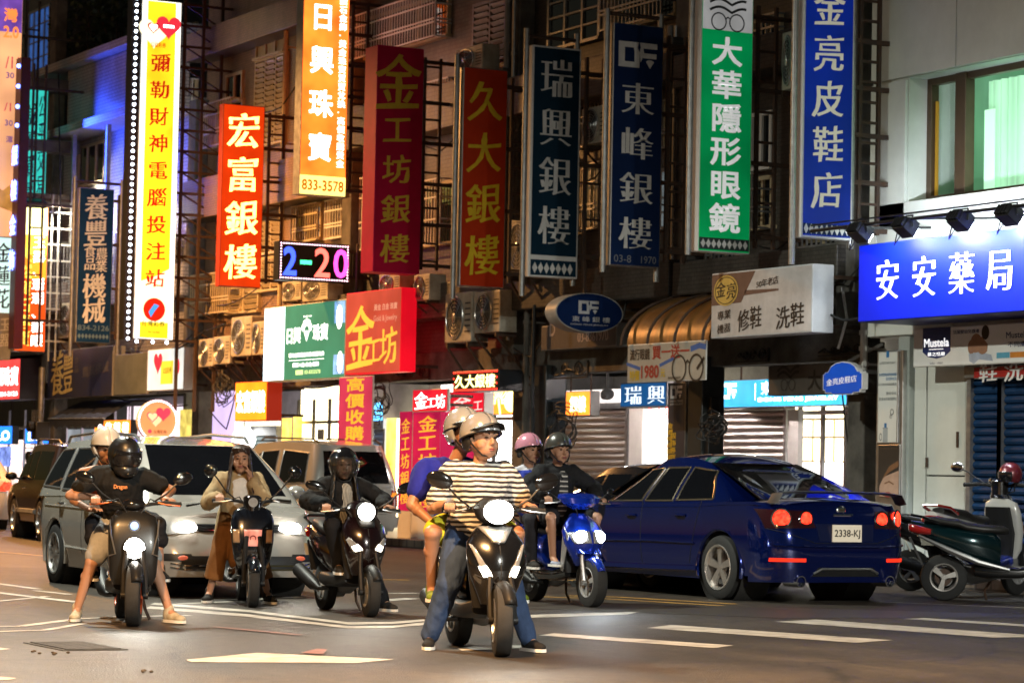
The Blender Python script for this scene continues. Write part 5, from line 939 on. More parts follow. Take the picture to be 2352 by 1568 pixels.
cable('thin cable along the wall under the two navy signs',[(1200,700,YF-.3),(1290,650,YF-.3),(1400,640,YF-.3),(1550,650,YF-.3)]); cable('cable hanging across the bright jewellery window',[(1935,905,YF),(1945,1000,YF),(1968,1120,YF)],.012); cable('cable strung beneath the faded blue fascia',[(240,905,YF-.5),(330,920,YF-.5),(430,930,YF-.5)]); cable('power cable along the far left poles',[(135,170,YF-1),(138,420,YF-1),(140,760,YF-1)],.02)
cable('thin cable on the arcade beam right of the orange-lit shop',[(480,940,YF-.3),(520,985,YF-.3),(545,890,YF-.3)],.014)
for i, (x0,y0,x1,y1,lb) in enumerate(((470,700,600,655,'drooping cable above the AC units left of the green sign'),(604,260,690,180,'loose wire between the red and the orange blade signs'),(965,330,1060,300,'slack cable behind the crimson blade sign'),(1160,300,1222,220,'wire strung right of the red-brown blade sign'),(1332,420,1402,360,'sagging wire between the two navy blade signs'),(1520,470,1608,430,'sagging wire between the DF blade sign and the green one'),
    (1728,560,1845,520,'cable looping from the green blade sign to the royal blue one'),(1180,800,1260,760,'cable draped left of the oval sign'),(1630,640,1640,560,'short cable rising above the copper awning'),(1900,640,1975,610,'bundle of wires left of the pharmacy sign'),(300,800,440,770,'wire running under the lottery blade sign'),(1420,740,1445,640,'wire hanging between the oval sign and the awning'))):
    cable(lb,[(x0,y0,YF-.25-.1*(i%3)),((x0+x1)/2,(y0+y1)/2+18+7*(i%4),YF-.4),(x1,y1,YF-.3)],.014)
rr = random.Random(11)
def coil(x, y, r, lb, n=9):
    c = on_y(x, y, YF-.6); mb = MB()
    for k in range(n):
        a0 = rr.random()*6; R0 = r*(.5+rr.random()*.6); o = V((rr.gauss(0,r*.3), rr.gauss(0,.05), rr.gauss(0,r*.3)))
        mb.tube([c+o+V((R0*1.3*math.cos(a0+i*.4), .05*math.sin(i*1.3), R0*math.sin(a0+i*.4))) for i in range(17)], .01, 5)
    tag(mb.build('wire_coil', M_['cable']), lb, 'wire coil', 'tangled wire coils')
coil(512,888,.28,'tangled coil of black wire beside the orange LED sign box',12); coil(862,925,.3,'tangle of wires beside the magenta banner',12); coil(1630,985,.2,'wire tangle on the dark column left of the cyan sign',8); coil(1290,985,.28,'bundle of wires on the column behind the riders',8)
# dark columns with meter boxes
for x, lb in ((1240,'dark clad arcade column behind the two riders'),(1600,'dark clad arcade column between the roller shutters')):
    X0, X1, zt, zb = fr(x-22, x+10, 880, 1170, YF-.2); c = root('column', lb, 'column', ((X0+X1)/2, YF, .13)); mb = MB(); mb.box((X0,YF-.2,.13),(X1,YF+.2,3.1)); mb.build('shaft', pmat('dark_stone',(.035,.04,.04),.35,0,.4,3), c, smooth=False, bevel=.02)
    mb = MB(); mb.box((X1-.001,YF-.15,1.6),(X1+.12,YF+.1,2.1)); mb.box((X1-.001,YF-.1,2.25),(X1+.1,YF+.05,2.5)); mb.build('meter_box', M_['black'], c, smooth=False, bevel=.01)
# pedestrian signal and lattice column at the far left
c = on_y(92, 1010, YF-1.2); s_ = root('signal_pole','lattice-clad post with two dark signal heads at the far left','signal',(c.x,YF-1.2,.13)); mb = MB(); mb.cyl((c.x,YF-1.2,.13),(c.x,YF-1.2,3.6),.07,n=10); mb.build('pole',M_['steel'],s_)
for dz in (1.2,1.9): mb = MB(); mb.box((c.x+.1,YF-1.45,dz),(c.x+.42,YF-1.1,dz+.42)); mb.cyl((c.x+.26,YF-1.46,dz+.3),(c.x+.26,YF-1.6,dz+.3),.12,.13,12); mb.build('signal_head',M_['black'],s_,bevel=.02)
mb = MB()
for k in range(7): mb.bar((c.x-.5+k*.11,YF-1.25,.13),(c.x-.5+k*.11,YF-1.25,2.6),.012)
for k in range(16): mb.bar((c.x-.5,YF-1.26,.2+k*.16),(c.x+.16,YF-1.26,.2+k*.16),.012)
mb.build('lattice',M_['alu'],s_,smooth=False)
# security cameras under the arcade
for x, y, lb in ((1395,905,'dome security camera under the arcade left of the blue sign'),):
    c = on_y(x, y, YF+1.2); k = root('security_camera', lb, 'camera', c); mb = MB(); mb.cyl((c.x,c.y,c.z+.05),(c.x,c.y,3.26),.02,n=8); mb.build('mount',M_['grey'],k); mb = MB(); mb.sph(c,(.12,.12,.1),14); mb.cyl(c+V((.08,-.08,-.02)),c+V((.15,-.16,-.05)),.05,n=10); mb.build('body',M_['grey'],k)
# fluorescent fittings on the arcade ceiling
for x, e, cl, lb in ((1370,320,(1,.85,.78),'fluorescent tube on the arcade ceiling before the left roller shutter'),(1720,300,(1,.85,.8),'fluorescent tube on the arcade ceiling before the right roller shutter'),(740,60,(1,.8,.5),'fluorescent tube on the arcade ceiling of the orange-lit shop'),(1060,60,(1,.9,.8),'fluorescent tube on the arcade ceiling behind the striped rider')):
    X = fX(x, YF+1.6); t = root('tube_lamp', lb, 'ceiling lamp', (X, YF+1.6, 3.2), group='arcade ceiling lamps'); mb = MB(); mb.box((X-.65,YF+1.54,3.2),(X+.65,YF+1.66,3.24)); mb.build('fitting',M_['white'],t,smooth=False)
    mb = MB(); mb.cyl((X-.6,YF+1.6,3.17),(X+.6,YF+1.6,3.17),.02,n=8); mb.build('tube',emat('tube_'+str(x),cl,e),t)
# street lamps: heads on tall poles out of view; tallest and farthest are added fills
def street_lamp(x, y, hx, hy, h, pw, lb, cl=(1,.66,.34), size=125):
    s_ = root('street_lamp', lb, 'street lamp', (x,y,0), group='street lamps'); mb = MB(); mb.lathe((x,y,0),(0,0,1),[(0,.16),(.5,.14),(h*.7,.09),(h,.06)],12); mb.build('pole',M_['steel'],s_)
    mb = MB(); mb.tube([(x,y,h-.1),(x+(hx-x)*.3,y+(hy-y)*.3,h+.35),(hx,hy,h+.45)],.045,8); mb.build('arm',M_['steel'],s_)
    mb = MB(); mb.sph((hx,hy,h+.45),(.38,.2,.12),12); mb.build('lamp_head',M_['grey'],s_)
    mb = MB(); mb.sph((hx,hy,h+.36),(.28,.15,.08),12); mb.build('lamp_glass',emat('sodium_glass',(1,.5,.14),30,samp=False),s_)
    l = bpy.data.lights.new('sodium_light','SPOT'); l.energy = pw; l.color = cl; l.spot_size = R(size); l.spot_blend = .75; l.shadow_soft_size = .22
    o = bpy.data.objects.new('sodium_light',l); col.objects.link(o); o.parent = s_; o.location = (hx-x,hy-y,h+.22)
street_lamp(-12,-7,-12.5,3,10.0,23000,'sodium street lamp on a tall steel pole beside the crossing',(1,.53,.2),128)
street_lamp(-28,-4,-28,8,9.5,6500,'pale street lamp on a steel pole across the road from the van',(.97,1,.86),172)
street_lamp(14,13,10,9,12,85000,'pale added lamp on the tallest pole, lighting the blade signs',(1,1,.9),176)  # unseen lamp added to brighten the blade sign faces
street_lamp(-50.5,6,-50.5,14.5,9.5,11000,'orange lamp added on a steel pole up the street to tint the brown shophouse',(1,.45,.13),177)  # unseen lamp added to turn the brown facade orange
# ------------------------------------------------------------------ cars
def lerp_tab(tab, x):
    if x <= tab[0][0]: return tab[0][1]
    for (a, p), (b, q) in zip(tab, tab[1:]):
        if x <= b:
            t = (x-a)/(b-a); t = t*t*(3-2*t)*.5+t*.5; return p+(q-p)*t
    return tab[-1][1]
class Shell:
    """stack of rounded-rectangle plans: x0(f)..x1(f), half width w(f), corner radius r(f); f runs from the low edge zl(x) to the high edge zh(x)"""
    def __init__(s, x0, x1, w, r, zl, zh): s.x0, s.x1, s.w, s.r, s.zl, s.zh = x0, x1, w, r, zl, zh
    def plan(s, f, n=22):
        a, b, w_, r = s.x0(f), s.x1(f), s.w(f), s.r(f); o = []
        def seg(p, q, k): o.extend([(p[0]+(q[0]-p[0])*i/k, p[1]+(q[1]-p[1])*i/k) for i in range(k)])
        def arc(cx, cy, a0): o.extend([(cx+r*math.cos(a0+PI/2*i/6), cy+r*math.sin(a0+PI/2*i/6)) for i in range(6)])
        seg((a+r,-w_),(b-r,-w_),n*2); arc(b-r,-w_+r,-PI/2); seg((b,-w_+r),(b,w_-r),10); arc(b-r,w_-r,0); seg((b-r,w_),(a+r,w_),n*2); arc(a+r,w_-r,PI/2); seg((a,w_-r),(a,-w_+r),10); arc(a+r,-w_+r,PI)
        return o
    def pt(s, x, y, f): zl, zh = s.zl(x), s.zh(x); return V((x, y, zl+(zh-zl)*f))
    def rows(s, nf=12): return [[s.pt(x, y, f) for x, y in s.plan(f)] for f in [i/nf for i in range(nf+1)]]
    def side(s, x, z, sg):
        f = min(1, max(0, (z-s.zl(x))/max(1e-4, s.zh(x)-s.zl(x)))); a, b, w_, r = s.x0(f), s.x1(f), s.w(f), s.r(f); x = min(max(x, a+.001), b-.001); y = w_
        if x > b-r: y = w_-r+math.sqrt(max(0, r*r-(x-b+r)**2))
        if x < a+r: y = w_-r+math.sqrt(max(0, r*r-(a+r-x)**2))
        return V((x, sg*y, z))
    def end(s, y, z, sg):
        x = s.x1(.5) if sg > 0 else s.x0(.5)
        for _ in range(4):
            f = min(1, max(0, (z-s.zl(x))/max(1e-4, s.zh(x)-s.zl(x)))); a, b, w_, r = s.x0(f), s.x1(f), s.w(f), s.r(f); k = 0; ay = min(abs(y), w_-.001)
            if ay > w_-r: k = r-math.sqrt(max(0, r*r-(ay-w_+r)**2))
            x = b-k if sg > 0 else a+k
        return V((x, y, z))
    def panel(s, mb, fn, sg, poly, off=.006, n=10, m=0, th=.012):
        """a curved sheet over four corners ((c,z)...) of a side or an end, given thickness"""
        g = getattr(s, fn); A, B, C, D = [V(p) for p in poly]; R_ = []
        for i in range(n+1):
            row = []
            for j in range(n+1):
                u, v = i/n, j/n; c = A*(1-u)*(1-v)+B*u*(1-v)+C*u*v+D*(1-u)*v; p = g(c.x, c.y, sg); e = .01
                t1 = g(c.x+e, c.y, sg)-g(c.x-e, c.y, sg); t2 = g(c.x, c.y+e, sg)-g(c.x, c.y-e, sg); nn = t1.cross(t2)
                nn = nn.normalized() if nn.length > 1e-9 else V((0,sg,0))
                ref = V((0, sg, 0)) if fn == 'side' else V((sg, 0, 0))
                if nn.dot(ref) < 0: nn = -nn
                row.append((p, nn))
            R_.append(row)
        out = [[p+nn*off for p, nn in r] for r in R_]; mb.grid(out, m)
        edge = [(i, 0) for i in range(n+1)]+[(n, j) for j in range(1, n+1)]+[(i, n) for i in range(n-1, -1, -1)]+[(0, j) for j in range(n-1, 0, -1)]
        o = [R_[i][j][0]+R_[i][j][1]*off for i, j in edge]; q = [R_[i][j][0]-R_[i][j][1]*th for i, j in edge]; k = len(o)
        mb.add(o+q, [(i, (i+1) % k, k+(i+1) % k, k+i) for i in range(k)], m)
    def strip(s, mb, pts, fn, sg, wd, off=.008, m=0):
        """a thin moulding along points of a side or end"""
        g = getattr(s, fn); P = []
        for a, b in zip(pts, pts[1:]):
            for i in range(8): t = i/8; P.append(g(a[0]+(b[0]-a[0])*t, a[1]+(b[1]-a[1])*t, sg))
        P.append(g(*pts[-1], sg)); ref = V((0, sg*off*.3, 0)) if fn == 'side' else V((sg*off*.3, 0, 0))
        mb.tube([p+ref for p in P], wd, 5, m)
def paintm(name, c, met=.5, rough=.22, coat=1., var=.12): return pmat(name, c, rough, met, var, 1.5, coat=coat)
def plate(r_, x, y0, z, text, sg, tilt=0, w=.34, h=.16, mt=None):
    mb = MB(); mb.box((x-.006*sg, y0-w/2, z-h/2),(x+.006*sg, y0+w/2, z+h/2)); p = mb.build('licence_plate', mt or pmat('plate_white',(.6,.58,.5),.5), r_, smooth=False, local=True)
    f = Face((x+.007*sg, y0-sg*w/2, z+h/2),(0,sg,0),(0,0,-1),w,h)
    mb = MB(); f.line(mb, text, w*.06, w*.94, h*.28, h*.82, 'hei', .003); mb.build('plate_lettering', ink, p, smooth=False, local=True)
def wheel(r_, x, y, rad, wid, sg, spokes=5, rim=.68, rm=None, steer=0, name='wheel'):
    c = V((x, y, rad)); w_ = root('tmp','x','x'); 
    for k in ('label','category'): del w_[k]
    w_.name = name; w_.parent = r_; w_.location = c; w_.rotation_euler = (0,0,steer)
    o = sg*wid/2; mb = MB(); mb.lathe((0,0,0),(0,1,0),[(-wid/2,rad*rim),(-wid/2,rad*.86),(-wid*.42,rad*.97),(-wid*.25,rad),(wid*.25,rad),(wid*.42,rad*.97),(wid/2,rad*.86),(wid/2,rad*rim)],40,cap=False)
    mb.lathe((0,0,0),(0,1,0),[(-wid/2,rad*rim),(wid/2,rad*rim)],40,cap=False); mb.build('tyre', M_['rubber'], w_, local=True, ang=30)
    mb = MB(); ro = rad*rim; mb.lathe((0,0,0),(0,sg,0),[(-wid*.5,ro*.97),(wid*.5,ro*.99),(wid*.53,ro*.97),(wid*.5,ro*.9),(wid*.2,ro*.86),(-wid*.2,ro*.8)],36,cap=False)
    mb.lathe((0,0,0),(0,sg,0),[(wid*.1,.001),(wid*.42,.001),(wid*.42,rad*.1),(wid*.34,rad*.14),(wid*.1,rad*.15)],20)
    for k in range(spokes):
        a = 2*PI*k/spokes+.3
        for d in ((-.06,.06),):
            u = V((math.cos(a),0,math.sin(a))); t = V((-math.sin(a),0,math.cos(a))); r0, r1 = rad*.1, ro*.96; b0, b1 = rad*.075, rad*(.13 if spokes <= 6 else .07)
            pts = [u*r0-t*b0, u*r0+t*b0, u*r1+t*b1, u*r1-t*b1]; mb.prism([p+V((0,sg*wid*.40,0)) for p in pts], V((0,-sg*wid*.14,0)))
    mb.build('rim', rm or M_['alu'], w_, local=True, ang=30)
    mb = MB(); mb.lathe((0,0,0),(0,sg,0),[(-wid*.1,.001),(wid*.05,.001),(wid*.05,ro*.6),(-wid*.1,ro*.6)],24); mb.build('brake_disc', M_['rust'], w_, local=True)
    return w_
def car(name, label, cat, loc, rz, P):
    """P: dict of dimensions; x forward, y left"""
    r_ = root(name, label, cat, loc, rz); L, W = P['L'], P['W']; xr, xf = -L/2, L/2; hw = W/2; zt = P['belt']; gc = P.get('gc', .2)
    low = Shell(lambda f: xr+.10*(1-f)**2*P.get('rtuck',1)+P.get('rslope',.06)*f**3, lambda f: xf-.05*(1-f)**2-P.get('fslope',.18)*f**2.2, lambda f: hw*(1-.06*(1-f)**3-.045*f**3), lambda f: P.get('rad',.28), lambda x: gc+.05*max(0,(abs(x)/(L/2)-.75))*4*.25, lambda x: lerp_tab(zt, x))
    rows = low.rows(14); arches = P['axles']; ar = P['wr']+.065
    for i, rw in enumerate(rows):
        for j, p in enumerate(rw):
            for ax in arches:
                d = p.x-ax
                if abs(d) < ar and abs(p.y) > hw*.5:
                    zz = P['wr']+math.sqrt(ar*ar-d*d)
                    if p.z < zz: p.z = zz
    body = MB(); body.loft(rows, cap=False)
    top = rows[-1]; n = len(top); K = 6; rings = [top]   # crown of bonnet and boot
    for k in range(1, K+1):
        t = k/K; rings.append([V((p.x*(1-.0*t)+(0-p.x)*(t*.35 if abs(p.x) > 9 else 0), p.y*(1-t*.999), p.z+P.get('crown',.05)*(1-(1-t)**2))) for p in top])
    body.loft(rings, cap=False)
    body.loft([[V((p.x*.98, p.y*.9, max(gc, min(p.z, gc+.02)))) for p in rows[0]], [V((p.x*.98, p.y*.01, gc+.02)) for p in rows[0]]], cap=False)
    gx0, gx1, gr0, gr1 = P['glass']; hr = P['roof']; wr_ = P.get('wroof', .74)
    gh = Shell(lambda f: gx0+(gr0-gx0)*f**P.get('rexp',1.1), lambda f: gx1+(gr1-gx1)*f**1.08, lambda f: hw*(.965-(.965-wr_)*f**1.25), lambda f: .16+.1*f, lambda x: lerp_tab(zt, x)-.03, lambda x: hr-P.get('rarc',.05)*((x-(gr0+gr1)/2)/((gr1-gr0)/2))**2)
    gro = gh.rows(10); top = gro[-1]; body.loft(gro, cap=False); cx = (gr0+gr1)/2; rings = [top]
    for k in range(1, 7): t = k/6; rings.append([V((cx+(p.x-cx)*(1-t*.999), p.y*(1-t*.999), p.z+.055*(1-(1-t)**2)+P.get('rarc',.05)*((p.x-cx)/((gr1-gr0)/2))**2*(1-(1-t)**2))) for p in top])
    body.loft(rings, cap=False)
    for ax in arches:   # wheel wells and lips
        for sg in (-1, 1):
            body.lathe((ax, sg*hw*.55, P['wr']),(0,sg,0),[(0,.001),(0,ar*1.0),(hw*.40,ar*1.0)],32,m=1,cap=False)
            body.tube([(ax+ar*math.cos(a), sg*(hw*.962), P['wr']+ar*math.sin(a)) for a in [PI*(-.08+1.16*i/20) for i in range(21)]], .022, 6)
    o = body.build('body', [P['paint'], M_['dark']], r_, local=True, ang=32)
    for ax in arches:
        for sg in (-1, 1): wheel(r_, ax, sg*(hw-.12), P['wr'], P.get('tw',.21), sg, P.get('spokes',5), P.get('rim',.68), P.get('rimm'))
    tint = P.get('tint', M_['tint'])
    for w_ in P['sidewin']:
        for sg in (-1, 1): mb = MB(); gh.panel(mb,'side',sg,w_,.004,8); mb.build('side_window', tint, r_, local=True)
        if P.get('trim'):
            for sg in (-1, 1): mb = MB(); gh.strip(mb, list(w_)+[w_[0]],'side',sg,.012,.006); mb.build('window_trim', P['trim'], r_, local=True)
    for nm, sg, pl in (('windscreen',1,P['wind']),('rear_window',-1,P['rear'])):
        if pl: mb = MB(); gh.panel(mb,'end',sg,pl,.005,12); mb.build(nm, tint, r_, local=True)
    return r_, low, gh
lens_red = emat('tail_light_lit',(1,.03,.012),2.6,.75,22); lens_dim = pmat('red_lens',(.3,.012,.01),.15,0,.3,8,coat=1); lens_am = emat('amber_lens',(1,.3,.02),.7,.3,12); lens_clr = pmat('clear_lens',(.55,.55,.55),.12,.5,.3,10,coat=1)
hl_w = emat('headlight_lit',(1,.93,.8),38); hl_c = emat('headlight_cool',(.82,.93,1),42); hl_s = emat('running_light',(1,.9,.7),7)
def mirror(r_, x, y, z, m, sg):
    mb = MB(); mb.sph((x, y+sg*.12, z),(.075,.11,.075),12); mb.bar((x+.02,y-sg*.04,z-.05),(x+.01,y+sg*.08,z-.02),.04); mb.build('side_mirror', m, r_, local=True)
def handle(low, r_, x, z, sg, m):
    mb = MB(); c = low.side(x, z, sg); mb.tube([c+V((-.09,sg*.005,0)),c+V((-.06,sg*.03,0)),c+V((.06,sg*.03,0)),c+V((.09,sg*.005,0))],.014,6); mb.build('door_handle', m, r_, local=True)
def seams(low, r_, segs, m=None):
    mb = MB()
    for fn, sg, pts in segs: low.strip(mb, pts, fn, sg, .004, .0, 0)
    mb.build('panel_gap', m or M_['black'], r_, local=True)
def headbeam(r_, loc, e, cl, rx=88, size=75, rz=0):
    l = bpy.data.lights.new('headlight_beam','SPOT'); l.energy = e; l.color = cl; l.spot_size = R(size); l.spot_blend = .8; l.shadow_soft_size = .05
    o = bpy.data.objects.new('headlight_beam', l); col.objects.link(o); o.parent = r_; o.location = loc; o.rotation_euler = (0, -R(rx), R(rz))
# --- blue saloon, seen from behind
blue = paintm('deep_blue_car_paint',(.003,.012,.115),.6,.12)
g0 = on_z(1668,1376); g1 = on_z(1978,1381)
hd = PI+R(2)
cl = V((g0.x+.3, g0.y, 0)); 
def place(local_pt, world_pt, rz):
    m = Matrix.Rotation(rz, 3, 'Z'); q = m @ V(local_pt); return V((world_pt.x-q.x, world_pt.y-q.y, 0))
blue_loc = place((-1.34*1.06,.78*1.06,0), g0, hd)
bc, low, gh = car('saloon_car','dark blue saloon with a boot spoiler and lit tail lamps','car',blue_loc,hd,dict(L=4.68,W=1.8,belt=[(-2.34,.955),(-1.9,1.0),(-1.5,.99),(-.8,.955),(.9,.92),(1.6,.84),(2.34,.66)],roof=1.44,axles=(-1.34,1.33),wr=.325,glass=(-2.04,1.42,-.82,.42),wroof=.6,rarc=.1,rexp=1.0,paint=blue,rslope=.16,fslope=.25,rad=.38,spokes=5,rim=.72,tw=.225,rimm=pmat('polished_alloy',(.75,.7,.66),.25,.85,.1,4),rtuck=.6,
  sidewin=[((-.42,.985),(.1,.975),(.0,1.325),(-.42,1.335)),((.17,.975),(1.12,.955),(.45,1.29),(.08,1.32)),((-1.12,1.01),(-.49,.99),(-.49,1.335),(-.82,1.3))],wind=((-.62,.95),(.62,.95),(.52,1.36),(-.52,1.36)),rear=((-.68,1.02),(.68,1.02),(.54,1.385),(-.54,1.385)),trim=pmat('bright_window_trim',(.5,.42,.3),.2,.9)))
for sg in (-1, 1):   # twin round lamps each side
    hs = MB(); low.panel(hs,'end',-1,((sg*.36,.75),(sg*.84,.74),(sg*.86,.93),(sg*.42,.915)),.004,10); hs = hs.build('tail_lamp', pmat('lamp_housing',(.03,.006,.008),.15,0,.2,6,coat=1), bc, local=True)
    for y, rr_ in ((.47,.07),(.715,.088)):
        p = low.end(sg*y,.84,-1); q = low.end(sg*(y+.01),.84,-1)-low.end(sg*(y-.01),.84,-1); nn = V((-abs(q.y), q.x*(1 if q.y > 0 else -1), 0)).normalized(); mb = MB()
        mb.lathe(p,nn,[(-.02,rr_*.9),(.012,rr_),(.03,rr_*.7),(.036,.001)],20,cap=False); mb.build('lamp_lens', lens_red, hs, local=True)
        mb = MB(); mb.torus(p+nn*.012,nn,rr_*1.06,.012,24,6); mb.build('lamp_ring', M_['chrome'], hs, local=True)
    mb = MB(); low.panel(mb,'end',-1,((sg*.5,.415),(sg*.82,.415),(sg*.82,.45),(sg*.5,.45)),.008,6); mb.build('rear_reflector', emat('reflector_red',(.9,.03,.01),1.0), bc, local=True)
    mb = MB(); p = low.end(sg*.55,.24,-1); mb.lathe(p+V((-.03,0,-.02)),(1,0,0),[(0,.05),(.0,.058),(.25,.055)],16,cap=False); mb.lathe(p+V((.02,0,-.02)),(1,0,0),[(0,.001),(0,.05)],16,cap=False); mb.build('exhaust_tip', M_['chrome'], bc, local=True)
    mirror(bc,.95,sg*.86,1.0,blue,sg); handle(low,bc,-.62,.84,sg,blue); handle(low,bc,.32,.82,sg,blue)
    mb = MB(); low.strip(mb,[(-.95,.30),(0,.28),(.95,.27)],'side',sg,.035,.03); mb.build('side_skirt', blue, bc, local=True)
    mb = MB(); low.strip(mb,[(-.9,.56),(0,.56),(.9,.54)],'side',sg,.012,.02); mb.build('side_moulding', blue, bc, local=True)
mb = MB(); low.panel(mb,'end',-1,((-.33,.62),(.33,.62),(.36,.79),(-.36,.79)),.002,6); mb.build('plate_recess', pmat('plate_recess',(.006,.01,.05),.3), bc, local=True)
p = low.end(0,.7,-1); plate(bc,p.x-.02,0,.7,'2338-KJ',-1,w=.36,h=.17,mt=emat('lit_plate',(.6,.45,.3),.35,base=(.6,.58,.5)))
mb = MB(); low.panel(mb,'end',-1,((-.42,.27),(.42,.27),(.34,.36),(-.34,.36)),.004,6); mb.build('rear_diffuser', M_['black'], bc, local=True)
mb = MB(); low.strip(mb,[(-.4,.3),(-.3,.345),(.3,.345),(.4,.3)],'end',-1,.012,.03); mb.build('diffuser_trim', M_['alu'], bc, local=True)
mb = MB(); low.strip(mb,[(-.8,.58),(-.4,.565),(.4,.565),(.8,.58)],'end',-1,.012,.02); mb.build('bumper_ridge', blue, bc, local=True)
sp = MB(); pts = [(-.80,.0),(-.74,.13),(-.55,.155),(0,.16),(.55,.155),(.74,.13),(.80,0)]
sp.loft([[V((-2.14+dx,y,.985+z*.72+dz)) for dx, dz in ((-.1,.01),(-.02,.02),(.09,.008),(.02,-.008))] for y, z in pts]); sp.build('spoiler', M_['black'], bc, local=True)
seams(low, bc, [('side',sg,pts) for sg in (-1,1) for pts in (([(-.98,.99),(-.9,.7),(-.8,.35)]),([(.13,.97),(.12,.6),(.1,.3)]),([(1.12,.93),(1.08,.6),(1.0,.35)]))]+[('end',-1,[(-.86,.93),(-.84,.74),(-.38,.6),(.38,.6),(.84,.74),(.86,.93)])])
mb = MB(); low.strip(mb,[(-.12,.88),(.12,.88)],'end',-1,.014,.02); mb.sph(low.end(0,.93,-1)+V((-.004,0,0)),(.012,.06,.045),12); mb.build('badge', M_['chrome'], bc, local=True)
for z, lb in ((1.14,0),): mb = MB(); mb.box((-2.02,-.14,1.015),(-2.0,.14,1.035)); mb.build('brake_light', lens_dim, bc, local=True)
bc.scale = (1.06,1.06,1.06)
# --- white people carrier, seen from the front
vanw = paintm('silver_white_van_paint',(.52,.49,.45),.45,.18)
g0 = on_z(142,1338); van_loc = place((-1.36,-.8,0), g0, R(-2))
vc, low, gh = car('people_carrier','silver white people carrier with roof rails facing the camera','car',van_loc,R(-2),dict(L=4.42,W=1.84,belt=[(-2.21,.98),(-.5,1.0),(1.1,.98),(1.5,.92),(1.95,.8),(2.21,.66)],roof=1.585,axles=(-1.36,1.34),wr=.33,glass=(-2.17,1.62,-1.95,.78),wroof=.7,rarc=.05,rexp=1.4,paint=vanw,rslope=.04,fslope=.3,rad=.36,spokes=10,rim=.7,rtuck=.8,
  sidewin=[((-.32,1.03),(.55,1.03),(.55,1.46),(-.32,1.49)),((-1.2,1.04),(-.4,1.03),(-.4,1.49),(-1.2,1.485)),((-1.95,1.07),(-1.28,1.05),(-1.28,1.485),(-1.85,1.46)),((.62,1.03),(1.3,1.01),(.75,1.36),(.62,1.44))],wind=((-.72,1.02),(.72,1.02),(.58,1.525),(-.58,1.525)),rear=((-.65,1.05),(.65,1.05),(.55,1.5),(-.55,1.5)),trim=M_['alu']))
for sg in (-1, 1):
    hs = MB(); low.panel(hs,'end',1,((sg*.42,.66),(sg*.8,.62),(sg*.83,.76),(sg*.5,.745)),.006,10); hs = hs.build('headlight', lens_clr, vc, local=True)
    p = low.end(sg*.56,.7,1); mb = MB(); mb.sph(p+V((.012,0,.0)),(.045,.12,.062),16); mb.build('headlight_lens', hl_w, hs, local=True)
    headbeam(vc, p+V((.06,0,0)), 30, (1,.92,.78), 87)
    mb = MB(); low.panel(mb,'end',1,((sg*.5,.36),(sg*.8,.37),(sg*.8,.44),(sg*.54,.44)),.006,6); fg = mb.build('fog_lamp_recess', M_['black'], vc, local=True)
    mb = MB(); p = low.end(sg*.62,.4,1); mb.sph(p,(.02,.06,.025),10); mb.build('fog_lamp', emat('painted_reddish_reflection',(.6,.12,.06),.5), fg, local=True)  # red reflection put in as the lamp's own glow
    mirror(vc,.98,sg*.9,1.06,vanw,sg); handle(low,vc,-.2,.88,sg,M_['chrome']); handle(low,vc,-1.1,.88,sg,M_['chrome'])
    mb = MB(); mb.tube([(-1.9,sg*.6,1.55),(-1.75,sg*.62,1.62),(-.6,sg*.63,1.665),(.5,sg*.61,1.625),(.62,sg*.6,1.57)],.018,6); mb.build('roof_rail', M_['alu'], vc, local=True)
    mb = MB(); low.strip(mb,[(-.95,.42),(0,.4),(.95,.4)],'side',sg,.012,.02); low.strip(mb,[(-2.0,.86),(0,.84),(1.4,.82)],'side',sg,.008,.0); mb.build('side_crease', vanw, vc, local=True)
mb = MB(); low.panel(mb,'end',1,((-.42,.655),(.42,.655),(.46,.735),(-.46,.735)),.004,10); gr_ = mb.build('grille', M_['black'], vc, local=True)
mb = MB()
for z in (.675,.7,.722): low.strip(mb,[(-.44,z),(.44,z)],'end',1,.008,.02)
mb.sph(low.end(0,.7,1)+V((.01,0,0)),(.01,.06,.06),14); mb.build('grille_bar', M_['chrome'], gr_, local=True)
mb = MB(); low.panel(mb,'end',1,((-.66,.29),(.66,.29),(.62,.42),(-.62,.42)),.004,10); gr_ = mb.build('lower_grille', M_['black'], vc, local=True)
mb = MB()
for z in (.285,.325): low.strip(mb,[(-.74,z+.02),(-.6,z),(.6,z),(.74,z+.02)],'end',1,.012,.02)
mb.build('bumper_trim', M_['chrome'], vc, local=True)
p = low.end(0,.44,1); plate(vc,p.x+.015,0,.445,'AKB-2578',1,w=.36,h=.15)
seams(low, vc, [('side',sg,pts) for sg in (-1,1) for pts in (([(-.36,.98),(-.36,.35)]),([(.58,.98),(.62,.35)]),([(-1.24,.98),(-1.1,.6),(-.95,.4)]))])
mb = MB(); mb.tube([(1.7,-.45,.915),(1.5,.1,.98),(1.45,.45,1.0)],.009,5); mb.tube([(1.68,.05,.93),(1.5,.4,.985),(1.4,.6,1.01)],.009,5); mb.build('wiper', M_['black'], vc, local=True)
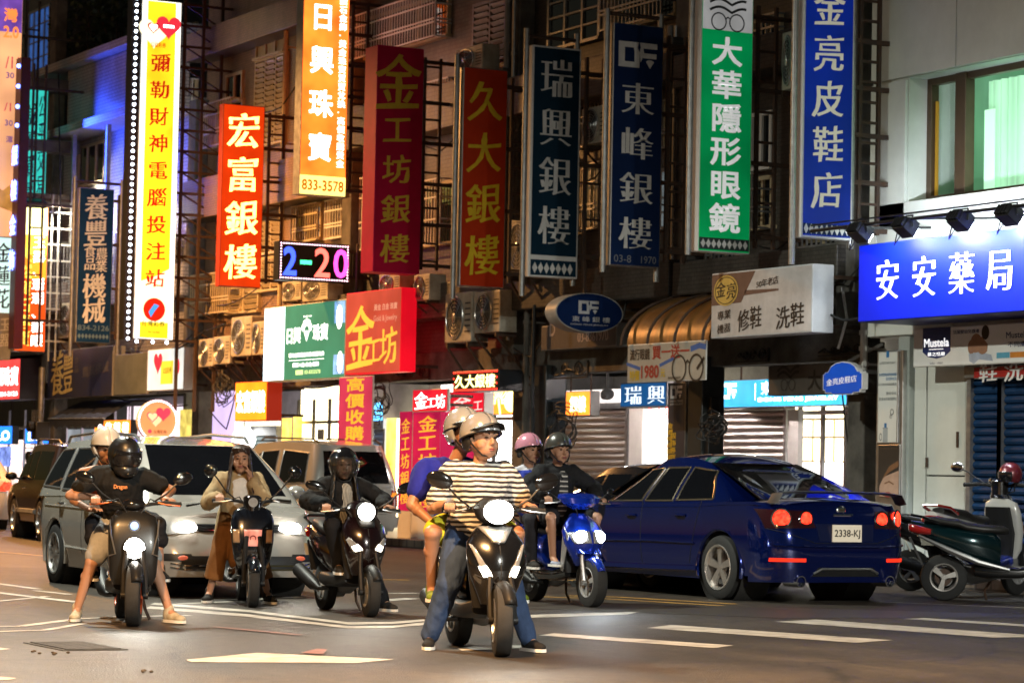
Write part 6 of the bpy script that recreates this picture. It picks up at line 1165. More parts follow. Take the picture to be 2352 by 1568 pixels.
# --- silver van/SUV, seen from behind at the kerb
sil = paintm('silver_suv_paint',(.5,.49,.46),.35,.28)
g0 = on_z(905,1250); suv_loc = V((on_y(760,1240,19.2).x-.0, 19.0, 0)); hd2 = PI+R(1)
s0 = on_y(913,1180,20.4); suv_loc = V((s0.x-2.25, 19.6, 0))
uc, low, gh = car('estate_van','boxy silver estate van parked at the kerb, seen from behind','car',suv_loc,hd2,dict(L=4.5,W=1.69,belt=[(-2.25,1.02),(.6,1.02),(1.2,.98),(1.6,.92),(2.25,.76)],roof=1.79,axles=(-1.36,1.29),wr=.33,gc=.28,glass=(-2.22,1.55,-1.98,.7),wroof=.78,rarc=.045,rexp=1.6,paint=sil,rslope=.02,fslope=.2,rad=.2,spokes=6,rtuck=.5,
  sidewin=[((-.55,1.07),(.15,1.07),(.15,1.62),(-.55,1.65)),((.22,1.07),(1.1,1.07),(.55,1.52),(.22,1.6)),((-1.85,1.09),(-.75,1.07),(-.75,1.65),(-1.78,1.6))],wind=((-.65,1.06),(.65,1.06),(.55,1.66),(-.55,1.66)),rear=((-.62,1.1),(.62,1.1),(.55,1.64),(-.55,1.64)),trim=M_['alu']))
for sg in (-1, 1):
    hs = MB(); low.panel(hs,'end',-1,((sg*.62,.72),(sg*.82,.72),(sg*.84,.98),(sg*.66,.99)),.012,8); hs = hs.build('tail_lamp', lens_dim, uc, local=True)
    mb = MB(); low.panel(mb,'end',-1,((sg*.64,.88),(sg*.82,.88),(sg*.83,.95),(sg*.66,.95)),.018,6); mb.build('indicator_lens', lens_am, hs, local=True)
    mirror(uc,1.0,sg*.82,1.12,M_['black'],sg); handle(low,uc,.25,.92,sg,M_['chrome']); handle(low,uc,-.6,.92,sg,M_['chrome'])
    mb = MB(); mb.tube([(-1.9,sg*.58,1.78),(-1.7,sg*.6,1.84),(.3,sg*.6,1.87),(.5,sg*.58,1.82)],.016,6); mb.build('roof_rail', M_['black'], uc, local=True)
    mb = MB(); low.strip(mb,[(-.95,.62),(.95,.6)],'side',sg,.02,.02); mb.build('side_moulding', sil, uc, local=True)
mb = MB(); low.panel(mb,'end',-1,((-.8,.36),(.8,.36),(.8,.54),(-.8,.54)),.05,8); mb.build('rear_bumper', sil, uc, local=True)
p = low.end(0,.8,-1); plate(uc,p.x-.012,0,.82,'5271-DN',-1)
seams(low, uc, [('side',sg,pts) for sg in (-1,1) for pts in (([(.18,1.0),(.16,.4)]),([(-.62,1.0),(-.66,.6),(-.95,.45)]))]+[('end',-1,[(-.74,1.0),(-.74,.58),(.74,.58),(.74,1.0)])])
mb = MB(); mb.tube([(-2.2,-.1,1.12),(-2.14,.2,1.2),(-2.1,.4,1.3)],.008,5); mb.build('wiper', M_['black'], uc, local=True)
# --- brown SUV and a white hatchback at the far left
brn = paintm('brown_suv_paint',(.075,.05,.036),.4,.3)
s0 = on_z(104,1243); bl = place((-1.25,.72,0), s0, PI-R(8))
nc, low, gh = car('sport_utility_car','brown off-road car with roof rails beyond the white people carrier','car',bl,PI-R(8),dict(L=4.3,W=1.72,belt=[(-2.15,1.0),(.7,1.0),(1.2,.98),(2.15,.86)],roof=1.66,axles=(-1.25,1.28),wr=.36,gc=.32,glass=(-2.1,1.2,-1.9,.6),wroof=.77,rarc=.04,rexp=1.6,paint=brn,rslope=.02,fslope=.12,rad=.2,spokes=6,
  sidewin=[((-.5,1.05),(.1,1.05),(.1,1.53),(-.5,1.55)),((.17,1.05),(.95,1.05),(.55,1.48),(.17,1.52)),((-1.8,1.06),(-.6,1.05),(-.6,1.55),(-1.75,1.53))],wind=((-.62,1.05),(.62,1.05),(.55,1.56),(-.55,1.56)),rear=((-.6,1.1),(.6,1.1),(.55,1.54),(-.55,1.54))))
for sg in (-1, 1):
    mb = MB(); low.panel(mb,'end',-1,((sg*.64,.7),(sg*.83,.7),(sg*.84,.96),(sg*.68,.96)),.012,6); mb.build('tail_lamp', emat('tail_light_soft',(.8,.03,.01),1.0), nc, local=True); mirror(nc,.92,sg*.84,1.1,M_['black'],sg)
    mb = MB(); mb.tube([(-1.8,sg*.58,1.66),(-1.6,sg*.6,1.73),(.2,sg*.6,1.75),(.4,sg*.58,1.68)],.02,6); mb.build('roof_rail', M_['black'], nc, local=True); handle(low,nc,.2,.9,sg,M_['chrome'])
    mb = MB(); low.strip(mb,[(-.9,.5),(.9,.5)],'side',sg,.05,.02); mb.build('side_moulding', M_['grey'], nc, local=True)
mb = MB(); low.panel(mb,'end',-1,((-.8,.4),(.8,.4),(.8,.56),(-.8,.56)),.05,8); mb.build('rear_bumper', M_['grey'], nc, local=True)
s0 = on_y(27,1180,17.0); bl = V((s0.x-2.1, 16.45, 0))
hc, low, gh = car('hatchback_car','white hatchback cut off by the left edge with a red tail lamp','car',bl,PI-R(8),dict(L=4.2,W=1.74,belt=[(-2.1,.98),(.7,.95),(1.2,.9),(2.1,.7)],roof=1.5,axles=(-1.25,1.28),wr=.32,glass=(-2.05,1.4,-1.6,.5),wroof=.72,paint=paintm('white_car_paint',(.6,.58,.56),.1,.25),rslope=.04,fslope=.2,spokes=7,
  sidewin=[((-.5,1.0),(.1,.99),(.1,1.4),(-.5,1.42)),((.17,.99),(.95,.98),(.45,1.34),(.17,1.39))],wind=((-.62,.99),(.62,.99),(.52,1.42),(-.52,1.42)),rear=((-.6,1.02),(.6,1.02),(.52,1.4),(-.52,1.4))))
for sg in (-1, 1): mb = MB(); low.panel(mb,'end',-1,((sg*.5,.78),(sg*.84,.78),(sg*.85,.98),(sg*.66,.96)),.012,6); mb.build('tail_lamp', lens_red if sg < 0 else lens_dim, hc, local=True)
# --- black saloon half hidden behind the blue scooter
s0 = on_y(1420,1200,17.6); bl = V((s0.x+.75, 17.7, 0))
kc, low, gh = car('saloon_car','black saloon half hidden between the blue scooter and the blue saloon','car',bl,PI,dict(L=4.5,W=1.76,belt=[(-2.25,.96),(.8,.92),(1.5,.86),(2.25,.68)],roof=1.42,axles=(-1.3,1.33),wr=.32,glass=(-1.9,1.35,-1.05,.4),wroof=.68,paint=paintm('black_car_paint',(.006,.006,.007),.0,.1),rslope=.08,fslope=.22,
  sidewin=[((-.5,.98),(.1,.97),(.05,1.32),(-.5,1.33)),((.17,.97),(.98,.95),(.42,1.28),(.12,1.31))],wind=((-.62,.97),(.62,.97),(.52,1.36),(-.52,1.36)),rear=((-.62,1.02),(.62,1.02),(.5,1.36),(-.5,1.36))))
for sg in (-1, 1):
    mb = MB(); low.panel(mb,'end',-1,((sg*.45,.74),(sg*.84,.74),(sg*.85,.9),(sg*.55,.9)),.012,6); mb.build('tail_lamp', lens_dim, kc, local=True); mirror(kc,.9,sg*.85,.98,M_['black'],sg)
# ------------------------------------------------------------------ scooters
def ringx(x, yc, zc, hw, hh, e=2.4, n=22):
    o = []
    for i in range(n):
        a = 2*PI*i/n; c, s_ = math.cos(a), math.sin(a); o.append(V((x, yc+hw*math.copysign(abs(c)**(2/e), c), zc+hh*math.copysign(abs(s_)**(2/e), s_))))
    return o
def ringz(z, xc, yc, hx, hy, e=2.4, n=22, nose=0):
    o = []
    for i in range(n):
        a = 2*PI*i/n; c, s_ = math.cos(a), math.sin(a); x = hx*math.copysign(abs(c)**(2/e), c)
        if nose and x > 0: x += nose*(max(0, 1-abs(s_)*1.15))**1.2
        o.append(V((xc+x, yc+hy*math.copysign(abs(s_)**(2/e), s_), z)))
    return o
def lx(mb, secs, m=0): return mb.loft([ringx(*s_) for s_ in secs], m)
def lz(mb, secs, m=0): return mb.loft([ringz(*s_) for s_ in secs], m)
blackp = pmat('gloss_black_plastic',(.008,.008,.009),.12,.0,.2,4,coat=1); mattp = pmat('matt_grey_plastic',(.011,.011,.012),.5,0,.25,6,spec=.25); seatm = pmat('seat_vinyl',(.014,.013,.012),.45,0,.3,14,bump=.1)
def mirrors(r_, z=1.03, x=.24, sp=.3, up=.2, out=.12, hm=None, rr_=(.02,.085,.055), reach=.03, tilt=0):
    for sg in (-1, 1):
        g = root('t','x','x'); del g['label']; del g['category']; g.name = 'mirror'; g.parent = r_
        a = V((x, sg*sp*.6, z)); b = V((x+reach, sg*(sp+out*.5), z+up*.7)); c = V((x+reach*.5, sg*(sp+out), z+up))
        mb = MB(); mb.tube([a, a.lerp(b,.5)+V((.02,sg*.02,0)), b, c], .008, 6); mb.build('stalk', M_['black'], g, local=True)
        mb = MB(); mb.sph(c, rr_, 16, M=Matrix.Rotation(sg*.2,3,'Z') @ Matrix.Rotation(sg*tilt,3,'X')); mb.build('mirror_head', hm or blackp, g, local=True)
        mb = MB(); mb.sph(c+V((-.014,0,0)), (.008, rr_[1]*.86, rr_[2]*.84), 14, M=Matrix.Rotation(sg*.2,3,'Z') @ Matrix.Rotation(sg*tilt,3,'X')); mb.build('mirror_glass', M_['chrome'], g, local=True)
def scooter(label, loc, rz, P, cat='scooter', name='scooter'):
    r_ = root(name, label, cat, loc, rz); wr = P.get('wr',.235); A, B_ = P['paint'], P.get('paint2', blackp); st = P['style']; wb = P.get('wb',.64); st_ang = P.get('steer',0)
    # wheels, fork, fender
    wheel(r_, wb, 0, wr, P.get('tw',.11), -1, P.get('spokes',5), .62, P.get('rimm', M_['grey']), st_ang, 'front_wheel'); wheel(r_, -wb, 0, wr, P.get('tw',.12), -1, P.get('spokes',5), .62, P.get('rimm2', P.get('rimm', M_['grey'])), 0, 'rear_wheel')
    mb = MB()
    for sg in (-1, 1): mb.tube([(wb,sg*.085,wr),(wb-.05,sg*.085,wr+.22),(wb-.12,sg*.06,.66)],[.026,.022,.02],8); mb.cyl((wb,sg*.07,wr),(wb,sg*.11,wr),.03,n=10)
    mb.build('fork', P.get('fork',mattp), r_, local=True)
    mb = MB(); rows = []
    for i in range(15):
        a = R(28)+R(112)*i/14; rr_ = wr+.03; fw_ = P.get('fw',.034)*(1-.35*abs(i/14-.5)); rows.append([V((wb+(rr_-.014*k*k)*math.cos(a), fw_*k, wr+(rr_-.014*k*k)*math.sin(a))) for k in (-2,-1.3,-.6,0,.6,1.3,2)])
    mb.grid(rows); f = mb.build('front_fender', P.get('fender',A), r_, local=True); so_ = f.modifiers.new('s','SOLIDIFY'); so_.thickness = .006
    # engine and exhaust
    mb = MB(); lx(mb,[(-.78,.12,.25,.05,.07),(-.6,.13,.26,.07,.1),(-.35,.12,.27,.08,.11),(-.1,.1,.3,.06,.08)]); mb.cyl((-.64,.06,wr),(-.64,.17,wr),.1,n=18); mb.build('engine', M_['grey'], r_, local=True)
    if P.get('pipe',True): mb = MB(); mb.tube([(-.2,-.1,.22),(-.38,-.15,.21),(-.5,-.17,.25),(-.9,-.18,.36),(-.92,-.18,.367)],[.02,.022,.062,.068,.02],12); mb.build('exhaust', P.get('exh',mattp), r_, local=True)
    # floorboard, rear body, seat
    mb = MB(); lx(mb,[(-.34,0,.31,.17,.06,4),(-.2,0,.3,.185,.07,4),(.1,0,.3,.18,.06,4),(.34,0,.34,.15,.06,4)]); mb.build('floorboard', B_, r_, local=True)
    mb = MB(); tw = P.get('tailw',.165)
    lx(mb,[(-.08,0,.48,.09,.16,3),(-.16,0,.53,.145,.2,2.8),(-.4,0,.58,tw+.02,.16,2.6),(-.65,0,.65,tw,.12,2.4),(-.85,0,.715,tw*.75,.085,2.3),(-.97,0,.765,tw*.45,.05,2.2)]); mb.build('rear_cowl', A, r_, local=True)
    mb = MB(); lx(mb,[(.0,0,.715,.06,.03,2.5),(-.05,0,.73,.11,.045,2.5),(-.25,0,.735,.15,.05,2.6),(-.42,0,.755,.155,.05,2.6),(-.5,0,.785,.15,.05,2.6),(-.72,0,.81,.125,.045,2.6),(-.84,0,.82,.07,.03,2.5)]); mb.build('seat', P.get('seat',seatm), r_, local=True)
    mb = MB(); mb.tube([(-.7,-.14,.79),(-.86,-.15,.85),(-.97,-.08,.87),(-.98,.08,.87),(-.86,.15,.85),(-.7,.14,.79)],.014,7); mb.build('grab_rail', P.get('rail',blackp), r_, local=True)
    mb = MB(); lx(mb,[(-.78,0,.70,tw*1.0,.04,3),(-.9,0,.715,tw*.86,.055,3),(-.965,0,.73,tw*.7,.05,3),(-.995,0,.74,tw*.45,.035,3)]); mb.build('tail_lamp', lens_dim, r_, local=True)
    mb = MB(); mb.obox((-.92,0,.5),(.02,.16,.3),Matrix.Rotation(R(-25),3,'Y')); mb.build('rear_mudguard', M_['black'], r_, local=True, smooth=False)
    mb = MB(); mb.obox((-1.0,0,.55),(.008,.2,.12),Matrix.Rotation(R(-25),3,'Y')); pl = mb.build('licence_plate', pmat('plate_white',(.6,.58,.5),.5), r_, smooth=False, local=True)
    if P.get('plate'):
        n_ = Matrix.Rotation(R(-25),3,'Y'); f = Face(V((-1.0,0,.55))+n_@V((-.006,.1,.06)),(0,-1,0),n_@V((0,0,-1)),.2,.12); mb = MB(); f.line(mb,P['plate'],.015,.185,.03,.1,'hei',.002); mb.build('plate_lettering',ink,pl,smooth=False,local=True)
    mb = MB(); mb.tube([(-.15,.12,.24),(-.22,.16,.1),(-.2,.2,.01)],.014,6); mb.build('side_stand', M_['rust'], r_, local=True)
    mb = MB()
    for sg in (-1,1): mb.tube([(P.get('hx',.3)+.03,sg*.2,P.get('hz',1.0)+.02),(P.get('hx',.3)+.1,sg*.13,P.get('hz',1.0)+.05),(P.get('hx',.3)+.09,sg*.05,P.get('hz',1.0)-.08),(wb-.1,sg*.05,.55),(wb-.02,sg*.1,wr+.05)],.006,5)
    mb.build('brake_cable', M_['cable'], r_, local=True)
    if P.get('stripe'):
        mb = MB()
        for sg in (-1,1): mb.tube([(-.9,sg*.125,.66),(-.6,sg*.185,.52),(-.3,sg*.2,.4),(.0,sg*.19,.33)],[.012,.03,.03,.015],8)
        mb.build('side_stripe', M_['alu'], r_, local=True)
    # handlebars
    hz = P.get('hz',1.0); hx = P.get('hx',.3); c_, s_ = math.cos(st_ang), math.sin(st_ang)
    def T(x, y, z): dx = x-hx-.1; return V((hx+.1+dx*c_-y*s_, dx*s_+y*c_, z))
    for sg in (-1, 1):
        mb = MB(); mb.tube([T(hx+.04,0,hz-.02),T(hx+.03,sg*.14,hz+.01),T(hx-.03,sg*.24,hz+.02)],.016,8); mb.build('handlebar', M_['black'], r_, local=True)
        mb = MB(); mb.tube([T(hx-.03,sg*.235,hz+.02),T(hx-.06,sg*.36,hz+.01)],[.019,.018],10); mb.sph(T(hx-.062,sg*.367,hz+.01),(.022,.014,.022),10); mb.build('grip', M_['rubber'], r_, local=True)
        mb = MB(); mb.tube([T(hx+.03,sg*.19,hz+.02),T(hx+.04,sg*.26,hz+.005),T(hx+.0,sg*.37,hz-.005)],.007,6); mb.build('brake_lever', P.get('lever',M_['alu']), r_, local=True)
    mirrors(r_, hz+.02, hx, P.get('msp',.26), P.get('mup',.17), P.get('mout',.13), hm=P.get('mm'), rr_=P.get('mrr',(.025,.085,.05)), tilt=P.get('mtilt',.3))
    def surfx(secs, y, z):
        for s0, s1 in zip(secs, secs[1:]):
            if z <= s1[0] or s1 is secs[-1]:
                t = min(1, max(0, (z-s0[0])/(s1[0]-s0[0]))); o = []
                for s_ in (s0, s1):
                    e = s_[5] if len(s_) > 5 else 2.4; ns = s_[7] if len(s_) > 7 else 0; q = min(.995, (abs(y)/s_[4]))**(e/2); o.append(s_[1]+s_[3]*(1-q*q)**(1/e)+ns*max(0, 1-q*1.15)**1.2)
                return o[0]+(o[1]-o[0])*t
    def lens(nm, secs, cor, m, par=None, off=.007, n=7):
        """sheet laid on the front cowl over four (y,z) corners, with thickness"""
        A_, B2, C2, D2 = [V(c) for c in cor]; rows = []
        for i in range(n+1):
            rows.append([])
            for j in range(n+1):
                u, v = i/n, j/n; c = A_*(1-u)*(1-v)+B2*u*(1-v)+C2*u*v+D2*(1-u)*v; ed = min(u, v, 1-u, 1-v) == 0; rows[-1].append(V((surfx(secs, c.x, c.y)+(off*.2 if ed else off), c.x, c.y)))
        mb = MB(); mb.grid(rows); o = mb.build(nm, m, par or r_, local=True); q = o.modifiers.new('s','SOLIDIFY'); q.thickness = .014; q.offset = 0; return o
    if st in ('sport','compact'):
        w_ = P.get('aw',.2); secs = [(.36,.42,0,.05,.11,2.6),(.45,.45,0,.07,.15,2.6,22,.03),(.58,.45,0,.08,w_*.95,2.5,22,.06),(.70,.43,0,.08,w_*1.03,2.4,22,.06),(.80,.39,0,.08,w_*.98,2.4,22,.05),(.90,.35,0,.06,w_*.65,2.3,22,.02),(.95,.33,0,.04,.06,2.2)]
        mb = MB(); lz(mb, secs); mb.build('front_cowl', A, r_, local=True)
        mb = MB(); lz(mb,[(.33,.36,0,.03,.15,3),(.5,.37,0,.035,.18,3),(.72,.31,0,.035,.19,3),(.86,.27,0,.03,.12,3)]); mb.build('leg_shield', B_, r_, local=True)
        mb = MB(); lz(mb,[(hz-.1,hx+.05,0,.05,.06),(hz-.05,hx+.06,0,.08,.13,2.3,22,.02),(hz+.02,hx+.05,0,.09,.16,2.3,22,.02),(hz+.07,hx+.02,0,.07,.12,2.3),(hz+.1,hx-.01,0,.03,.06)]); hc_ = mb.build('handlebar_cover', P.get('hcov',A), r_, local=True)
        L_ = P.get('lit',hl_w); hr_ = P.get('hlr',.075)
        mb = MB(); mb.cyl((hx+.1,0,hz),(hx+.175,0,hz),hr_*1.12,hr_*1.1,26); mb.build('headlight_ring', mattp, r_, local=True)
        mb = MB(); mb.sph((hx+.178,0,hz),(.03,hr_*P.get('hlw',1.),hr_),22); mb.build('headlight', L_, r_, local=True)
        for sg in (-1, 1):
            if st == 'sport':
                cor = [(sg*.055,.555),(sg*.11,.55),(sg*.2,.79),(sg*.185,.78)]; cor2 = [(sg*.062,.562),(sg*.115,.56),(sg*.15,.63),(sg*.105,.64)]
            else:
                cor = [(sg*.05,.585),(sg*.13,.565),(sg*.185,.68),(sg*.165,.7)]; cor2 = [(sg*.06,.592),(sg*.125,.577),(sg*.15,.62),(sg*.1,.64)]
            l_ = lens('indicator', secs, cor, lens_clr); lens('indicator_bulb', secs, cor2, hl_s if P.get('beam',1) else lens_am, l_, .014)
        if st == 'sport': lens('nose_panel', secs, [(-.04,.80),(.04,.80),(.13,.91),(-.13,.91)], P.get('nose',pmat('silver_panel',(.5,.5,.5),.3,.6)))
        else: lens('grille', secs, [(-.07,.79),(.07,.79),(.09,.9),(-.09,.9)], mattp)
        mb = MB(); mb.tube([(surfx(secs,0,z)+.001,0,z) for z in (.42,.5,.58,.66,.74,.78)],.004,5); hw2 = w_*.8; mb.tube([(surfx(secs,hw2*k/6,.5+.012*abs(k))+.001,hw2*k/6,.5+.012*abs(k)) for k in range(-6,7)],.004,5); mb.build('panel_gap', M_['rubber'], r_, local=True)
        if P.get('beam',220): headbeam(r_, (hx+.24,0,hz), P.get('beam',220)*.25, (1,.93,.8), 88, 80)
    if st == 'blue':
        secs = [(.4,.42,0,.05,.08,2.6),(.5,.46,0,.08,.15,2.6,22,.05),(.62,.46,0,.1,.215,2.4,22,.1),(.74,.42,0,.1,.225,2.3,22,.1),(.84,.37,0,.08,.17,2.3,22,.07),(.92,.33,0,.05,.08,2.2,22,.03)]
        mb = MB(); lz(mb, secs); mb.build('front_cowl', A, r_, local=True)
        mb = MB()
        for sg in (-1, 1): mb.prism([(.40,sg*.195,.80),(.52,sg*.2,.70),(.46,sg*.185,.58),(.36,sg*.175,.34),(.30,sg*.17,.36),(.36,sg*.19,.6)],(0,sg*.012,0))
        mb.build('side_panel', pmat('silver_panel',(.5,.5,.5),.3,.6), r_, local=True, bevel=.01)
        mb = MB(); lz(mb,[(.33,.33,0,.03,.14,3),(.55,.33,0,.03,.17,3),(.8,.28,0,.03,.15,3)]); mb.build('leg_shield', mattp, r_, local=True)
        mb = MB(); lz(mb,[(hz-.06,hx+.05,0,.06,.08),(hz+.0,hx+.06,0,.1,.2,2.2,22,.06),(hz+.05,hx+.03,0,.1,.24,2.2,22,.06),(hz+.09,hx-.02,0,.05,.2,2.2),(hz+.1,hx-.03,0,.02,.12)]); mb.build('handlebar_cover', A, r_, local=True)
        for sg in (-1, 1):
            hs = lens('headlight', secs, [(sg*.012,.63),(sg*.15,.62),(sg*.205,.73),(sg*.02,.745)], lens_clr); mb = MB(); mb.sph((surfx(secs, .085, .69)-.005, sg*.092, .69),(.045,.078,.066),18); mb.build('headlight_lens', hl_c, hs, local=True)
        headbeam(r_, (.72,0,.7), 40, (.85,.93,1), 86, 80)
        mb = MB(); lz(mb,[(.48,.5,0,.02,.1,2.6),(.53,.54,0,.09,.13,2.6,22,.05),(.58,.52,0,.06,.14,2.6)]); mb.build('beak', A, r_, local=True)
    if st == 'ev':
        mb = MB(); lz(mb,[(.33,.42,0,.05,.16,5),(.4,.44,0,.07,.19,5),(.62,.42,0,.09,.205,5),(.80,.38,0,.085,.205,5),(.885,.36,0,.07,.18,4),(.93,.34,0,.04,.1,3)]); mb.build('front_cowl', A, r_, local=True)
        mb = MB(); mb.cyl((.46,0,.63),(.545,0,.63),.1,.094,n=26); mb.build('headlight_ring', mattp, r_, local=True)
        mb = MB(); mb.sph((.54,0,.63),(.028,.086,.086),22); mb.build('headlight', hl_w, r_, local=True)
        mb = MB(); mb.cyl((.44,0,.81),(.475,0,.81),.05,n=20); q_ = mb.build('badge_ring', M_['chrome'], r_, local=True); mb = MB(); mb.sph((.477,0,.81),(.012,.035,.035),14); mb.build('running_light', emat('bluish_lamp',(.3,.45,1),1.5), q_, local=True)
        mb = MB()
        for sg in (-1, 1): mb.tube([(.475,sg*.2,.86),(.49,sg*.19,.74),(.51,sg*.15,.58),(.50,sg*.2,.565)],.007,5); 
        mb.build('trim_line', M_['alu'], r_, local=True)
        mb = MB(); mb.sph((.5,0,.47),(.03,.09,.025),14); mb.build('lower_trim', lens_clr, r_, local=True)
        mb = MB(); mb.sph((hx+.03,0,hz),(.06,.11,.05),14); mb.sph((hx+.06,-.12,hz-.08),(.05,.04,.04),10); mb.build('instrument_pod', blackp, r_, local=True)
        headbeam(r_, (.64,0,.63), 25, (1,.95,.85), 84, 85)
    if st == 'retro':
        secs = [(.36,.43,0,.05,.13,3),(.45,.45,0,.07,.175,3),(.62,.43,0,.075,.2,3),(.80,.38,0,.075,.205,2.8),(.90,.35,0,.055,.18,2.6),(.94,.33,0,.03,.1)]
        mb = MB(); lz(mb, secs); mb.build('front_cowl', A, r_, local=True)
        mb = MB(); mb.cyl((hx+.02,0,hz-.08),(hx+.02,0,hz+.04),.085,.09,22); mb.sph((hx+.02,0,hz+.04),(.09,.09,.035),18); mb.build('headlight_pod', blackp, r_, local=True)
        mb = MB(); mb.cyl((hx+.1,0,hz+.0),(hx+.122,0,hz+.0),.045,n=16); mb.build('headlight', lens_clr, r_, local=True)
        lens('position_lamp', secs, [(-.07,.57),(.07,.57),(.085,.72),(-.085,.72)], emat('pink_position_lamp',(.8,.28,.2),.7,.5,10))
        mb = MB(); mb.torus((surfx(secs,0,.64)+.012,0,.64),(1,0,0),.026,.006,20,6); mb.build('lamp_ring', lens_dim, r_, local=True)
        for sg in (-1, 1): lens('indicator', secs, [(sg*.125,.60),(sg*.18,.60),(sg*.185,.72),(sg*.13,.72)], pmat('amber_clear_lens',(.5,.3,.16),.15,.2,.3,10,coat=1))
        mb = MB(); lz(mb,[(.34,.34,0,.03,.14,3),(.6,.33,0,.03,.17,3),(.86,.28,0,.03,.14,3)]); mb.build('leg_shield', mattp, r_, local=True)
    return r_
def sc_place(x, y, rz, wb=.64): return place((wb,0,0), on_z(x,y), R(rz))
SC = {'left':(sc_place(306,1438,-16),-16),'woman':(sc_place(580,1394,-18),-18),'girl':(sc_place(850,1416,-6),-6),'front':(sc_place(1152,1507,-13),-13),'blue':(sc_place(1358,1394,-2),-2)}
marn = paintm('maroon_black_paint',(.011,.004,.0045),.3,.18); black_g = paintm('black_scooter_paint',(.008,.008,.009),.3,.18); bl_s = paintm('bright_blue_scooter_paint',(.006,.035,.42),.4,.2); ev_g = pmat('satin_charcoal',(.014,.0145,.015),.3,.1,.25,5,coat=.2,spec=.3); navyp = paintm('dark_navy_scooter_paint',(.008,.01,.016),.3,.18); grn = paintm('dark_green_scooter_paint',(.004,.022,.027),.5,.16)
L, a = SC['left']; scooter('charcoal electric scooter with one large round headlight and an orange wheel rim',L,R(a),dict(style='ev',paint=ev_g,paint2=mattp,wr=.25,tw=.12,rimm=pmat('orange_rim',(.5,.08,.02),.4,.3),lever=pmat('orange_lever',(.55,.12,.03),.35,.4),fender=mattp,hz=.98,steer=R(-8),mup=.2,mout=.14))
L, a = SC['woman']; scooter('black retro scooter with a pinkish square position lamp',L,R(a),dict(style='retro',paint=navyp,wr=.225,tw=.1,hz=.98,mup=.27,mout=.14,mrr=(.025,.065,.06),mtilt=0))
L, a = SC['girl']; scooter('black maroon-tinted scooter with a round headlight and two lit indicator lamps',L,R(a),dict(style='compact',paint=marn,paint2=mattp,wr=.22,tw=.105,hz=.93,beam=160,hlr=.08,fender=mattp,steer=R(-6),mup=.2,mout=.17,mrr=(.018,.1,.05)))
L, a = SC['front']; scooter('black sport scooter with a dazzling headlight, nearest the camera',L,R(a),dict(style='sport',paint=black_g,paint2=mattp,wr=.255,tw=.125,hz=1.02,steer=R(-10),hcov=mattp,beam=260,aw=.215,hlr=.085,hlw=1.3,fender=mattp,rimm=M_['alu'],mup=.2,mout=.14,mrr=(.018,.1,.062)))
L, a = SC['blue']; scooter('blue and silver sport scooter with twin bluish headlights',L,R(a),dict(style='blue',paint=bl_s,wr=.245,tw=.125,hz=1.02,rimm=M_['grey'],spokes=3,fork=M_['alu'],mup=.1,mout=.1,mrr=(.02,.05,.03)))
# parked machines at the right
def sc_rear(x, y, rz): return place((-.64,0,0), on_z(x,y), R(rz))
pg = scooter('parked dark green scooter with a white licence plate by the pharmacy',sc_rear(2180,1378,56),R(56),dict(pipe=False,stripe=True,style='compact',paint=grn,paint2=black_g,wr=.235,hz=1.0,rimm=pmat('grey_alloy',(.4,.38,.36),.4,.5),spokes=3,lit=lens_clr,beam=0,plate='NDP-9181',mup=.1,mout=.1,exh=mattp))
pk = scooter('parked white and blue step-through motorcycle behind the dark green scooter',place((-.64,0,0),on_z(2188,1371),R(111)),R(111),dict(style='retro',paint=paintm('white_scooter_paint',(.6,.6,.58),.1,.22),paint2=bl_s,fender=bl_s,wr=.27,tw=.08,spokes=12,hz=1.06,rail=lens_dim,mup=.16,mout=.24,mm=M_['alu'],mrr=(.02,.075,.05),mtilt=0,exh=M_['chrome']))
ph2 = scooter('parked scooter mostly hidden behind the blue saloon boot',place((-.64,0,0),on_z(2098,1356),R(60)),R(60),dict(style='compact',paint=black_g,wr=.23,hz=1.0,lit=lens_clr,beam=0,mup=.2,mout=.1))
pg.scale = (1.1,1.1,1.08); pk.scale = (1.15,1.15,1.2); ph2.scale = (1.05,1.05,1.08)
pm = pk.matrix_world if False else (Matrix.Translation(pk.location) @ Matrix.Rotation(R(66),4,'Z')); hp = pm @ V((.3,.05,1.25))
hp = pk.location + Matrix.Rotation(R(111),3,'Z') @ V((.33,-.16,0)); hp.z = 1.06*1.2+.14
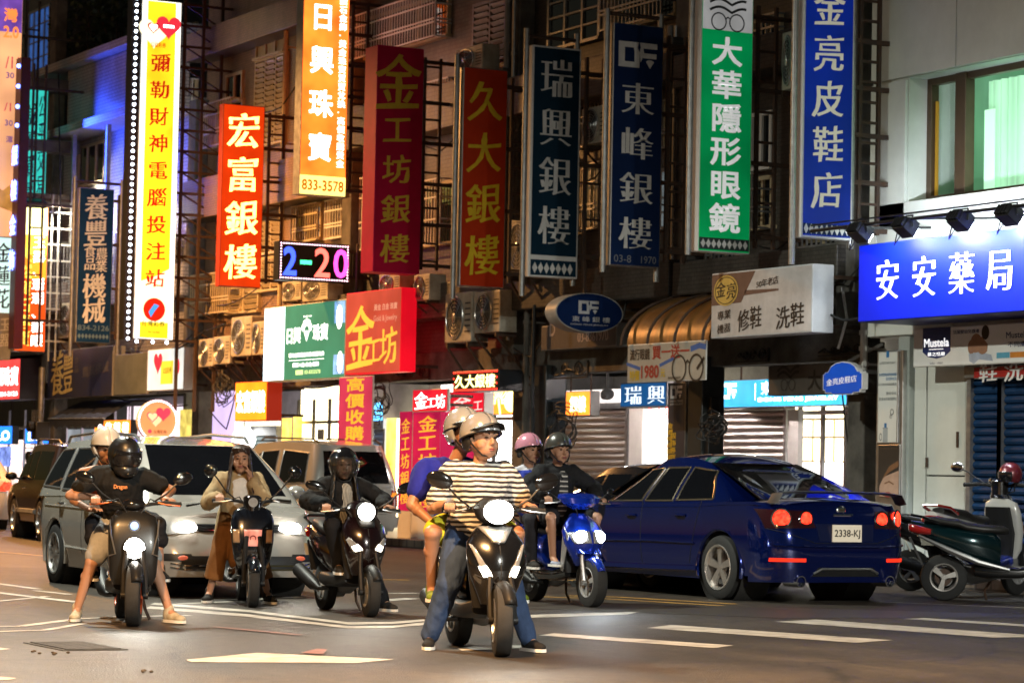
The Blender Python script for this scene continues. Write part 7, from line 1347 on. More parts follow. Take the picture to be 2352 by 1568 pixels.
# ------------------------------------------------------------------ people
skin = pmat('skin',(.36,.19,.115),.58,0,.12,12,c2=(.36,.19,.12),spec=.4); skin2 = pmat('tanned_skin',(.3,.15,.09),.5,0,.12,12,spec=.4); hairm = pmat('black_hair',(.01,.008,.007),.4,0,.4,30,ani=(1,1,.2)); hairb = pmat('brown_hair',(.035,.016,.009),.4,0,.4,30,ani=(1,1,.2))
def stripem(name, a, b, pitch, bend=.012, axis=2, duty=.5):
    if name in MATS: return MATS[name]
    m, N, L, P = _new(name); MATS[name] = m; tc = N.new('ShaderNodeTexCoord'); sp = N.new('ShaderNodeSeparateXYZ'); L.new(tc.outputs['Object'], sp.inputs[0])
    nz = N.new('ShaderNodeTexNoise'); nz.inputs['Scale'].default_value = 7; L.new(tc.outputs['Object'], nz.inputs['Vector'])
    ma = N.new('ShaderNodeMath'); ma.operation = 'MULTIPLY_ADD'; ma.inputs[1].default_value = bend*2; L.new(nz.outputs[0], ma.inputs[0]); L.new(sp.outputs[axis], ma.inputs[2])
    dv = N.new('ShaderNodeMath'); dv.operation = 'DIVIDE'; dv.inputs[1].default_value = pitch; L.new(ma.outputs[0], dv.inputs[0])
    fr_ = N.new('ShaderNodeMath'); fr_.operation = 'FRACT'; L.new(dv.outputs[0], fr_.inputs[0]); gt = N.new('ShaderNodeMath'); gt.operation = 'GREATER_THAN'; gt.inputs[1].default_value = duty; L.new(fr_.outputs[0], gt.inputs[0])
    mx = N.new('ShaderNodeMix'); mx.data_type = 'RGBA'; mx.inputs[6].default_value = (*a,1); mx.inputs[7].default_value = (*b,1); L.new(gt.outputs[0], mx.inputs[0]); L.new(mx.outputs[2], P.inputs['Base Color'])
    P.inputs['Roughness'].default_value = .85; return m
def cloth(name, c, var=.2, sc_=9, rough=.85, bump=.35): return pmat(name, c, rough, 0, var, sc_, bump=bump, spec=.2)
def rc(mb, p0, p1, r0, r1, n=14):
    p0, p1 = V(p0), V(p1); mb.sph(p0, r0, n); mb.sph(p1, r1, n); mb.cyl(p0, p1, r0, r1, n); return mb
_TS = bpy.data.scenes.new('scratch')   # emptied after use: keeps each remesh from re-reading the whole street
def fuse(mb, name, mats, parent, vox=.008, sm=5, mcap=None):
    """melt overlapping closed pieces into one continuous skin"""
    o = mb.build(name, mats, None, local=True, smooth=False); col.objects.unlink(o); _TS.collection.objects.link(o)
    r_ = o.modifiers.new('r','REMESH'); r_.mode = 'VOXEL'; r_.voxel_size = vox; s_ = o.modifiers.new('s','SMOOTH'); s_.factor = .5; s_.iterations = sm
    vl = _TS.view_layers[0]; vl.update(); dg = vl.depsgraph; me = bpy.data.meshes.new_from_object(o.evaluated_get(dg)); o.modifiers.clear(); old = o.data; o.data = me; me.name = name; bpy.data.meshes.remove(old)
    _TS.collection.objects.unlink(o); col.objects.link(o); o.parent = parent
    me.polygons.foreach_set('use_smooth', [True]*len(me.polygons))
    return o
def crease(o, amp=.006, sc_=14, seed=0):
    """shallow cloth folds"""
    vs = o.data.vertices; n3 = len(vs)*3; co = [0.]*n3; no = [0.]*n3; vs.foreach_get('co', co); vs.foreach_get('normal', no)
    for i in range(0, n3, 3):
        x, y, z = co[i:i+3]; n = amp*(noise.noise((x*sc_+seed, y*sc_, z*sc_*.55))+.5*noise.noise((x*sc_*2.3, y*sc_*2.3+seed, z*sc_)))
        co[i] += no[i]*n; co[i+1] += no[i+1]*n; co[i+2] += no[i+2]*n
    vs.foreach_set('co', co); o.data.update()
def ik(a, c, l0, l1, pole):
    a, c = V(a), V(c); d = c-a; L_ = min(d.length, (l0+l1)*.995); u = d.normalized(); x = (l0*l0-l1*l1+L_*L_)/(2*L_); h = math.sqrt(max(0, l0*l0-x*x)); p = V(pole); p = (p-u*p.dot(u)).normalized(); return a+u*x+p*h, a+u*L_
def finger(B, pts, r0=.0098, r1=.0078):
    for i in range(len(pts)-1): t = i/(len(pts)-1); rc(B, pts[i], pts[i+1], r0+(r1-r0)*t, r0+(r1-r0)*(t+1/(len(pts)-1)), 8)
def hand(B, wr_, g, kind, sg, fw=None):
    """palm, four bent fingers of different lengths and a thumb from the side of the palm; returns nothing"""
    wr_, g = V(wr_), V(g)
    if kind == 'grip':
        f = g-wr_; f.z = 0; f = f.normalized() if f.length > .01 else V((1,0,0)); up = V((0,0,1)); a = V((-f.y, f.x, 0))*sg
        if fw: f = V(fw).normalized(); a = V((0,sg,0))
        kn = g-f*.012+up*.034; B.sph(g-f*.045+up*.03, (.045,.04,.02), 10); rc(B, wr_, g-f*.04+up*.028, .027, .026, 10)
        for i, (o, k) in enumerate(((-.033,.92),(-.011,1.0),(.011,.95),(.033,.8))): finger(B, [kn+a*o, g+a*o+(f*.03+up*.022)*k, g+a*o*1.02+f*.032*k-up*.008, g+a*o*1.02+f*.006-up*.03*k])
        finger(B, [g-f*.05-a*.03+up*.02, g-f*.03-a*.05+up*.002, g+f*.005-a*.056-up*.02], .012, .009)
    else:
        f = (g-wr_).normalized(); up = V((0,0,1)) if abs(f.z) < .8 else V((0,1,0)); a = f.cross(up).normalized(); nrm = a.cross(f)
        B.sph(wr_+f*.055, (.035,.035,.028), 10); rc(B, wr_, wr_+f*.03, .026, .03, 10)
        for i, (o, l) in enumerate(((-.03,.062),(-.01,.075),(.011,.07),(.031,.052))):
            b = wr_+f*.085+a*o; rc(B, wr_+f*.05+a*o*.7, b, .017, .011, 8); finger(B, [b, b+f*l*.5-nrm*.006, b+f*l*.85-nrm*.024, b+f*l*.95-nrm*.04])
        th = -1 if sg > 0 else 1; finger(B, [wr_+f*.03+a*.03*th, wr_+f*.06+a*.052*th-nrm*.012, wr_+f*.09+a*.05*th-nrm*.03], .0125, .0095)
def shoe(par, ank, yaw, m, sole, ln=.27, tag_=None, slip=False):
    ank = V(ank); Mz = Matrix.Rotation(yaw,3,'Z'); z0 = ank.z-.085; o = V((ank.x, ank.y, z0)); mb = MB()
    T = lambda x, y, z: o+Mz@V((x,y,z))
    if slip: mb.sph(T(.07,0,.035),(.06,.05,.03),12,M=Mz); mb.sph(T(.1,0,.035),(.06,.048,.022),12,M=Mz)
    else: mb.sph(T(-.02,0,.06),(.055,.042,.06),12,M=Mz); mb.sph(T(.05,0,.045),(.085,.044,.045),12,M=Mz); mb.sph(T(.12,0,.035),(.075,.048,.035),12,M=Mz); rc(mb, T(-.015,0,.07), T(-.01,0,.115), .045, .043)
    s_ = fuse(mb,'shoe',m,par,.008,3)
    mb = MB(); mb.loft([[T(x0+.0,y0,zz) for x0, y0 in ((-.08,0),(-.065,.032),(0,.04),(.09,.05),(.15,.045),(.188,.02),(.188,-.02),(.15,-.045),(.09,-.05),(0,-.04),(-.065,-.032))] for zz in (.001,.024)]); mb.build('sole', sole, s_, local=True)
    return s_
def ellpatch(mb, c, r, az0, az1, el0, el1, M, th=.004, n=16):
    rows = []
    for i in range(n+1):
        e = el0+(el1-el0)*i/n; rows.append([V(c)+M@V((r[0]*math.cos(e)*math.cos(a), r[1]*math.cos(e)*math.sin(a), r[2]*math.sin(e))) for a in [az0+(az1-az0)*j/n for j in range(n+1)]])
    mb.grid(rows)
    return mb
visor = pmat('smoked_visor',(.01,.01,.012),.04,0,.1,3,coat=1)
def clearvisor():
    if 'clear_visor' in MATS: return MATS['clear_visor']
    m = pmat('clear_visor',(.04,.035,.03),.04,0,.1,3,coat=1); m.node_tree.nodes['Principled BSDF'].inputs['Alpha'].default_value = .42; return m
def helmet(par, hc, M, kind, m, peak=None, strap=True, sc_=1.):
    c = V(hc)
    if kind in ('half','three'): M = M @ Matrix.Rotation(R(-13),3,'Y'); c = c+M@V((-.006,0,.022))
    if kind == 'full':
        mb = MB(); mb.sph(c+M@V((-.012,0,.012)),(.148,.125,.15),26,M=M); mb.sph(c+M@V((.055,0,-.085)),(.1,.1,.07),20,M=M); h = fuse(mb,'helmet',m,par,.008,4)
        mb = MB(); ellpatch(mb,c+M@V((.0,0,.012)),(.145,.129,.15),R(-72),R(72),R(-24),R(24),M); v = mb.build('visor',visor,h,local=True); q = v.modifiers.new('s','SOLIDIFY'); q.thickness = .006; q.offset = 1
        mb = MB(); mb.sph(c+M@V((.15,0,-.1)),(.012,.035,.012),8,M=M); mb.sph(c+M@V((.03,0,.155)),(.045,.03,.012),10,M=M); mb.build('air_vent',blackp,h,local=True)
    elif kind == 'bubble':
        mb = MB(); ellpatch(mb,c+M@V((-.012,0,.012)),(.145,.128,.148),R(62),R(298),R(-52),R(90),M,n=22); ellpatch(mb,c+M@V((-.012,0,.012)),(.145,.128,.148),R(-64),R(64),R(22),R(90),M,n=16); h = mb.build('helmet',m,par,local=True); q = h.modifiers.new('s','SOLIDIFY'); q.thickness = .014
        mb = MB(); ellpatch(mb,c+M@V((.012,0,.0)),(.152,.132,.15),R(-78),R(78),R(-40),R(30),M); v = mb.build('visor',clearvisor(),h,local=True); q = v.modifiers.new('s','SOLIDIFY'); q.thickness = .003
        mb = MB()
        for sg in (-1,1): mb.cyl(c+M@V((.0,sg*.12,.035)),c+M@V((.0,sg*.14,.035)),.02,n=12)
        mb.build('visor_hinge',M_['chrome'],h,local=True)
    else:
        mb = MB(); ellpatch(mb,c+M@V((-.01,0,.018)),(.142,.122,.14),0,2*PI,R(-6),R(90),M,n=30)
        if kind == 'three': ellpatch(mb,c+M@V((-.01,0,.018)),(.142,.122,.14),R(68),R(292),R(-42),R(-5.5),M,n=18)
        h = mb.build('helmet',m,par,local=True); q = h.modifiers.new('s','SOLIDIFY'); q.thickness = .016
        mb = MB(); mb.tube([c+M@V((-.01+.143*math.cos(a), .123*math.sin(a), .018-.015)) for a in [2*PI*i/32 for i in range(32)]],.006,6,closed=True); mb.build('rim_trim',M_['black'],h,local=True)
        if peak:
            mb = MB(); rows = []
            for i in range(9):
                t = i/8; rows.append([c+M@V((.105+.095*t-.05*(k/6)**2*(1+t), .118*k/6*(1-.12*t), .05+.012*t-.025*(k/6)**2-.03*t*t)) for k in range(-6,7)])
            mb.grid(rows); pk_ = mb.build('peak',peak,h,local=True); q = pk_.modifiers.new('s','SOLIDIFY'); q.thickness = .005
        if kind == 'half':
            mb = MB()
            for sg in (-1,1): mb.sph(c+M@V((-.035,sg*.098,-.03)),(.045,.012,.05),12,M=M)
            mb.build('ear_flap',M_['black'],h,local=True)
    if strap and kind != 'full':
        mb = MB(); mb.tube([c+M@V(p) for p in ((-.01,-.1,.0),(.03,-.088,-.07),(.05,-.05,-.128),(.055,0,-.138),(.05,.05,-.128),(.03,.088,-.07),(-.01,.1,.0))],.007,6); mb.build('strap',M_['black'],h,local=True)
    return h
def person(label, loc, rz, J, O, group=None):
    k = J.get('s',1.); fat = J.get('fat',1.); r_ = root('person', label, 'person', loc, rz); sk = O.get('skin',skin)
    pel = V(J['pelvis']); che = V(J['chest']); nb = che+V((.0,0,.12*k))+(che-pel).normalized()*.02; hc = V(J['head']); M = Matrix.Rotation(R(J.get('yaw',0)),3,'Z') @ Matrix.Rotation(R(J.get('pitch',0)),3,'Y') @ Matrix.Rotation(R(J.get('roll',0)),3,'X')
    tz = R(J.get('twist',0)); sw = J.get('sw',.175)*k; S = {sg: che+Matrix.Rotation(tz,3,'Z')@V((0,sg*sw,.065*k)) for sg in (-1,1)}; H = {sg: pel+V((.02,sg*.085*k,0)) for sg in (-1,1)}
    UA, FA, TH, SH = .285*k, .25*k, .42*k, .42*k; E = {}; W = {}; KN = {}; AN = {}
    for sg, hk in ((-1,'rh'),(1,'lh')):
        p, kind = V(J[hk][0]), J[hk][1]; tgt = p; d = (p-S[sg]).normalized(); wt = p-V((d.x,d.y,0)).normalized()*.085+V((0,0,.035)) if kind == 'grip' else p-V(J[hk][3] if len(J[hk]) > 3 else d)*.0
        E[sg], W[sg] = ik(S[sg], wt, UA, FA, J[hk][2] if len(J[hk]) > 2 else (-.4,sg*.8,-.6))
    for sg, fk in ((-1,'rf'),(1,'lf')): KN[sg], AN[sg] = ik(H[sg], J[fk][0], TH, SH, J[fk][2] if len(J[fk]) > 2 else (1,sg*.45,.35))
    def torso(mb, g=0., top=1., z0=0.):
        for i in range(9):
            t = z0+(top-z0)*i/8; p = pel.lerp(che, t)+V((.015*math.sin(t*PI),0,0)); dep = (.118-.012*math.cos(t*3))*k*fat+g; wd = (.158-.02*math.sin(t*PI)+.012*t)*k*(.6+.4*fat)+g; mb.sph(p,(dep,wd,.085*k+g),16)
        if top >= 1: 
            mb.sph(che+V((0,0,.05*k)),(.1*k*(.5+.5*fat)+g,.165*k+g,.075*k+g),16)
            for sg in (-1,1): rc(mb, che+V((0,sg*.06*k,.085*k)), S[sg], .055*k+g, .05*k*(.7+.3*fat)+g)
    B = MB(); torso(B); rc(B, nb-V((0,0,.06)), hc-M@V((.02,0,.075*k)), .058*k, .05*k)
    hs = J.get('hs',1.06); M0 = M; M = M*hs; q = M
    B.sph(hc+M@V((-.008,0,.015)),(.1,.08,.112),20,M=M); B.sph(hc+M@V((.028,0,-.06)),(.062*(.7+.3*fat),.056*(.7+.3*fat),.058),16,M=M); B.sph(hc+M@V((.06,0,-.095)),(.025,.026,.02),10,M=M)
    for sg in (-1,1): B.sph(hc+M@V((.05,sg*.042,-.03)),(.036,.03*(.6+.4*fat),.036),10,M=M); B.sph(hc+M@V((-.01,sg*.08,-.01)),(.022,.012,.034),8,M=M); B.sph(hc+M@V((.078,sg*.033,.034)),(.02,.028,.01),8,M=M)
    rc(B, hc+M@V((.092,0,.022)), hc+M@V((.11,0,-.02)), .009, .0145, 8); B.sph(hc+M@V((.1,0,-.026)),(.014,.02,.011),8,M=M); B.sph(hc+M@V((.086,0,-.058)),(.018,.026,.014),8,M=M)
    for sg, hk in ((-1,'rh'),(1,'lh')):
        rc(B, S[sg], E[sg], .047*k*fat**.5, .037*k*fat**.5); rc(B, E[sg], W[sg], .038*k*fat**.5, .026*k); B.sph(E[sg].lerp(W[sg],.25), .04*k*fat**.5, 12)
        kind = J[hk][1]; hand(B, W[sg], J[hk][0] if kind == 'grip' else W[sg]+V(J[hk][3]).normalized()*.17, kind, sg, J[hk][3] if kind == 'grip' and len(J[hk]) > 3 else None)
    for sg in (-1,1):
        rc(B, H[sg], KN[sg], .08*k*fat**.6, .054*k*fat**.5); rc(B, KN[sg], AN[sg], .05*k*fat**.5, .034*k); B.sph(KN[sg].lerp(AN[sg],.3)-V((.012,0,0)), .055*k*fat**.4, 12); rc(B, AN[sg], AN[sg]+Matrix.Rotation(J['rf' if sg < 0 else 'lf'][1],3,'Z')@V((.1,0,-.045)), .034*k, .03)
    fuse(B,'body',sk,r_,.0075,3)
    # face
    mb = MB()
    for sg in (-1,1): mb.sph(hc+M@V((.0855,sg*.031,.012)),(.008,.0145,.0065),10,M=M)
    mb.build('eye', pmat('dark_eye',(.015,.01,.008),.2,0,.2,20), r_, local=True)
    mb = MB()
    for sg in (-1,1): mb.tube([hc+M@V((.094,sg*.014,.034)),hc+M@V((.094,sg*.032,.041)),hc+M@V((.082,sg*.05,.034))],.0045,6)
    mb.build('eyebrow', hairm, r_, local=True)
    mb = MB(); mb.sph(hc+M@V((.0985,0,-.055)),(.008,.024,.005),10,M=M); mb.sph(hc+M@V((.0965,0,-.064)),(.009,.02,.006),10,M=M); mb.build('lips', pmat('lips',(.3,.09,.07) if not O.get('lipc') else O['lipc'],.4,0,.1,20), r_, local=True)
    # clothes
    if 'top' in O:
        m, sl, g = O['top']; mb = MB(); torso(mb, g, 1., O.get('hem',0.0))
        if sl == -1: mb = MB(); torso(mb, g, .98, 0)
        for sg in (-1,1):
            if sl > 0:
                rc(mb, S[sg], S[sg].lerp(E[sg], min(1,sl*1.0)), .058*k*fat**.5+g, .052*k*fat**.5+g)
                if sl > 1: rc(mb, E[sg], E[sg].lerp(W[sg], sl-1), .05*k*fat**.5+g, .042*k+g)
        t = fuse(mb,O.get('topname','shirt'),m,r_,.009,5); crease(t, O.get('fold',.009)*1.5, 9, len(label)); crease(t, .004, 26, 3)
        if 'inner' in O:
            mb = MB(); iw = O.get('iw',.8)
            for i in range(9):
                t = .2+.8*i/8; q = pel.lerp(che, t)+V((.015*math.sin(t*PI),0,0)); mb.sph(q,((.118-.012*math.cos(t*3))*k*fat+g+.013,.155*k*iw,.09*k+g),16)
            mb.sph(che+V((.01,0,.075*k)),(.1*k,.075*k,.07*k),14); fuse(mb,'inner_shirt',O['inner'],r_,.009,3)
    if 'legs' in O:
        m, ln, g = O['legs']; mb = MB(); mb.sph(pel,(.125*k*fat,.165*k,.1*k),16); mb.sph(pel+V((0,0,.07)),(.12*k*fat,.16*k,.07),14)
        for sg in (-1,1):
            q = H[sg].lerp(KN[sg], min(1,ln)); rc(mb, H[sg], q, .092*k*fat**.7+g, (.092+(.058-.092)*min(1,ln))*k*fat**.6+g)
            if ln > 1: rc(mb, KN[sg], KN[sg].lerp(AN[sg], ln-1), .06*k*fat**.6+g, .046*k*fat**.4+g); mb.sph(KN[sg].lerp(AN[sg],.3)-V((.012,0,0)), .06*k*fat**.4+g, 12)
        t = fuse(mb,O.get('legname','trousers' if ln > 1 else 'shorts'),m,r_,.009,4); crease(t,.011,9,3); crease(t,.004,24,8)
    if 'skirt' in O:
        m = O['skirt']; mb = MB()
        for sg in (-1,1):
            q = KN[sg].lerp(AN[sg],.62); kk = KN[sg]-V((.03,0,0)); mb.sph(H[sg],.115*k,14); mb.cyl(H[sg],kk,.115*k,.09*k,18); mb.sph(kk,.09*k,14); mb.cyl(kk,q+V((0,0,0)),.09*k,.1*k,18)
        rc(mb, (H[1]+H[-1])/2, (KN[1]+KN[-1])/2-V((0,0,.05)), .13, .1); mb.sph(pel,(.14,.17,.12),14); t = fuse(mb,'skirt',m,r_,.01,5); crease(t,.012,9,2)
    if 'coat' in O:
        m = O['coat']; mb = MB()
        for sg in (-1,1): rc(mb, H[sg]+V((-.02,sg*.05,.05)), KN[sg]+V((-.05,sg*.06,-.12)), .06, .04); rc(mb, H[sg]+V((-.02,sg*.07,0)), KN[sg]+V((-.12,sg*.06,-.16)), .05, .03)
        t = fuse(mb,'coat_tail',m,r_,.01,4); crease(t,.008,10,5)
    for sg, fk in ((-1,'rf'),(1,'lf')): shoe(r_, AN[sg], J[fk][1], O['shoe'], O.get('sole',M_['white']), slip=O.get('slip',False))
    if 'helmet' in O: helmet(r_, hc, M, *O['helmet'])
    if 'hair' in O:
        m, ln = O['hair']; mb = MB(); bare = 'helmet' not in O
        if ln > .1:   # long straight hair: a curtain round the back and sides, thicker than the head, falling on the shoulders
            for (a0, a1, L_) in ((100,260,ln+.06),(56,118,ln+.05),(242,304,ln+.05)):
                rows = []
                for side in (1, -1):
                    for i in range(12):
                        t = i/11 if side > 0 else 1-i/11; z = .07-(L_+.12)*t; fr_ = a0 != 100; gx = .1+.01*t+side*.011*(1-.5*t); gy = .079+(.05 if fr_ else .03)*t+side*.011*(1-.5*t); dx = (.15*t**1.6 if fr_ else -.05*t)
                        rows.append([hc+M@V((-.012+dx+gx*math.cos(R(a0+(a1-a0)*j/12)), gy*math.sin(R(a0+(a1-a0)*j/12)), z-.012*math.sin(j*2.3))) for j in range(13)])
                mb.loft(rows, cap=False, wrap=True) if False else mb.loft([[r[j] for r in rows] for j in range(13)])
        mb.sph(hc+M@V((-.026,0,.03)),(.1,.089,.11),18,M=M)
        if bare:
            for j in range(-4,5): a_ = R(j*15); p0 = hc+M@V((.0,j*.008,.128)); p1 = hc+M@V((.088*math.cos(a_),.082*math.sin(a_),.1)); p2 = hc+M@V((.1*math.cos(a_),.086*math.sin(a_),.074-.004*abs(j)+(.012 if j in (0,1) else 0))); rc(mb,p0,p1,.02,.017,8); rc(mb,p1,p2,.017,.009,8)
        t = fuse(mb,'hair',m,r_,.007,2); crease(t,.005,34,1)
    return r_, dict(hc=hc, M=M, che=che, S=S, E=E, W=W, KN=KN, AN=AN, pel=pel)
def chest_print(r_, D, text, w_, h_, dz, fat, m):
    p = D['che']+V((.125*fat,0,dz)); mb = MB(); f = Face(p+V((0,-w_/2,h_/2)),(0,1,0),(0,0,-1),w_,h_); f.line(mb,text,0,w_,0,h_,'hei',.01); mb.build('shirt_print',m,r_,smooth=False,local=True)
GR = lambda sg, hz, hx=.3: (hx-.045, sg*.305, hz+.02)
stripe = stripem('navy_white_striped_cotton',(.62,.6,.56),(.025,.022,.028),.037,.016)
# front rider and passenger
L, a = SC['front']
silverh = pmat('silver_helmet_shell',(.58,.58,.6),.16,.55,.15,4,coat=1)
pr, D = person('heavy-set rider in a striped tee and jeans astride the nearest scooter',L,R(a),dict(s=1.03,fat=1.55,hs=1.22,sw=.185,pelvis=(-.08,-.03,.88),chest=(-.04,-.02,1.22),head=(.02,-.01,1.535),yaw=20,pitch=-3,rh=(GR(-1,1.02),'grip',(-.5,-.55,-.8)),lh=(GR(1,1.02),'grip',(-.5,.6,-.7)),rf=((-.1,-.35,.09),R(-18),(1,-.1,.2)),lf=((.16,.33,.09),R(22),(1,.2,.2))),
  dict(top=(stripe,.72,.03),fold=.008,hem=.02,legs=(cloth('blue_denim',(.035,.06,.13),.35,6),1.95,.012),shoe=cloth('black_trainer',(.012,.012,.013)),helmet=('half',silverh,M_['black']),hair=(hairm,0)))
pr2, D = person('passenger in a blue shirt and yellow shorts behind the striped rider',L,R(a),dict(s=1.05,fat=1.3,hs=1.18,pelvis=(-.46,-.05,.88),chest=(-.42,-.12,1.25),head=(-.36,-.05,1.585),yaw=15,sw=.2,rh=((-.2,-.3,.9),'free',(-.5,-1,-.2),(.8,.3,-.5)),lh=((-.2,.25,.9),'free',(-.5,1,-.2),(.8,-.3,-.4)),rf=((-.2,-.32,.43),R(-10),(1,-.5,.6)),lf=((-.2,.32,.43),R(10),(1,.5,.6))),
  dict(skin=skin2,top=(cloth('royal_blue_cotton',(.012,.018,.25)),.6,.02),legs=(cloth('yellow_shorts_cloth',(.55,.5,.03)),.75,.02),shoe=cloth('dark_lime_trainer',(.16,.22,.02),.6,14),helmet=('three',pmat('pale_silver_helmet',(.52,.55,.58),.18,.5,.15,4,coat=1),M_['black']),hair=(hairm,0)))
mb = MB(); lx(mb,[(-.7,-.2,.55,.02,.09),(-.8,-.22,.57,.05,.13),(-.95,-.2,.6,.04,.1)]); 
# left rider and passenger
L, a = SC['left']
pr, D = person('rider in a black tee, grey shorts and a full-face helmet looking down',L,R(a),dict(s=1.0,fat=1.15,hs=1.06,pelvis=(-.16,-.05,.82),chest=(-.0,-.1,1.14),head=(.12,-.07,1.375),yaw=24,pitch=16,rh=(GR(-1,.98),'grip',(-.2,-1,-.35)),lh=(GR(1,.98),'grip',(-.2,1,-.35)),rf=((-.02,-.42,.09),R(-12),(1,-.25,.35)),lf=((.1,.34,.09),R(35),(1,.3,.35))),
  dict(top=(cloth('black_cotton',(.012,.012,.012)),.62,.028),fold=.008,legs=(cloth('grey_shorts_cloth',(.33,.34,.35)),.82,.025),shoe=cloth('worn_beige_trainer',(.45,.4,.3),.4,14),helmet=('full',pmat('matt_black_helmet',(.014,.014,.015),.34,0,.2,6,coat=.3))))
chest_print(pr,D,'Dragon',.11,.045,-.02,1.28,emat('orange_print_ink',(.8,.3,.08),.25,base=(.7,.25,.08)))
pr, D = person('passenger in a tank top and white helmet looking at a phone behind the black-shirted rider',L,R(a),dict(s=.93,fat=.95,pelvis=(-.5,-.05,.86),chest=(-.42,-.22,1.17),head=(-.34,-.19,1.44),yaw=10,pitch=14,rh=((-.14,-.33,.93),'free',(-.6,-1,-.5),(.75,.5,.15)),lh=((-.2,-.1,.95),'free',(-.5,1,-.2),(.8,-.4,.1)),rf=((-.15,-.27,.42),R(-12),(1,-.5,.6)),lf=((-.2,.28,.42),R(10),(1,.5,.6))),
  dict(top=(cloth('rust_tank_cloth',(.16,.03,.015)),-1,.012),legs=(cloth('black_shorts_cloth',(.012,.012,.016)),1.15,.03),shoe=cloth('black_canvas_shoe',(.02,.02,.02)),helmet=('three',pmat('white_helmet_shell',(.6,.58,.53),.25,0,.1,4,coat=1)),hair=(hairb,.06)))
loc_m = Matrix.Translation(L) @ Matrix.Rotation(R(a),4,'Z'); ph_ = root('phone','pale phone held by the passenger of the electric scooter','phone',L,R(a)); mb = MB(); mb.obox(D['W'][-1]+V((.13,.05,.045)),(.15,.07,.009),Matrix.Rotation(R(-25),3,'Y')@Matrix.Rotation(R(20),3,'Z')); mb.build('phone_body',M_['white'],ph_,local=True,bevel=.004,smooth=False); mb = MB(); mb.obox(D['W'][-1]+V((.13,.05,.045))+Matrix.Rotation(R(-25),3,'Y')@V((0,0,.006)),(.135,.06,.003),Matrix.Rotation(R(-25),3,'Y')@Matrix.Rotation(R(20),3,'Z')); mb.build('phone_screen',emat('phone_screen',(.8,.8,.85),.6),ph_,local=True,smooth=False)
# woman in a beige jacket
L, a = SC['woman']; tan = cloth('beige_jacket_cloth',(.36,.26,.14),.2,8)
pr, D = person('woman in a beige jacket and brown skirt touching her mouth beside the white van',L,R(a),dict(s=.95,fat=.98,hs=1.06,pelvis=(-.15,-.1,.83),chest=(-.12,-.1,1.12),head=(-.08,-.09,1.375),yaw=-2,pitch=-2,rh=(GR(-1,.98),'grip',(-.3,-.6,-.8)),lh=((.03,.0,1.2),'free',(.1,.8,-1),(-.12,-.25,.9)),rf=((-.1,-.36,.09),R(-15),(1,-.1,.1)),lf=((.0,.2,.09),R(15),(1,.1,.1))),
  dict(top=(tan,1.75,.032),topname='jacket',fold=.011,hem=-.25,iw=1.0,inner=cloth('white_tee_cotton',(.65,.63,.6)),skirt=cloth('brown_skirt_cloth',(.2,.085,.025),.3,6),coat=tan,shoe=cloth('black_boot',(.012,.012,.012)),hair=(hairb,.2)))
# girl in black
L, a = SC['girl']
pr, D = person('girl in a black jacket and clear-visor helmet on the black maroon-tinted scooter',L,R(a),dict(s=.92,fat=.9,hs=1.06,pelvis=(-.16,-.02,.80),chest=(-.08,-.04,1.1),head=(-.02,-.06,1.345),yaw=-10,pitch=4,rh=(GR(-1,.93),'grip',(-.3,-1,-.4)),lh=(GR(1,.93),'grip',(-.3,1,-.4)),rf=((.12,-.14,.44),R(-8),(1,-.5,.6)),lf=((.05,.34,.09),R(20))),
  dict(top=(cloth('black_jacket_cloth',(.012,.012,.013)),1.9,.035),topname='jacket',fold=.009,inner=stripem('striped_top',(.5,.48,.42),(.03,.03,.03),.012,.003,1),legs=(cloth('black_trouser_cloth',(.01,.01,.012)),1.97,.02),shoe=cloth('dark_shoe',(.03,.028,.026)),helmet=('bubble',blackp),hair=(hairm,.2)))
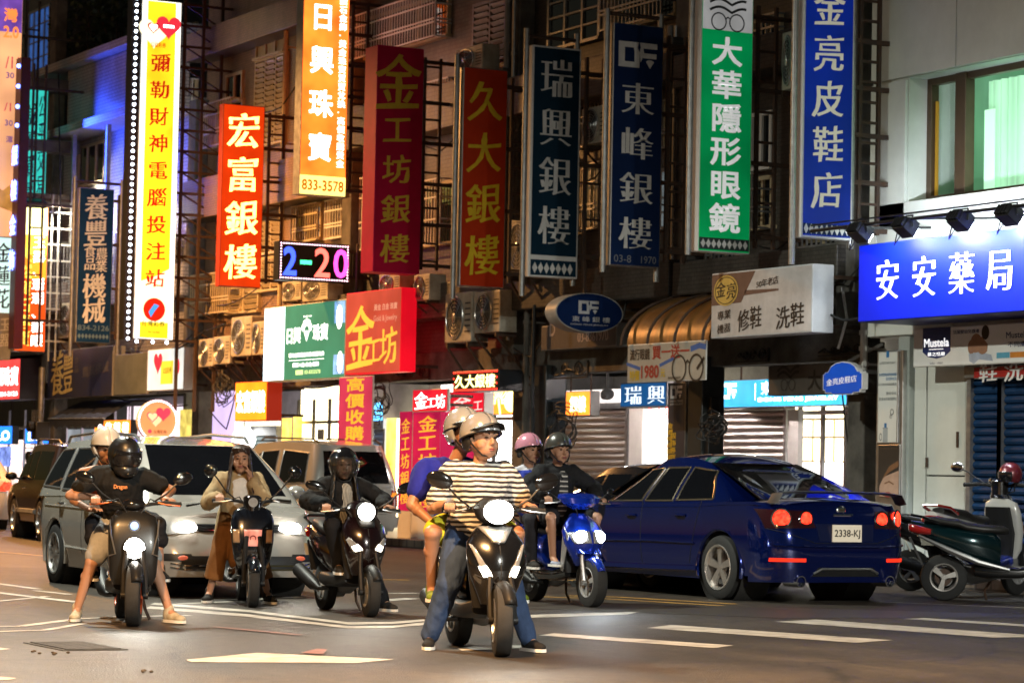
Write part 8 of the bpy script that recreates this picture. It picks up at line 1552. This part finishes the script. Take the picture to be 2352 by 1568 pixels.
# blue scooter pair
L, a = SC['blue']
pr, D = person('young rider in a black jacket and dark helmet on the blue scooter',L,R(a),dict(s=1.0,fat=1.0,hs=1.1,pelvis=(-.14,-.02,.88),chest=(-.09,-.04,1.25),head=(-.02,-.05,1.54),yaw=4,pitch=0,rh=(GR(-1,1.02),'grip',(-.3,-1,-.3)),lh=(GR(1,1.02),'grip',(-.3,1,-.3)),rf=((.18,-.2,.47),R(-8),(1,-.5,.6)),lf=((.18,.2,.47),R(8),(1,.5,.6))),
  dict(top=(cloth('black_blouson_cloth',(.014,.014,.016)),1.85,.035),topname='jacket',fold=.01,inner=stripem('black_white_striped_tee',(.03,.03,.032),(.5,.48,.45),.05,.006,2,.72),legs=(cloth('dark_shorts_cloth',(.015,.015,.018)),.8,.025),shoe=cloth('blue_white_slipper',(.35,.38,.5),.5,20),slip=True,helmet=('half',pmat('dark_grey_helmet',(.05,.047,.04),.3,.1,.2,6,coat=.5),None),hair=(hairm,0)))
pr, D = person('passenger in a pink helmet and blue and white jacket on the blue scooter',L,R(a),dict(s=.98,fat=1.0,hs=1.1,pelvis=(-.5,-.06,.88),chest=(-.48,-.16,1.23),head=(-.44,-.17,1.535),yaw=10,rh=((-.24,-.26,.9),'free',(-.6,-1,-.3),(.9,.2,-.2)),lh=((-.24,.2,.9),'free',(-.6,1,-.3),(.9,-.2,-.2)),rf=((-.18,-.26,.43),R(-8),(1,-.5,.6)),lf=((-.18,.26,.43),R(8),(1,.5,.6))),
  dict(top=(stripem('blue_white_panel_jacket',(.5,.5,.55),(.02,.04,.35),.34,.02,2,.45),1.8,.03),topname='jacket',legs=(cloth('dark_trousers',(.02,.02,.025)),1.95,.015),shoe=cloth('dark_shoe',(.03,.028,.026)),helmet=('half',pmat('pink_helmet_shell',(.6,.25,.33),.2,.1,.1,4,coat=1),None),hair=(hairm,.08)))
# maroon helmet resting on the parked motorcycle's handlebar
hm = root('helmet','maroon helmet hung on the handlebar of the parked motorcycle','helmet',hp); mb = MB(); mb.sph(hp,(.14,.14,.145),24,z0=-.62); mb.build('shell',pmat('maroon_helmet_shell',(.14,.012,.02),.3,.2,.2,5,coat=.6),hm)
mb = MB(); ellpatch(mb,hp,(.145,.145,.15),R(200),R(330),R(-35),R(12),Matrix.Identity(3)); v = mb.build('visor',visor,hm); q = v.modifiers.new('s','SOLIDIFY'); q.thickness = .004
mb = MB(); mb.tube([hp+V((.1,0,-.08)),hp+V((.07,.0,-.2)),hp+V((-.06,.02,-.22)),hp+V((-.1,0,-.09))],.008,6); mb.build('strap',M_['black'],hm)

bpy.data.scenes.remove(_TS)
